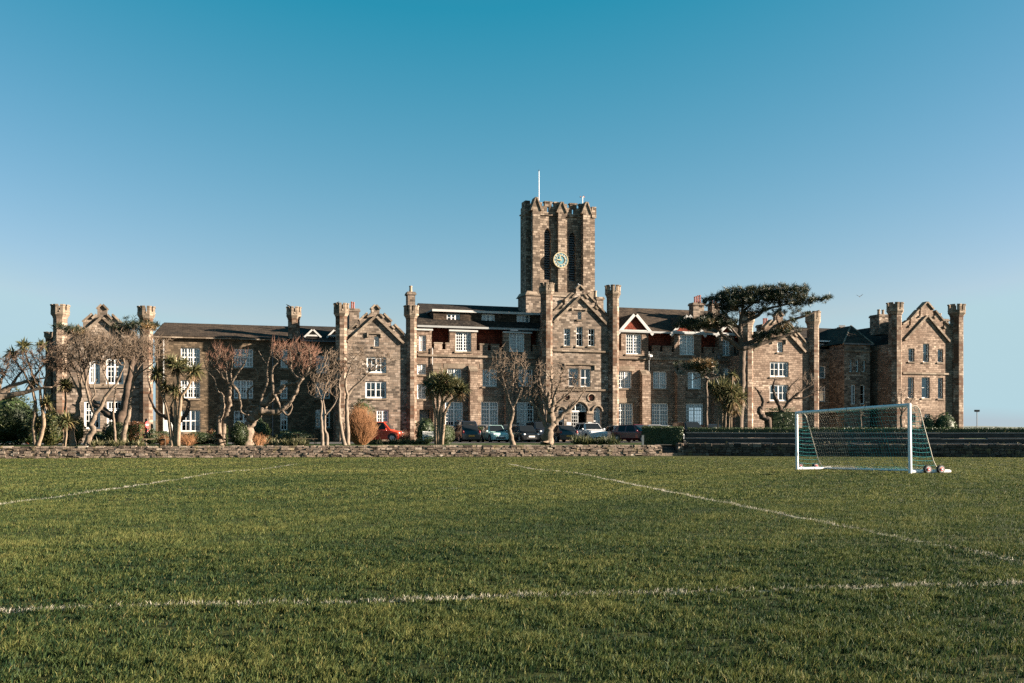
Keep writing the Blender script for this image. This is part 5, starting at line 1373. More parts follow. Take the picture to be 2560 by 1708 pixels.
# ---------------------------------------------------------------- birds
def bird(label, pos, rz, s, mat, flying=False, flap=.3, group=None):
    b = MB(); n = 8
    prof = [(-.5, .012, .0), (-.40, .035, .0), (-.2, .075, .0), (0, .10, .0), (.16, .085, .03), (.24, .055, .07), (.30, .06, .10), (.36, .045, .10), (.40, .012, .09), (.47, .004, .08)]
    b.tube([(x, 0, z) for x, r, z in prof], [r for x, r, z in prof], n)
    b.quad((-.46, -.01, 0), (-.46, .01, 0), (-.68, .07, -.01), (-.68, -.07, -.01))
    if flying:
        for sg in (-1, 1):
            r0 = [(.14, sg * .07, .03), (.18, sg * .35, .03 + flap * .3), (.05, sg * .72, .03 + flap * .5), (-.10, sg * .66, .03 + flap * .45), (-.14, sg * .35, .03 + flap * .28), (-.16, sg * .07, .02)]
            b.quad(*r0); b.quad(*[(x, y, z - .012) for x, y, z in reversed(r0)])
    else:
        for sg in (-1, 1):
            b.quad((.12, sg * .085, .05), (-.1, sg * .11, .04), (-.55, sg * .03, .01), (-.1, sg * .09, -.05))
            b.tube([(.0, sg * .04, -.07), (.01, sg * .04, -.2), (.07, sg * .045, -.205)], .01, 5)
    o = b.build('bird', mat, smooth=True); o.location = pos; o.rotation_euler = (0, 0 if flying else -.3, rz); o.scale = (s, s, s)
    return tag(o, label, 'bird', group)
bird('dark bird flying high between the pine and the right gable', at(2149, 742, 120), R(60), .62, 'feather', True, .9, 'birds flying over the roofs')
bird('dark bird gliding low over the recessed slate roof', at(2178, 807.5, 120), R(25), .60, 'feather', True, .2, 'birds flying over the roofs')
def on_building(k, x, y, t): s, z = zb(k, x, y, t); p = b2w(s, t); return (p.x, p.y, z)
# ================================================================ VEGETATION
def colonize(nodes, parent, att, step, infl, kill, iters, bias=(0, 0, 0), jit=.25, seed=1, maxn=2600):
    r = np.random.default_rng(seed)
    P = [np.array(p, float) for p in nodes]; par = list(parent)
    A = np.array(att, float)
    if len(A) == 0: return P, par
    pos = np.array(P)
    d = np.linalg.norm(A[:, None] - pos[None], axis=2); near = d.argmin(1); nd = d.min(1)
    seen = {}
    for _ in range(iters):
        if len(A) == 0 or len(P) > maxn: break
        act = nd < infl
        if not act.any():
            infl *= 1.4
            if infl > 12: break
            continue
        new = []; newp = []
        for n_ in np.unique(near[act]):
            m = A[act & (near == n_)]
            v = m - P[n_]; v /= np.linalg.norm(v, axis=1)[:, None] + 1e-9
            sn = seen.get(n_, 0)
            if sn > 4: nd[near == n_] = 1e6; continue
            g = (v.mean(0) if sn == 0 else v[r.integers(len(v))]) + np.array(bias) + r.normal(0, jit, 3); L = np.linalg.norm(g)
            if L < 1e-6: continue
            seen[n_] = seen.get(n_, 0) + 1
            new.append(P[n_] + g / L * step); newp.append(n_)
        if not new: continue
        b = len(P); P += new; par += newp
        nn = np.array(new); dd = np.linalg.norm(A[:, None] - nn[None], axis=2)
        j = dd.argmin(1); dm = dd.min(1); up = dm < nd
        near = np.where(up, b + j, near); nd = np.where(up, dm, nd)
        k = nd > kill; A, near, nd = A[k], near[k], nd[k]
    return P, par
def skeleton(limbs, step=.35):
    """limbs: list of (points, radii, parent limb index or None); returns nodes, parents, radii at nodes"""
    nodes, par, rad = [], [], []
    ends = {}
    for li, (pts, rr, pl) in enumerate(limbs):
        prev = -1
        if pl is not None:
            best = min(ends[pl], key=lambda i: (nodes[i] - pts[0]).length); prev = best
        ids = []
        for i in range(len(pts) - 1):
            n = max(1, int((pts[i + 1] - pts[i]).length / step))
            for j in range(n + (1 if i == len(pts) - 2 else 0)):
                u = j / n; nodes.append(pts[i].lerp(pts[i + 1], u)); rad.append(rr[i] + (rr[i + 1] - rr[i]) * u); par.append(prev); prev = len(nodes) - 1; ids.append(prev)
        ends[li] = ids
    return nodes, par, rad
LAST = {}
def bare_tree(label, limbs, blobs, natt, barkm, twigm, group=None, step=.19, twigs=2.0, twlen=.50, bias=(0, 0, .12), seed=1, tip=.0125, up=.35, infl=2.2, kill=.31, twr=.0125, knob=.0, cat='tree', name='bare_tree', maxn=4200, wob=.12):
    r = random.Random(seed); q = np.random.default_rng(seed)
    base = limbs[0][0][0]
    root = thing(name, label, cat, base, 0, group)
    L = []
    for pts, rr, pl in limbs:
        # smooth the hand drawn line a little and let it wander
        P_, R_ = [], []
        for i in range(len(pts) - 1):
            p0, p1, p2, p3 = pts[max(i - 1, 0)], pts[i], pts[i + 1], pts[min(i + 2, len(pts) - 1)]
            n = 4
            for j in range(n):
                t = j / n
                v = .5 * ((2 * p1) + (p2 - p0) * t + (2 * p0 - 5 * p1 + 4 * p2 - p3) * t * t + (3 * p1 - p0 - 3 * p2 + p3) * t ** 3)
                rad = rr[i] + (rr[i + 1] - rr[i]) * t
                if i + j > 0: v = v + Vector((r.uniform(-1, 1), r.uniform(-1, 1), r.uniform(-.5, .5))) * rad * wob * 2
                P_.append(v - base); R_.append(rad * (1 + r.uniform(-knob, knob) + (knob * 1.3 if r.random() < knob else 0)))
        P_.append(pts[-1] - base); R_.append(rr[-1])
        nR = len(R_); R_ = [x * (1 - .45 * (i_ / nR) ** 2) for i_, x in enumerate(R_)]
        L.append((P_, R_, pl))
    tb = MB()
    for i, (P_, R_, pl) in enumerate(L):
        R2 = list(R_)
        if i == 0: R2[0] *= 1.35; R2[1] *= 1.12
        tb.tube(P_, R2, 9)
    tb.build('trunk', barkm, root, smooth=True)
    nodes, par, rad = skeleton(L, .3)
    n0 = len(nodes)
    att = []
    tot = sum(b[3] * b[4] * b[5] * (b[6] if len(b) > 6 else 1) for b in blobs)
    for b in blobs:
        k = int(natt * 1.7 * b[3] * b[4] * b[5] * (b[6] if len(b) > 6 else 1) / tot) + 1
        v = q.normal(0, 1, (k, 3)); v /= np.linalg.norm(v, axis=1)[:, None]; v *= q.random(k)[:, None] ** (1 / 2.5) * q.uniform(.7, 1.22, k)[:, None]
        att.append(v * np.array(b[3:6]) + np.array(b[0:3]) - np.array(base))
    att = np.concatenate(att) if att else np.zeros((0, 3))
    P, par = colonize([np.array(v) for v in nodes], par, att, step, infl, kill, 130, bias, .22, seed, maxn)
    N_ = len(P)
    kids = [[] for _ in range(N_)]
    for i in range(N_):
        if par[i] >= 0: kids[par[i]].append(i)
    R_ = [0.0] * N_; order = []
    st = [i for i in range(N_) if par[i] < 0]
    while st:
        i = st.pop(); order.append(i); st += kids[i]
    for i in reversed(order):
        R_[i] = max(tip, sum(R_[k] ** 2.3 for k in kids[i]) ** (1 / 2.3)) if kids[i] else tip
    cap = [rad[i] * .75 if i < n0 else 9 for i in range(N_)]
    cb = MB(); done = set()
    for i in order:
        for k in kids[i]:
            if k < n0 or k in done: continue
            main = kids[i] and i >= n0 and max(kids[i], key=lambda z: R_[z]) == k
            if main: continue
            path = [i, k]; done.add(k); c = k
            while kids[c]:
                c = max(kids[c], key=lambda z: R_[z]); done.add(c); path.append(c)
            rr = [min(R_[j], .16) for j in path]; rr[0] = min(rr[1], cap[i] if i < n0 else 9)
            cb.tube([P[j] for j in path], rr, 5 if rr[0] > .03 else 3, 0, cap=False)
    cb.build('branch', 'bark_branch', root, smooth=True)
    # the finest twigs as one haze of thin tapering slivers
    ends = [i for i in range(n0, N_) if R_[i] < tip * 2.6]
    LAST['tips'] = np.array([P[i] for i in range(n0, N_) if not kids[i]] + [P[i] for i in ends[::2]]) if N_ > n0 else np.zeros((0, 3))
    if ends and int(len(ends) * min(twigs, 4.6) * .56) > 0:
        idx = q.choice(len(ends), int(len(ends) * min(twigs, 4.6) * .56)); E = np.array(ends)[idx]
        p = np.array(P)[E]; pp = np.array([P[par[i]] for i in E]); d = p - pp; d /= np.linalg.norm(d, axis=1)[:, None] + 1e-9
        n = len(E); dirv = d * .8 + q.normal(0, .55, (n, 3)) + np.array([0, 0, up]); dirv /= np.linalg.norm(dirv, axis=1)[:, None]
        ln = twlen * q.uniform(.4, 1.3, n)
        p = pp + (p - pp) * q.random(n)[:, None]
        e = p + dirv * ln[:, None]
        s1 = np.cross(dirv, q.normal(0, 1, (n, 3))); s1 /= np.linalg.norm(s1, axis=1)[:, None]; s2 = np.cross(dirv, s1)
        wd = twr * q.uniform(.7, 1.3, n)[:, None]
        a, b, c = p + s1 * wd, p - s1 * wd * .5 + s2 * wd * .87, p - s1 * wd * .5 - s2 * wd * .87
        V = np.stack([a, b, c, e], 1).reshape(-1, 3); i = np.arange(n) * 4
        T = np.stack([np.stack([i, i + 1, i + 3], 1), np.stack([i + 1, i + 2, i + 3], 1), np.stack([i + 2, i, i + 3], 1)], 1).reshape(-1, 3)
        npmesh('crown', V, T, twigm, None, root)
    return root
def pts(k, seq, d):
    """photo line -> points at about d metres; a third number shifts that point in depth"""
    return [zat(k, s[0], s[1], d + (s[2] if len(s) > 2 else 0)) for s in seq]
def blob(k, x, y, rx, ry, d, rd, w=1.0):
    c = zat(k, x, y, d); m = d / FP * ZF[k][2]
    return (c.x, c.y, c.z, rx * m, rd, ry * m, w)
def based(k, x, d, seq, gh=None):
    p = zat(k, x, 0, d); p.z = (garden_h(d) if gh is None else gh) - .05
    return [p] + pts(k, seq, d)

LG = 'bare windswept trees along the garden wall'
# far left: the heavy limb comes in from outside the frame
d = 59.2
bare_tree('sprawling bare tree whose thick pale limb reaches in from the left edge', [
    (based(1, -330, d, [(-300, 1250), (-230, 1090), (-60, 985), (60, 960), (230, 930), (330, 900), (465, 882)]), [.40, .36, .33, .30, .24, .16, .12, .10, .06], None),
    (pts(1, [(-60, 985), (40, 905), (150, 860), (300, 820), (420, 800)], d + .5), [.2, .16, .13, .09, .05], 0),
    (pts(1, [(-60, 985), (-10, 880), (20, 800), (60, 720)], d), [.16, .13, .1, .06], 0),
    (pts(1, [(60, 960), (100, 870), (170, 770), (250, 690)], d + 1), [.13, .1, .08, .05], 0),
    (pts(1, [(230, 930), (330, 760), (420, 640)], d + 1), [.1, .07, .05], 0)],
    [blob(1, 130, 680, 190, 75, d, 2.2), blob(1, 330, 640, 180, 95, d + .5, 2.4), blob(1, 500, 580, 140, 90, d + 1, 2.0), blob(1, 40, 760, 110, 60, d, 1.6), blob(1, -120, 700, 150, 90, d, 2.2, .7), blob(1, 560, 700, 110, 60, d + .5, 1.6, .7)],
    1700, 'bark_pale', 'twig_red', LG, twigs=5.0, seed=3, infl=2.6)
d = 60.2
bare_tree('pale curving bare tree left of the forked trunk', [
    (based(1, 643, d, [(638, 1280), (650, 1190), (700, 1110), (690, 1040), (715, 960), (712, 860), (690, 760)]), [.20, .185, .17, .165, .145, .13, .10, .08, .06], None),
    (pts(1, [(715, 960), (680, 880), (640, 800), (600, 720)], d), [.09, .07, .055, .04], 0),
    (pts(1, [(690, 1060), (655, 1040), (640, 1045)], d), [.08, .06, .04], 0),
    (pts(1, [(712, 860), (740, 760), (780, 660)], d + .4), [.07, .06, .04], 0)],
    [blob(1, 640, 620, 150, 110, d, 2.0), blob(1, 720, 480, 140, 110, d + .6, 2.0), blob(1, 560, 720, 110, 60, d, 1.5, .8), blob(1, 840, 520, 130, 130, d + .4, 1.8)],
    1100, 'bark_pale', 'twig_tan', LG, twigs=4.6, seed=5)
d = 60.0
bare_tree('bare tree with a pale crooked trunk forked before the tall windows', [
    (based(1, 772, d, [(800, 1320), (832, 1260), (810, 1225), (838, 1160), (845, 1120), (810, 1040), (790, 960), (762, 870), (778, 790), (800, 700)]), [.21, .19, .165, .175, .16, .15, .12, .115, .10, .08, .06], None),
    (pts(1, [(845, 1125), (890, 1070), (935, 980), (985, 915), (1035, 850), (1070, 780), (1110, 690)], d), [.13, .12, .105, .10, .085, .065, .045], 0),
    (pts(1, [(985, 915), (960, 840), (930, 760), (900, 690)], d), [.07, .055, .045, .035], 1),
    (pts(1, [(810, 1010), (850, 940), (835, 880), (862, 810)], d - .3), [.055, .05, .045, .045], 0),
    (pts(1, [(762, 870), (735, 800), (715, 720)], d + .3), [.06, .05, .04], 0)],
    [blob(1, 900, 480, 170, 130, d, 2.2), blob(1, 1060, 540, 160, 130, d + .3, 2.0), blob(1, 860, 640, 180, 70, d, 1.8), blob(1, 1180, 500, 130, 110, d + .6, 1.8)],
    1400, 'bark_pale', 'twig_tan', LG, twigs=4.6, seed=8)
bare_tree('thin pale bare stem left of the dark round hedge', [
    (based(1, 1032, 60.6, [(1020, 1240), (1010, 1120), (1018, 1000), (1030, 900), (1030, 800), (1040, 700)]), [.08, .075, .065, .065, .055, .045, .03], None)],
    [blob(1, 1060, 600, 90, 100, 60.8, 1.0)], 160, 'bark_pale', 'twig_tan', LG, twigs=3.5, seed=9)
bare_tree('leaning pale bare tree with stubbed branches before the dark round hedge', [
    (based(1, 1088, 60.8, [(1110, 1260), (1130, 1190), (1150, 1080), (1165, 980), (1180, 860), (1195, 780), (1240, 700), (1300, 640)]), [.17, .155, .145, .135, .12, .105, .09, .07, .045], None),
    (pts(1, [(1195, 780), (1160, 700), (1140, 620)], 60.8), [.07, .055, .035], 0),
    (pts(1, [(1180, 860), (1230, 770), (1330, 700), (1420, 620)], 61.2), [.06, .05, .04, .025], 0)],
    [blob(1, 1280, 500, 150, 120, 61, 1.9), blob(1, 1160, 580, 120, 110, 61, 1.7), blob(1, 1380, 560, 110, 120, 61.3, 1.6, .8), blob(1, 1440, 480, 90, 60, 61.5, 1.2, .4)],
    1100, 'bark_pale', 'twig_tan', LG, twigs=4.4, seed=12)
# the dark evergreen behind them
def tuft_mesh(name, centres, size, mat, parent, seed, needles=16, upb=.55):
    q = np.random.default_rng(seed); C = np.array(centres, float); n = len(C)
    if n == 0: return
    dv = q.normal(0, 1, (n, needles, 3)); dv[..., 2] = dv[..., 2] * .8 + upb; dv /= np.linalg.norm(dv, axis=2)[..., None]
    s = (size * q.uniform(.6, 1.25, (n, needles)))[..., None]
    sd = np.cross(dv, q.normal(0, 1, (n, needles, 3))); sd /= np.linalg.norm(sd, axis=2)[..., None] + 1e-9
    c = C[:, None, :] + q.normal(0, size * .16, (n, needles, 3))
    w = size * .06
    a, b, t = c - sd * w, c + sd * w, c + dv * s
    V = np.stack([a, b, t], 2).reshape(-1, 3); m = n * needles
    T = np.arange(m * 3).reshape(-1, 3)
    tone = np.clip(np.repeat(q.normal(.45, .2, n), needles) + q.normal(0, .16, m), 0, 1)
    return npmesh(name, V, T, mat, tone, parent)
def scatter(blobs, n, seed, base=(0, 0, 0), flatten=None):
    q = np.random.default_rng(seed); out = []
    tot = sum(b[3] * b[5] * (b[6] if len(b) > 6 else 1) for b in blobs)
    for b in blobs:
        k = int(n * b[3] * b[5] * (b[6] if len(b) > 6 else 1) / tot) + 1
        v = q.normal(0, 1, (k, 3)); v /= np.linalg.norm(v, axis=1)[:, None]; v *= q.random(k)[:, None] ** (1 / 2.6)
        out.append(v * np.array(b[3:6]) + np.array(b[0:3]) - np.array(base))
    return np.concatenate(out)
def pine(label, limbs, blobs, ntuft, size, seed, barkm='bark_pine', mat='needles', step=.4, infl=3, name='pine_tree', second=None):
    base = limbs[0][0][0]
    root = bare_tree(label, limbs, blobs, int(ntuft * .55), barkm, 'bark_pine', None, step=.25, twigs=.5, twlen=.4, seed=seed, bias=(0, 0, -.05), infl=infl, kill=.36, name=name, tip=.011, maxn=2200)
    q = np.random.default_rng(seed + 2); tp = LAST['tips']
    c = tp[q.choice(len(tp), min(len(tp), ntuft), replace=False)]
    c = np.concatenate([c, c[q.choice(len(c), len(c) // 2)] + q.normal(0, .16, (len(c) // 2, 3))])
    s_ = scatter(blobs, ntuft // 4, seed + 1, base); k_ = s_[q.choice(len(s_), max(6, len(s_) // 6), replace=False)]
    nn = np.linalg.norm(s_[:, None] - k_[None], axis=2).argmin(1)
    c = np.concatenate([c, k_[nn] + (s_ - k_[nn]) * .7])
    tuft_mesh('crown', c, size, mat, root, seed + 3)
    if second: tuft_mesh('crown', scatter(second[0], second[1], seed + 5, base), size, second[2], root, seed + 6)
    return root
d = 70
pine('old dark evergreen with a massive bent trunk behind the bare trees', [
    (based(1, 1080, d, [(1070, 1260), (1062, 1170), (1110, 1060), (1125, 950), (1145, 840), (1165, 720), (1190, 560), (1200, 420)]), [.46, .43, .40, .38, .33, .27, .24, .2, .14, .08], None),
    (pts(1, [(1062, 1165), (960, 1120), (880, 1060), (820, 1010), (790, 930), (775, 860), (760, 740), (700, 560), (640, 400)], d), [.30, .26, .23, .2, .19, .16, .13, .1, .06], 0),
    (pts(1, [(1165, 720), (1250, 560), (1330, 400)], d + .5), [.15, .1, .05], 0)],
    [blob(1, 620, 365, 85, 38, d, 1.6), blob(1, 560, 365, 45, 22, d, 1.0), blob(1, 660, 405, 70, 30, d, 1.2), blob(1, 1130, 330, 100, 32, d, 1.6), blob(1, 1250, 335, 130, 30, d + .5, 1.6), blob(1, 1050, 360, 60, 22, d, 1.2), blob(1, 1370, 325, 50, 18, d + .5, 1.0), blob(1, 1100, 385, 80, 25, d, 1.4)],
    330, .34, 31, 'bark_dark', second=([blob(1, 700, 400, 45, 30, d, 1.0), blob(1, 1330, 350, 60, 25, d, 1.0)], 40, 'needles_brown'))

# pollards and the leaning giant of the left range
d = 63
PG = 'pollarded trees before the shaded left range'
bare_tree('small pollard with crooked arms behind the forked palm', [
    (based(10, 1360, 64, [(1350, 1050), (1335, 920), (1290, 860), (1200, 820), (1080, 755), (1005, 700), (960, 640), (930, 560), (875, 440), (905, 330), (870, 200), (850, 60)]), [.2, .19, .17, .15, .14, .12, .10, .09, .085, .08, .07, .06, .045], None),
    (pts(10, [(1400, 900), (1480, 820), (1550, 720), (1580, 600), (1570, 520), (1480, 470), (1490, 400)], 64), [.15, .14, .13, .12, .11, .09, .07], 0),
    (pts(10, [(1290, 860), (1270, 740), (1275, 620)], 64.2), [.12, .1, .08], 0)],
    [blob(10, 860, 0, 90, 80, 64, .6)], 50, 'bark_dark', 'twig_red', PG, twigs=1, seed=41, knob=.15)
bare_tree('twin stemmed pollard bristling with red shoots before the shaded windows', [
    (based(11, 265, d, [(235, 1080), (262, 1000), (285, 900), (282, 800), (275, 740), (225, 710), (205, 640), (180, 545), (110, 470), (65, 370), (50, 290)]), [.17, .16, .15, .14, .12, .11, .095, .07, .06, .05, .04, .03], None),
    (based(11, 290, d + .3, [(310, 1090), (345, 960), (375, 880), (368, 780), (378, 640), (350, 590), (280, 520), (220, 440), (150, 360), (115, 290)]), [.18, .17, .16, .165, .15, .12, .1, .08, .065, .05, .03], None),
    (pts(11, [(378, 640), (420, 560), (470, 470), (530, 400), (570, 330), (600, 240)], d), [.1, .08, .07, .055, .045, .035], 1),
    (pts(11, [(390, 610), (450, 660), (490, 730), (500, 800), (520, 880), (510, 940), (560, 990), (620, 1000)], d - .2), [.09, .085, .08, .075, .075, .07, .06, .05], 1),
    (pts(11, [(350, 590), (330, 470), (340, 360), (320, 250)], d), [.08, .065, .05, .035], 1),
    (pts(11, [(280, 520), (250, 400), (215, 340), (240, 240)], d + .2), [.06, .05, .04, .03], 1),
    (pts(11, [(400, 600), (390, 480), (410, 330), (410, 240)], d + .4), [.06, .05, .04, .03], 1)],
    [blob(11, 250, 200, 90, 90, d, 1.0), blob(11, 190, 300, 70, 80, d, 1.0), blob(11, 330, 260, 90, 90, d, 1.2), blob(11, 440, 300, 90, 100, d, 1.0, .6), blob(11, 590, 240, 40, 60, d, .6, .6), blob(11, 280, 420, 80, 70, d, 1, .8)],
    480, 'bark_pale', 'twig_bright', PG, twigs=3.2, twlen=.55, up=1.1, bias=(0, 0, .5), seed=43, knob=.14)
d = 63.5
bare_tree('huge leaning bare tree with peeling pale bark and red tipped shoots', [
    (based(11, 595, d, [(610, 1200), (640, 1100), (690, 1010), (760, 930), (830, 850), (910, 760), (990, 690), (1080, 630), (1160, 605), (1225, 605)]), [.36, .34, .34, .33, .29, .28, .25, .22, .19, .17, .13], None),
    (pts(11, [(1225, 605), (1290, 540), (1330, 500), (1400, 470)], d), [.14, .12, .1, .07], 0),
    (pts(11, [(760, 950), (880, 965), (980, 955), (1060, 910), (1130, 850), (1180, 770), (1220, 700), (1245, 620), (1300, 540)], d - .3), [.24, .22, .2, .17, .15, .14, .13, .12, .10], 0),
    (pts(11, [(640, 1080), (600, 1000), (540, 960), (510, 900), (520, 820), (480, 720)], d + .3), [.14, .12, .11, .1, .085, .06], 0),
    (pts(11, [(660, 1000), (600, 950), (605, 905), (660, 885), (740, 885)], d - .2), [.09, .085, .08, .07, .05], 0),
    (pts(11, [(720, 1000), (660, 920), (645, 870), (605, 780), (600, 700), (660, 640), (720, 560), (735, 480), (700, 410), (675, 400)], d - .1), [.07, .07, .06, .055, .055, .05, .045, .045, .04, .03], 0),
    (pts(11, [(940, 745), (985, 830), (1030, 930), (1100, 1000), (1150, 950), (1165, 880), (1130, 830)], d - .4), [.10, .09, .085, .07, .06, .05, .035], 0),
    (pts(11, [(930, 745), (920, 620), (910, 500), (920, 400), (990, 320), (900, 250)], d - .2), [.11, .1, .085, .07, .05, .035], 0),
    (pts(11, [(765, 850), (790, 740), (850, 590), (845, 470), (850, 370), (800, 300), (740, 190)], d + .4), [.08, .075, .07, .065, .06, .05, .045], 0),
    (pts(11, [(850, 370), (880, 260), (905, 180)], d + .4), [.045, .04, .03], 8),
    (pts(11, [(1270, 560), (1200, 500), (1150, 420), (1150, 300), (1130, 180)], d), [.11, .1, .085, .065, .04], 1),
    (pts(11, [(1150, 420), (1080, 340), (1000, 270), (940, 200)], d), [.07, .06, .05, .035], 10),
    (pts(11, [(1270, 560), (1240, 430), (1250, 300), (1290, 190)], d + .4), [.09, .07, .055, .035], 1),
    (pts(11, [(1330, 500), (1380, 400), (1400, 300), (1380, 180)], d + .3), [.08, .06, .05, .03], 1)],
    [blob(11, 1000, 180, 120, 90, d, 1.6), blob(11, 1150, 170, 110, 100, d, 1.8), blob(11, 1280, 200, 110, 100, d, 1.8), blob(11, 1420, 230, 110, 100, d + .3, 1.8), blob(11, 1340, 360, 120, 110, d, 1.6), blob(11, 1150, 320, 110, 80, d, 1.4, .7), blob(11, 960, 90, 70, 60, d, 1.2, .7), blob(11, 1250, 90, 80, 50, d, 1, .7), blob(11, 1480, 330, 80, 90, d, 1.4, .8)],
    1500, 'bark_pale', 'twig_bright', PG, twigs=3.0, twlen=.55, up=.9, bias=(0, 0, .4), seed=47, knob=.15, infl=2.4)
bare_tree('slender pale bare tree with a netted crown before the dark corner', [
    (based(11, 1550, 61.5, [(1545, 1240), (1535, 1080), (1535, 950), (1540, 860), (1520, 790)]), [.11, .1, .095, .09, .08, .06], None),
    (based(11, 1600, 62, [(1605, 1260), (1580, 1180), (1580, 1000), (1570, 900), (1560, 800), (1590, 700)]), [.12, .10, .075, .07, .06, .05, .035], None),
    (pts(11, [(1585, 1000), (1640, 940), (1700, 860), (1745, 770)], 61.5), [.055, .05, .045, .03], 1),
    (pts(11, [(1520, 790), (1440, 770), (1365, 720)], 61.5), [.05, .04, .02], 0),
    (pts(11, [(1540, 860), (1500, 700), (1450, 600)], 61.5), [.06, .05, .03], 0)],
    [blob(11, 1560, 600, 170, 170, 61.5, 1.8), blob(11, 1640, 420, 110, 110, 61.8, 1.4), blob(11, 1480, 470, 90, 100, 61.8, 1.3, .7), blob(11, 1640, 220, 110, 80, 62, 1.3, .9)],
    950, 'bark_grey', 'twig_tan', PG, twigs=2.0, twlen=.35, seed=51, infl=1.8, tip=.012)
d = 64
bare_tree('bare tree with twisted stems behind the russet willow bush', [
    (based(3, 222, d, [(195, 1400), (178, 1290), (172, 1150), (180, 1050), (170, 950), (200, 850)]), [.13, .12, .11, .10, .085, .07, .05], None),
    (based(3, 250, d + .5, [(240, 1300), (238, 1150), (245, 1070), (290, 1000), (370, 930), (440, 850), (530, 770), (600, 730)]), [.15, .14, .12, .12, .085, .07, .055, .04, .025], None),
    (pts(3, [(245, 1070), (225, 950), (260, 840), (300, 740), (380, 660)], d + .3), [.09, .075, .06, .045, .03], 1),
    (pts(3, [(172, 1040), (120, 960), (60, 900)], d), [.06, .05, .03], 0),
    (pts(3, [(440, 850), (560, 810), (650, 760), (740, 740)], d), [.05, .04, .03, .015], 1)],
    [blob(3, 300, 800, 130, 150, d, 1.8), blob(3, 420, 770, 140, 120, d + .3, 1.6), blob(3, 330, 670, 120, 80, d, 1.4, .7), blob(3, 560, 720, 130, 80, d, 1.2, .45), blob(3, 100, 780, 120, 110, d, 1.4), blob(3, 60, 950, 110, 100, d, 1.2, .8), blob(3, 120, 680, 60, 60, d, 1, .8)],
    900, 'bark_grey', 'twig_tan', PG, twigs=2.4, seed=55)
CG = 'bare trees in front of the entrance'
d = 66.5
bare_tree('slender bare tree with a pale sinuous trunk left of the entrance', [
    (based(4, 292, d, [(270, 1400), (262, 1340), (285, 1260), (290, 1180), (262, 1120), (235, 1020), (200, 900), (170, 780)]), [.17, .15, .14, .135, .12, .09, .07, .05, .035], None),
    (pts(4, [(275, 1290), (252, 1200), (240, 1100), (210, 980), (130, 890), (60, 840)], d), [.10, .085, .07, .05, .035, .02], 0),
    (pts(4, [(290, 1180), (330, 1100), (370, 1000), (390, 900), (400, 780)], d), [.09, .075, .06, .045, .03], 0),
    (pts(4, [(262, 1120), (290, 980), (300, 850), (310, 740)], d + .3), [.07, .055, .045, .03], 0),
    (pts(4, [(330, 1100), (400, 1060), (440, 1000)], d), [.05, .04, .025], 2)],
    [blob(4, 230, 800, 130, 140, d, 1.9), blob(4, 340, 830, 110, 150, d, 1.8), blob(4, 400, 960, 90, 120, d, 1.3, .8), blob(4, 160, 700, 80, 60, d, 1.2, .8), blob(4, 280, 960, 110, 110, d, 1.4, .9), blob(4, 100, 900, 90, 90, d, 1.2, .35), blob(4, 360, 720, 70, 60, d, 1, .6)],
    1150, 'bark_pale', 'twig_tan', CG, twigs=2.2, twlen=.4, up=.6, bias=(0, 0, .3), seed=61)
d = 66.8
bare_tree('stout knobbly bare tree right of the slender one before the entrance', [
    (based(4, 597, d, [(605, 1410), (625, 1350), (640, 1290), (625, 1220), (600, 1130), (620, 1030)]), [.36, .31, .29, .30, .25, .20, .15, .10], None),
    (pts(4, [(645, 1310), (690, 1285), (740, 1230), (790, 1190), (850, 1140), (900, 1070), (950, 1000)], d), [.22, .18, .14, .12, .09, .065, .04], 0),
    (pts(4, [(610, 1380), (575, 1310), (540, 1250), (520, 1190), (440, 1120), (390, 1090)], d), [.15, .13, .12, .10, .07, .04], 0),
    (pts(4, [(620, 1220), (650, 1150), (660, 1070), (700, 980), (730, 870)], d - .3), [.18, .16, .12, .08, .05], 0),
    (pts(4, [(600, 1130), (560, 1050), (530, 930), (540, 820)], d + .2), [.13, .10, .07, .04], 0),
    (pts(4, [(560, 1230), (550, 1140), (500, 1050), (470, 950)], d + .3), [.11, .09, .06, .04], 2),
    (pts(4, [(660, 1160), (740, 1090), (820, 1020), (860, 930)], d), [.1, .08, .06, .035], 3),
    (pts(4, [(630, 1100), (640, 980), (630, 880), (640, 790)], d + .2), [.09, .07, .05, .03], 0)],
    [blob(4, 560, 880, 120, 120, d, 2.0), blob(4, 680, 880, 130, 120, d, 2.0), blob(4, 790, 950, 120, 120, d, 1.8, .8), blob(4, 500, 1020, 90, 110, d, 1.5, .8), blob(4, 880, 1000, 70, 80, d, 1.2, .7), blob(4, 640, 1030, 140, 80, d, 1.6, .6), blob(4, 760, 1090, 120, 60, d, 1.2, .5)],
    1200, 'bark_pale', 'twig_tan', CG, twigs=2.2, twlen=.4, up=.6, bias=(0, 0, .25), seed=64, knob=.22, wob=.16)
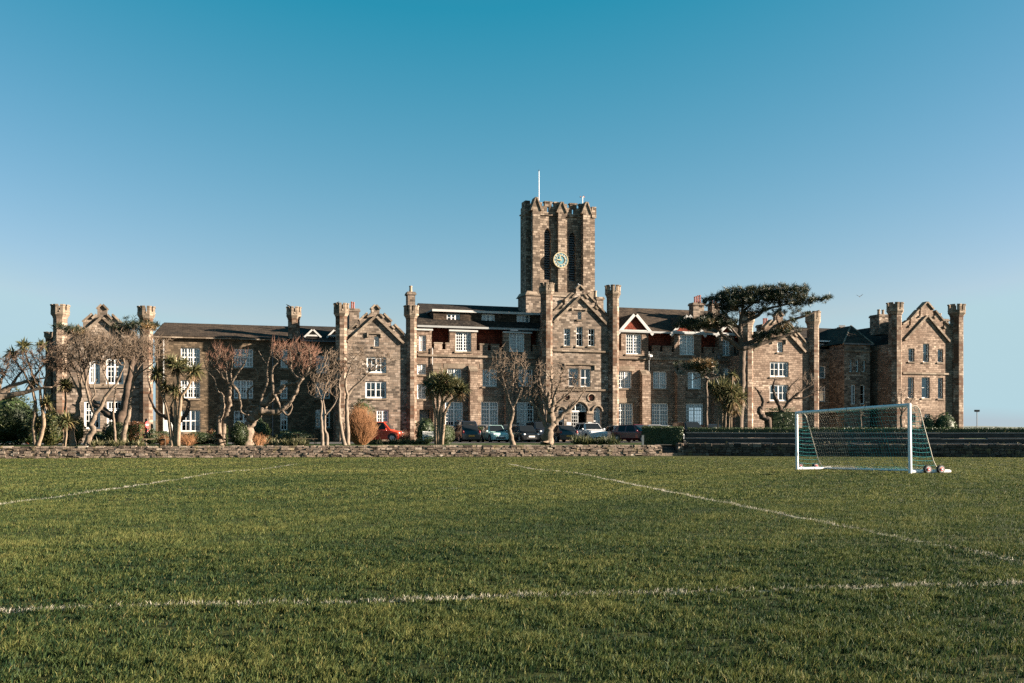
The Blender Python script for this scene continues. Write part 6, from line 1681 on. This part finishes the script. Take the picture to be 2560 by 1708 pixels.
# the umbrella pine
d = 81.5
P6 = lambda x, y, rx, ry, rd=2.2, w=1, dd=0: blob(6, x, y, rx, ry, d + dd, rd, w)
pine('tall flat topped pine rising above the roofs behind the goal', [
    (based(6, 528, d, [(535, 1200), (545, 1000), (552, 850), (556, 720), (555, 650), (540, 570), (538, 450), (548, 340), (560, 230)]), [.34, .33, .31, .30, .30, .33, .28, .24, .19, .13, .08], None),
    (pts(6, [(550, 650), (480, 600), (420, 555), (370, 520), (335, 470), (260, 440), (150, 425)], d), [.22, .18, .17, .15, .12, .09, .06], 0),
    (pts(6, [(555, 640), (650, 625), (760, 590), (870, 555), (1000, 510), (1130, 475), (1180, 465)], d - .3), [.24, .21, .18, .15, .11, .07, .04], 0),
    (pts(6, [(560, 620), (680, 570), (800, 500), (880, 435), (980, 395), (1100, 360), (1180, 330), (1245, 305)], d + .3), [.2, .18, .16, .15, .13, .12, .1, .06], 0),
    (pts(6, [(545, 440), (620, 390), (700, 350), (760, 300), (900, 265), (1080, 225), (1200, 215), (1310, 195)], d), [.18, .16, .14, .12, .09, .07, .05, .03], 0),
    (pts(6, [(540, 470), (470, 420), (400, 330), (330, 270), (260, 220)], d), [.13, .11, .09, .07, .04], 0),
    (pts(6, [(550, 330), (640, 250), (760, 190), (900, 160), (1040, 130)], d + .3), [.12, .1, .08, .06, .03], 0),
    (pts(6, [(535, 560), (450, 460), (380, 420), (250, 390)], d - .8), [.11, .09, .07, .04], 0),
    (pts(6, [(880, 435), (860, 370), (900, 300)], d + .3), [.07, .06, .04], 3)],
    [P6(280, 200, 50, 28), P6(240, 235, 45, 25, 1.5, .8), P6(360, 185, 55, 40), P6(425, 140, 40, 32), P6(440, 200, 90, 50), P6(540, 160, 80, 50), P6(640, 140, 80, 50), P6(760, 140, 90, 55), P6(870, 130, 90, 45), P6(960, 135, 80, 50), P6(1060, 130, 60, 38), P6(1120, 105, 22, 28, 1.0),
     P6(700, 215, 190, 38), P6(900, 205, 150, 30), P6(1050, 190, 70, 28), P6(1130, 225, 60, 22, 1.6), P6(1210, 215, 60, 20, 1.4), P6(1290, 200, 45, 16, 1.1), P6(1335, 188, 22, 14, .8),
     P6(960, 250, 120, 18, 1.6, .7), P6(1080, 255, 70, 14, 1.2, .7), P6(420, 270, 110, 40), P6(560, 260, 90, 45, 2.2, .8), P6(380, 340, 70, 28, 1.8, .7), P6(720, 310, 90, 28, 1.8, .6), P6(860, 320, 50, 20, 1.4, .5),
     P6(60, 410, 90, 34, 2.2, 1.2), P6(170, 420, 110, 40, 2.4, 1.3), P6(290, 425, 110, 42, 2.4, 1.3), P6(400, 420, 90, 40, 2.2, 1.1), P6(-10, 445, 50, 20, 1.5), P6(120, 465, 130, 22, 2.0), P6(250, 370, 90, 26, 1.6, .9), P6(470, 400, 50, 30, 1.6, .7),
     P6(720, 520, 90, 20, 1.6, .7), P6(850, 505, 120, 24, 1.8, .8), P6(960, 480, 80, 24, 1.5, .8), P6(770, 560, 110, 15, 1.4, .6), P6(1010, 320, 80, 14, 1.3, .45), P6(1110, 335, 60, 12, 1.0, .35), P6(960, 400, 70, 16, 1.3, .35), P6(620, 340, 60, 26, 1.5, .5)],
    3800, .33, 71, second=([P6(920, 470, 90, 26, 1.4), P6(240, 430, 110, 30, 2.2), P6(460, 290, 70, 40, 2.0)], 110, 'needles_brown'))
d = 76
pine('low wind bent pine branch with browned needles left of the tall pine', [
    (based(6, 236, d + 1, [(236, 1150), (236, 1040), (234, 960), (240, 920), (220, 890), (160, 850), (110, 835)]), [.13, .12, .12, .11, .10, .09, .07, .05], None),
    (pts(6, [(240, 925), (300, 910), (340, 900)], d), [.08, .06, .04], 0),
    (pts(6, [(230, 905), (180, 900), (110, 925), (70, 925)], d), [.06, .05, .035, .02], 0),
    (pts(6, [(225, 890), (270, 870), (320, 880)], d), [.06, .05, .03], 0)],
    [blob(6, 200, 800, 110, 32, d, 1.6), blob(6, 120, 800, 80, 24, d, 1.4), blob(6, 280, 800, 50, 34, d, 1.2), blob(6, 10, 800, 70, 24, d + .5, 1.2, .4), blob(6, 250, 845, 80, 24, d, 1.3)],
    190, .34, 77, second=([blob(6, 190, 790, 120, 34, d, 1.5)], 130, 'needles_brown'))
d = 74
bare_tree('dark lopped tree with two heavy arms before the fourth gable', [
    (based(6, 800, d, [(790, 1300), (760, 1275), (715, 1230), (708, 1190), (735, 1160), (735, 1100), (715, 1060), (690, 1020), (665, 990)]), [.2, .2, .19, .17, .19, .16, .15, .12, .10, .06], None),
    (pts(6, [(690, 1020), (720, 1040), (725, 1020)], d), [.08, .07, .05], 0)],
    [blob(6, 680, 990, 30, 20, d, .4)], 14, 'bark_dark', 'twig_red', None, twigs=.5, seed=81, knob=.25)
bare_tree('dark lopped tree with tufted upright shoots beside the right turret', [
    (based(6, 915, d + 1, [(910, 1230), (890, 1170), (860, 1110), (835, 1040), (830, 980), (850, 910)]), [.2, .19, .17, .15, .13, .11, .07], None),
    (pts(6, [(910, 1215), (960, 1140), (1000, 1090), (1060, 1040), (1120, 1000), (1180, 960), (1170, 910)], d + 1), [.14, .12, .1, .085, .075, .065, .05], 0),
    (pts(6, [(960, 1140), (950, 1060), (990, 980), (1060, 910)], d + 1), [.08, .07, .055, .04], 1),
    (pts(6, [(1000, 1090), (1080, 1090), (1160, 1060), (1230, 1010)], d + 1), [.09, .075, .06, .04], 1),
    (pts(6, [(1130, 1000), (1130, 940), (1110, 900)], d + 1), [.06, .05, .035], 1)],
    [blob(6, 1080, 930, 50, 50, d + 1, .9), blob(6, 1180, 930, 60, 60, d + 1, .9), blob(6, 860, 930, 50, 50, d + 1, .7, .5), blob(6, 1010, 1030, 110, 70, d + 1, 1.2, .5), blob(6, 1220, 1040, 50, 60, d + 1, .8, .7)],
    280, 'bark_dark', 'twig_tan', None, twigs=2.2, twlen=.5, up=1.0, bias=(0, 0, .5), seed=83, knob=.2)
d = 76
bare_tree('small bare tree seen beside the right goalpost against the end gable', [
    (based(7, 553, d, [(548, 1230), (545, 1150), (555, 1090), (545, 1000), (550, 930)]), [.12, .11, .095, .08, .06, .04], None),
    (pts(7, [(550, 1120), (600, 1060), (640, 1000), (665, 950)], d), [.06, .045, .03, .02], 0),
    (pts(7, [(548, 1100), (515, 1030), (510, 950)], d), [.055, .04, .025], 0)],
    [blob(7, 560, 960, 60, 80, d, 1.0), blob(7, 620, 1000, 50, 70, d, .9, .7), blob(7, 520, 980, 30, 70, d, .7, .8)],
    260, 'bark_dark', 'twig_red', None, twigs=1.2, seed=87)
bare_tree('pale twiggy young tree behind the middle of the goal', [
    (based(7, 190, d, [(190, 1220), (185, 1160), (180, 1100)]), [.05, .045, .035, .02], None)],
    [blob(7, 185, 1100, 40, 60, d, .7)], 90, 'bark_grey', 'twig_tan', None, twigs=1.5, seed=89)

# ---------------------------------------------------------------- cabbage palms
def spray(b_, c, axis, n, length, seed, width=.035, droop=.35, spread=1.35, tones=(.15, .75)):
    """a head of sword leaves: V, T, tone arrays"""
    q = np.random.default_rng(seed)
    th = q.uniform(0, 2 * np.pi, n); ph = spread * np.sqrt(q.random(n)) * 1.15
    ax = Vector(axis).normalized(); u = ax.orthogonal().normalized(); v = ax.cross(u)
    ax, u, v = np.array(ax), np.array(u), np.array(v)
    d = np.cos(ph)[:, None] * ax + np.sin(ph)[:, None] * (np.cos(th)[:, None] * u + np.sin(th)[:, None] * v)
    L = length * q.uniform(.6, 1.1, n)
    p0 = np.array(c) + q.normal(0, .03, (n, 3)); p1 = p0 + d * (L * .55)[:, None]; p2 = p0 + d * L[:, None]
    p2[:, 2] -= droop * L * (np.sin(ph) ** 1) * q.uniform(.4, 1.2, n); p1[:, 2] -= .05 * L
    s = np.cross(d, [0, 0, 1.0]) + q.normal(0, .4, (n, 3)); s /= np.linalg.norm(s, axis=1)[:, None] + 1e-9
    w = width * q.uniform(.7, 1.2, n)[:, None]
    V = np.stack([p0 - s * w * .5, p0 + s * w * .5, p1 + s * w, p1 - s * w, p2], 1).reshape(-1, 3)
    i = np.arange(n) * 5
    T = np.stack([np.stack([i, i + 1, i + 2], 1), np.stack([i, i + 2, i + 3], 1), np.stack([i + 3, i + 2, i + 4], 1)], 1).reshape(-1, 3)
    tone = np.repeat(q.uniform(*tones, n), 3)
    b_.append((V, T, tone))
def join_soup(name, parts, mat, parent):
    V, T, C, o = [], [], [], 0
    for v, t, c in parts: V.append(v); T.append(t + o); C.append(c); o += len(v)
    return npmesh(name, np.concatenate(V), np.concatenate(T), mat, np.concatenate(C), parent)
def palm(label, k, stems, heads, d, n=80, length=.78, seed=1, dead=.45, group='cabbage palms in the garden', width=.042):
    r = random.Random(seed)
    base = based(k, stems[0][0][0][0], d, [])[0]
    root = thing('cabbage_palm', label, 'palm', base, 0, group)
    for seq, rads in stems:
        P_ = ([based(k, seq[0][0], d, [])[0]] if len(seq[0]) == 1 else pts(k, [seq[0]], d)) + pts(k, seq[1:], d)
        P2, R2 = [], []
        for i in range(len(P_) - 1):
            for j in range(4):
                u = j / 4; P2.append(P_[i].lerp(P_[i + 1], u) - base + Vector((r.uniform(-1, 1), r.uniform(-1, 1), 0)) * .012); R2.append((rads[min(i, len(rads) - 1)] * (1 - u) + rads[min(i + 1, len(rads) - 1)] * u) * r.uniform(.93, 1.08))
        P2.append(P_[-1] - base); R2.append(rads[-1])
        b = MB(); b.tube(P2, R2, 8); b.build('trunk', 'trunk_palm', root, smooth=True)
    for i, h in enumerate(heads):
        x, y, sc = h[0], h[1], h[2]; dd = h[3] if len(h) > 3 else 0
        c = zat(k, x, y, d + dd) - base
        live, dd_ = [], []
        spray(live, c, (r.uniform(-.15, .15), r.uniform(-.2, .2), 1), int(n * sc), length * sc, seed * 50 + i, width)
        spray(live, c - Vector((0, 0, .04)), (0, 0, 1), int(n * .4 * sc), length * sc * .9, seed * 50 + i + 20, width, .7, 1.7, (.3, 1.0))
        join_soup('leaf_head', live, 'blade_palm', root)
        if dead:
            spray(dd_, c - Vector((0, 0, .10)), (0, 0, -1), int(n * dead * sc), length * sc * .75, seed * 50 + i + 40, width * .9, .3, 1.0, (.1, .9))
            join_soup('dead_leaves', dd_, 'blade_dead', root)
    return root
palm('tall leaning double trunked cabbage palm at the left end of the wall', 9, [
    ([(480,), (465, 1240), (450, 1120), (470, 950), (480, 800), (445, 640), (330, 400), (170, 180)], [.14, .13, .12, .11, .1, .08, .06, .05]),
    ([(510,), (560, 1230), (595, 1080), (585, 950), (555, 800), (540, 600), (440, 420), (330, 90)], [.14, .13, .12, .11, .09, .08, .06, .05]),
    ([(585, 940), (600, 760), (600, 560), (630, 400), (620, 200)], [.08, .075, .07, .06, .05])],
    [(175, 140, .95), (325, 30, .95), (560, 20, .8, 1), (440, 520, 1.05), (480, 1090, 1.25, .4), (630, 780, 1.0)], 60.8, seed=2, n=85, length=.72)
palm('slim single headed cabbage palm before the left turret', 9, [([(880,), (885, 1100), (875, 900), (888, 760), (880, 600)], [.06, .055, .06, .065, .05])], [(885, 555, 1.25)], 61.2, seed=3, n=110, length=.62)
palm('short young cabbage palms with bright shaggy heads beside the wall', 9, [
    ([(850,), (865, 1250), (850, 1120)], [.055, .055, .05]), ([(880,), (895, 1250), (905, 1120)], [.055, .055, .05])],
    [(840, 1060, 1.0), (915, 1050, 1.25)], 59.9, seed=4, n=100, length=.68, dead=.3)
palm('forked cabbage palm with smooth pale trunks before the left range', 10, [
    ([(1285,), (1270, 1150), (1220, 800), (1150, 520), (1060, 280), (980, 130)], [.16, .13, .105, .09, .075, .06]),
    ([(1340,), (1345, 1000), (1345, 700), (1340, 440)], [.12, .10, .085, .07]),
    ([(1385,), (1400, 900), (1425, 650), (1440, 430), (1400, 260), (1375, 60), (1370, -40)], [.16, .13, .11, .1, .08, .065, .05]),
    ([(1440, 430), (1560, 290), (1640, 120), (1660, 20)], [.085, .075, .06, .05]),
    ([(1250, 640), (1310, 500), (1350, 420)], [.05, .045, .04]), ([(1140, 480), (1160, 340)], [.06, .05])],
    [(1000, 30, 1.15), (1370, -90, 1.2), (1660, 0, 1.3), (1165, 270, .85), (1340, 340, 1.0), (1250, -190, 1.0, .5), (1480, -160, .9, .5)], 60.8, seed=5, n=95, length=.74)
palm('broad many headed cabbage palm before the shaded porch', 3, [
    ([(1035,), (1030, 1250), (1010, 1130), (1000, 1030)], [.13, .11, .09, .06]), ([(1055,), (1050, 1200), (1045, 1080), (1060, 980)], [.12, .1, .08, .06]),
    ([(1070,), (1075, 1200), (1090, 1080), (1110, 970)], [.12, .1, .08, .06]), ([(1085,), (1110, 1220), (1160, 1120), (1240, 1060)], [.13, .1, .08, .05]), ([(1060,), (1090, 1150), (1150, 1050), (1180, 980)], [.11, .09, .07, .05])],
    [(975, 975, 1.2), (1040, 930, 1.2, .8), (1100, 920, 1.2, -.3), (1060, 990, 1.2, -.6), (1165, 960, 1.2, .4), (1250, 1015, 1.25), (1000, 1040, 1.0, .6), (1140, 1010, 1.1, -.5), (1215, 960, 1.0, .8)], 68, seed=6, n=95, length=.82)
palm('cluster of sunlit cabbage palms with shaggy heads left of the pine trunk', 6, [
    ([(330,), (345, 1200), (330, 1100), (310, 1020)], [.08, .075, .07, .05]), ([(375,), (375, 1200), (370, 1080)], [.1, .09, .06]),
    ([(400,), (405, 1250), (425, 1110), (440, 1050)], [.1, .09, .075, .05]), ([(430,), (440, 1250), (470, 1180), (490, 1130)], [.09, .08, .06, .05]), ([(455,), (462, 1050), (465, 930), (468, 890)], [.06, .05, .045, .04])],
    [(290, 995, 1.15), (370, 1010, 1.3), (400, 960, 1.1, .8), (470, 885, .7, .5), (450, 1030, 1.3, -.4), (500, 1010, 1.0, .5), (480, 1110, 1.25, -.5), (540, 1085, 1.1), (420, 1170, 1.1, .2), (340, 1060, 1.0, -.5), (500, 1180, .9, .4)], 78, seed=7, n=85, length=.92, dead=.6, width=.04)

# ---------------------------------------------------------------- bushes and hedges
def leaf_soup(pts_, nor, size, seed, mat, parent, name='leaves', tone_mu=.45, tone_sd=.22):
    q = np.random.default_rng(seed); n = len(pts_)
    d = nor + q.normal(0, .75, (n, 3)); d /= np.linalg.norm(d, axis=1)[:, None] + 1e-9
    s = np.cross(d, q.normal(0, 1, (n, 3))); s /= np.linalg.norm(s, axis=1)[:, None] + 1e-9; t = np.cross(d, s)
    L = (size * q.uniform(.6, 1.3, n))[:, None]
    a, b, c, e = pts_ - s * L * .35, pts_ + t * L * .2 - s * 0, pts_ + s * L * .75, pts_ - t * L * .32
    V = np.stack([a, e, c, b], 1).reshape(-1, 3); i = np.arange(n) * 4
    T = np.stack([np.stack([i, i + 1, i + 2], 1), np.stack([i, i + 2, i + 3], 1)], 1).reshape(-1, 3)
    tone = np.repeat(np.clip(q.normal(tone_mu, tone_sd, n), 0, 1), 2)
    return npmesh(name, V, T, mat, tone, parent)
def bush(label, k, x, yb, rx, h, d, mat='leaf_mid', n=2600, size=.10, seed=1, lump=.14, power=2.0, depth=None, cat='bush', name='round_bush', lean=0, top=None, group=None, core=True, box=False):
    """k,x,yb: foot of the bush in the photo; rx, h its half width and height in zoom pixels"""
    m = d / FP * ZF[k][2]
    p = zat(k, x, yb, d); p.z = garden_h(d) - .03
    root = thing(name, label, cat, p, 0, group)
    q = np.random.default_rng(seed); RX, H = rx * m, h * m; RY = depth or RX
    v = q.normal(0, 1, (n, 3)); v /= np.linalg.norm(v, axis=1)[:, None]
    if box:
        mx = np.abs(v).max(1)[:, None]; v = v / (mx ** .8)
    f = 1 + lump * (np.sin(v[:, 0] * 5 + seed) * np.sin(v[:, 1] * 4.3 + 2 * seed) + .7 * np.sin(v[:, 2] * 7 + seed) * np.sin(v[:, 0] * 8 + 1)) + q.normal(0, .035, n)
    shell = np.where(q.random(n) < .75, 1, q.uniform(.75, 1, n))
    P = v * (f * shell)[:, None] * np.array([RX, RY, H / 2]) + np.array([lean * m, 0, H / 2])
    P[:, 2] = np.maximum(P[:, 2], q.uniform(.02, .2, n))
    leaf_soup(P, v, size, seed + 1, mat, root)
    if core:
        b = MB(); b.ball((lean * m, 0, H / 2), 1, 16, 10, sc=(RX * .84, RY * .84, H * .43))
        if box: b = MB(); b.box(-RX * .86, RX * .86, -RY * .86, RY * .86, .02, H * .9)
        b.build('inner_foliage', 'leaf_dark', root, smooth=not box)
    return root
bush('big glossy evergreen shrub in the far left corner behind the cone', 1, 60, 1400, 260, 470, 65, 'leaf_mid', 5200, .16, 101, .2, name='evergreen_shrub')
bush('sunlit yellow green shrub behind the left palms', 1, 465, 1400, 125, 300, 63.5, 'leaf_olive', 3600, .13, 102, .16, name='evergreen_shrub')
bush('sunlit yellow green shrub behind the curving bare tree', 1, 640, 1400, 110, 285, 64.5, 'leaf_olive', 3200, .13, 103, .14, name='evergreen_shrub')
bush('dense green hedge between the two left shrubs', 1, 300, 1400, 120, 200, 68, 'leaf_dark', 2400, .12, 104, .14, name='evergreen_shrub')
bush('round clipped green bush under the tall left windows', 1, 1030, 1400, 108, 210, 66, 'leaf_mid', 2600, .10, 105, .06)
bush('dark brown clipped bush at the foot of the left turret', 1, 1205, 1400, 70, 205, 67, 'leaf_rust', 2200, .09, 106, .05, box=True)
bush('low green hedge along the tall left windows', 1, 880, 1400, 95, 110, 68, 'leaf_mid', 1600, .10, 107, .1, cat='hedge', name='low_hedge')
bush('low green hedge behind the red road sign', 10, 920, 1300, 130, 260, 69, 'leaf_mid', 1800, .10, 108, .1, cat='hedge', name='low_hedge')
bush('low green hedge behind the forked palm foot', 10, 1130, 1300, 150, 240, 71, 'leaf_dark', 1700, .10, 109, .08, cat='hedge', name='low_hedge')
bush('long mounded green hedge before the left range', 2, 340, 1385, 132, 112, 69, 'leaf_mid', 3000, .10, 110, .05, cat='hedge', name='low_hedge', depth=1.0)
bush('square clipped topiary under the twin stemmed pollard', 2, 550, 1395, 48, 200, 64.5, 'leaf_mid', 2000, .09, 111, .04, box=True, name='topiary')
bush('round clipped topiary beside the leaning giant tree', 2, 707, 1395, 77, 210, 62, 'leaf_mid', 3000, .09, 112, .05, name='topiary')
bush('dark low shrub in shade behind the daffodil clump', 2, 1180, 1395, 160, 130, 68, 'leaf_dark', 2200, .12, 113, .15, name='low_shrub')
bush('dark rounded shrub in shade behind the leaning trunk', 2, 880, 1395, 90, 220, 70, 'leaf_dark', 1800, .12, 114, .15, name='low_shrub')
bush('small russet shrub between the topiaries', 2, 470, 1395, 60, 130, 70, 'leaf_rust', 900, .12, 115, .2, name='low_shrub')
bush('dark green shrub rising behind the russet willow bush', 3, 375, 1500, 122, 400, 74, 'leaf_mid', 2400, .12, 116, .08, name='evergreen_shrub')
bush('round clipped hedge beside the dark hatchback', 3, 1105, 1500, 92, 178, 72, 'leaf_mid', 3400, .09, 117, .04, depth=1.2, name='clipped_hedge', cat='hedge')
bush('dark shrub in shade of the porch left of the broad palm', 3, 935, 1500, 80, 220, 76, 'leaf_dark', 2000, .12, 118, .16, name='evergreen_shrub')
bush('clipped hedge seen between the dark hatchback and the mint green car', 3, 1415, 1470, 55, 130, 89, 'leaf_mid', 1200, .11, 119, .06, box=True, cat='hedge', name='clipped_hedge')
bush('large dark bush before the lower windows of the fourth gable', 6, 890, 1370, 115, 318, 76, 'leaf_dark', 3000, .12, 120, .07, box=True, depth=1.4, name='evergreen_shrub')
bush('domed dark bush at the foot of the right end turret', 7, 930, 1250, 100, 262, 84, 'leaf_dark', 2400, .12, 121, .05, name='round_bush')
bush('smaller dark bush beside the domed one under the end gable', 7, 790, 1250, 72, 240, 84, 'leaf_dark', 1500, .12, 122, .08, name='round_bush')
# clipped box hedges on the terrace
def box_hedge(label, s0, s1, q0, q1, z0, z1, n, seed, mat='leaf_dark', size=.09):
    c = TL0 + TDv * ((s0 + s1) / 2) + TNv * ((q0 + q1) / 2)
    root = thing('box_hedge', label, 'hedge', (c.x, c.y, z0), TA_)
    A, B, H = (s1 - s0) / 2, (q1 - q0) / 2, z1 - z0
    q = np.random.default_rng(seed); u = q.uniform(-1, 1, (n, 3))
    ar = np.array([B * H * 2, A * H * 2, A * B * 4]); ax = q.choice(3, n, p=ar / ar.sum()); nor = np.zeros((n, 3))
    sg = np.where(q.random(n) < .5, -1, 1); nor[np.arange(n), ax] = sg; u[np.arange(n), ax] = sg
    P = u * np.array([A, B, H / 2]) + np.array([0, 0, H / 2]) + q.normal(0, .028, (n, 3))
    P = P[P[:, 2] > 0]; nor = nor[:len(P)]
    leaf_soup(P, nor, size, seed + 1, mat, root)
    b = MB(); b.box(-A * .995 + .03, A * .995 - .03, -B + .05, B - .05, 0, H - .05); b.build('inner_foliage', 'leaf_dark', root)
box_hedge('tall clipped box hedge at the left end of the terrace', -2.6, .05, 1.6, 3.2, .45, 1.66, 3800, 131)
box_hedge('long low clipped hedge along the top of the terrace', .4, 41, 3.0, 4.2, 1.29, 1.585, 14000, 133)
# wiry and strap leaved plants
def wands(label, k, x, yb, rx, h, d, n, mat, seed, name='twig_bush', spread=.5, rad=.011, cat='bush', jag=.1, lean=0):
    m = d / FP * ZF[k][2]; p = zat(k, x, yb, d); p.z = garden_h(d) - .02
    root = thing(name, label, cat, p); r = random.Random(seed); b = MB(); RX, H = rx * m, h * m
    for i in range(n):
        a = r.uniform(0, 2 * math.pi); rr = math.sqrt(r.random()); ex, ey = RX * rr * math.cos(a), RX * .8 * rr * math.sin(a)
        hh = H * math.sqrt(max(.05, 1 - .75 * rr * rr)) * r.choice((r.uniform(.45, .9), r.uniform(.75, 1.0), r.uniform(.9, 1.14)))
        b0 = Vector((ex * (1 - spread), ey * (1 - spread), 0)); e = Vector((ex + lean * m, ey, hh))
        q_ = []
        for j in range(5):
            t = j / 4; q_.append(b0.lerp(e, t) + Vector((r.uniform(-1, 1), r.uniform(-1, 1), 0)) * jag * t * .8)
        b.tube(q_, [rad * (1 - .75 * j / 4) for j in range(5)], 3, cap=False)
        if jag > .05:
            for _ in range(2):
                t = r.uniform(.4, .9); s_ = b0.lerp(e, t); b.tube([s_, s_ + Vector((r.uniform(-.3, .3), r.uniform(-.3, .3), r.uniform(.2, .5)))], [rad * .6, rad * .2], 3, cap=False)
    b.build('stems', mat, root); return root
wands('large russet willow bush glowing before the second gable', 3, 362, 1500, 165, 350, 66, 1500, 'osier', 201, spread=.75, rad=.012, name='willow_bush')
wands('orange wiry shrub right of the forked palm foot', 2, 245, 1400, 90, 85, 61.5, 90, 'osier', 202, spread=.7, rad=.011)
wands('orange wiry shrub left of the forked palm foot', 10, 1160, 1310, 90, 150, 62, 70, 'osier', 203, spread=.7, rad=.010)
wands('cut orange stems before the leaning giant tree', 2, 880, 1400, 90, 90, 61.2, 34, 'osier', 204, spread=.6, rad=.018, jag=.06)
wands('reddish wiry shrub beside the orange van bonnet', 3, 745, 1490, 65, 105, 72, 220, 'twig_bright', 205, spread=.6)
wands('brown wiry shrub before the shaded left trunk', 2, 20, 1400, 70, 80, 62, 60, 'osier', 206, spread=.6)
def straps(label, k, x, yb, rx, d, n, length, seed, mat='strap', width=.022, depth=.5, name='strap_plant', tones=(.2, 1.0)):
    m = d / FP * ZF[k][2]; p = zat(k, x, yb, d); p.z = garden_h(d) - .02
    root = thing(name, label, 'plant', p); r = random.Random(seed); parts = []
    for i in range(n):
        c = (r.uniform(-rx, rx) * m, r.uniform(-depth, depth), 0)
        spray(parts, c, (r.uniform(-.2, .2), r.uniform(-.2, .2), 1), 12, length * r.uniform(.7, 1.15), seed * 100 + i, width, .3, .65, tones)
    join_soup('leaves', parts, mat, root); return root
straps('pale strap leaved clump under the two leaning left trees', 1, 960, 1400, 130, 60.2, 34, .52, 301)
straps('pale strap leaved clump beside the picnic table and the sign', 1, 1180, 1400, 95, 60.5, 24, .5, 302)
straps('broad daffodil clump before the shaded left range', 2, 1130, 1400, 175, 61.8, 52, .68, 303)
straps('dark flax clump before the white off roader', 4, 1035, 1495, 195, 70, 62, .85, 304, 'blade_palm', .035, .8, 'flax_clump', (.05, .5))
straps('dark leafy border plants below the orange van', 3, 590, 1495, 170, 68, 44, .5, 305, 'blade_palm', .03, .6, 'flax_clump', (.05, .55))
straps('green strap leaved border left of the round clipped hedge', 3, 850, 1500, 110, 67.5, 32, .6, 306, 'blade_palm', .03, .5, 'flax_clump', (.1, .7))
# ragged grass and weeds at the foot of the walls and along the terrace ledges
parts = []; r_ = random.Random(77)
for s in np.arange(0, 60, .16):
    p = WL - WD * 20 + WD * s - WN * r_.uniform(.02, .16)
    if r_.random() < .75: spray(parts, (p.x, p.y, -.21), (0, -.1, 1), 7, r_.uniform(.06, .17), int(s * 100), .008, .2, .9, (.1, .8))
for s in np.arange(0, 42, .22):
    for q0, z0 in ((-.12, -.21), (.62, .60), (.97, .62), (1.86, .95), (2.7, 1.30)):
        if r_.random() < .30:
            v = Q(s, q0 + r_.uniform(-.05, .05), z0); spray(parts, v, (0, -.1, 1), 8, r_.uniform(.06, .22), int(s * 91) + int(q0 * 10) + 99, .009, .3, .9, (.1, .7))
o = join_soup('weeds', parts, 'blade_palm', None); tag(o, kind='stuff')
# birds resting on the roofline
bird('dark crow perched on the slim turret above the left range', on_building(2, 1143, 158, 4.1), R(170), .55, 'feather')
bird('dark bird perched on the turret left of the second gable', on_building(3, 157, 236, .1), R(20), .42, 'feather')
bird('white gull standing on the peak of the entrance gable', on_building(4, 890, 84, .2), R(185), .62, 'gull_white')
# ================================================================ CAMERA, SKY, SUN
cam = bpy.data.cameras.new('camera'); co = bpy.data.objects.new('camera', cam); col.objects.link(co)
cam.sensor_width = 36; cam.lens = 35.0; cam.shift_y = (HZ - 854) / 2560; cam.clip_end = 20000; cam.clip_start = .1
co.location = (0, 0, CZ); co.rotation_euler = (R(90), 0, 0); scene.camera = co
sun = bpy.data.lights.new('sun', 'SUN'); sun.energy = 5.0; sun.angle = R(.5); sun.color = (1, .83, .66)
so = bpy.data.objects.new('sun', sun); col.objects.link(so)
tosun = Vector((math.sin(SUN_AZ) * math.cos(SUN_EL), -math.cos(SUN_AZ) * math.cos(SUN_EL), math.sin(SUN_EL)))
so.rotation_euler = tosun.to_track_quat('Z', 'Y').to_euler(); so.location = (60, 0, 40)
w = bpy.data.worlds.new('World'); scene.world = w; w.use_nodes = True
nt = w.node_tree; bg = nt.nodes['Background']
sky = nt.nodes.new('ShaderNodeTexSky'); sky.sky_type = 'NISHITA'; sky.sun_disc = False
sky.sun_elevation = SUN_EL; sky.sun_rotation = math.atan2(tosun.x, tosun.y)
sky.altitude = 0; sky.air_density = 1.0; sky.dust_density = .6; sky.ozone_density = 2.0
sep = nt.nodes.new('ShaderNodeSeparateColor'); comb = nt.nodes.new('ShaderNodeCombineColor')
nt.links.new(sky.outputs[0], sep.inputs[0])
for i, (mul, add, lo, hi) in enumerate(((.86, -.76, .085, 1.64), (.53, .13, .05, 2.36), (.58, 0, .05, 2.66))):
    m1 = nt.nodes.new('ShaderNodeMath'); m1.operation = 'MULTIPLY_ADD'; m1.inputs[1].default_value = mul; m1.inputs[2].default_value = add
    m2 = nt.nodes.new('ShaderNodeClamp'); m2.inputs[1].default_value = lo; m2.inputs[2].default_value = hi
    nt.links.new(sep.outputs[i], m1.inputs[0]); nt.links.new(m1.outputs[0], m2.inputs[0]); nt.links.new(m2.outputs[0], comb.inputs[i])
def mth(op, a, b_):
    m = nt.nodes.new('ShaderNodeMath'); m.operation = op
    for i, v in enumerate((a, b_)):
        if hasattr(v, 'is_output'): nt.links.new(v, m.inputs[i])
        else: m.inputs[i].default_value = v
    return m.outputs[0]
rr_, gg_, bb_ = [comb.inputs[i].links[0].from_socket for i in range(3)]
gg_ = mth('MAXIMUM', gg_, mth('MULTIPLY', rr_, 1.24)); bb_ = mth('MAXIMUM', bb_, mth('MULTIPLY', gg_, 1.11))
nt.links.new(gg_, comb.inputs[1]); nt.links.new(bb_, comb.inputs[2])
nt.links.new(comb.outputs[0], bg.inputs[0]); bg.inputs[1].default_value = .05
vs = scene.view_settings; vs.view_transform = 'Standard'; vs.look = 'None'; vs.exposure = 2.5; vs.gamma = 1; vs.use_curve_mapping = False
scene.cycles.max_bounces = 6; scene.cycles.diffuse_bounces = 2; scene.cycles.glossy_bounces = 3; scene.cycles.transparent_max_bounces = 8; scene.cycles.transmission_bounces = 4
scene.cycles.use_denoising = False
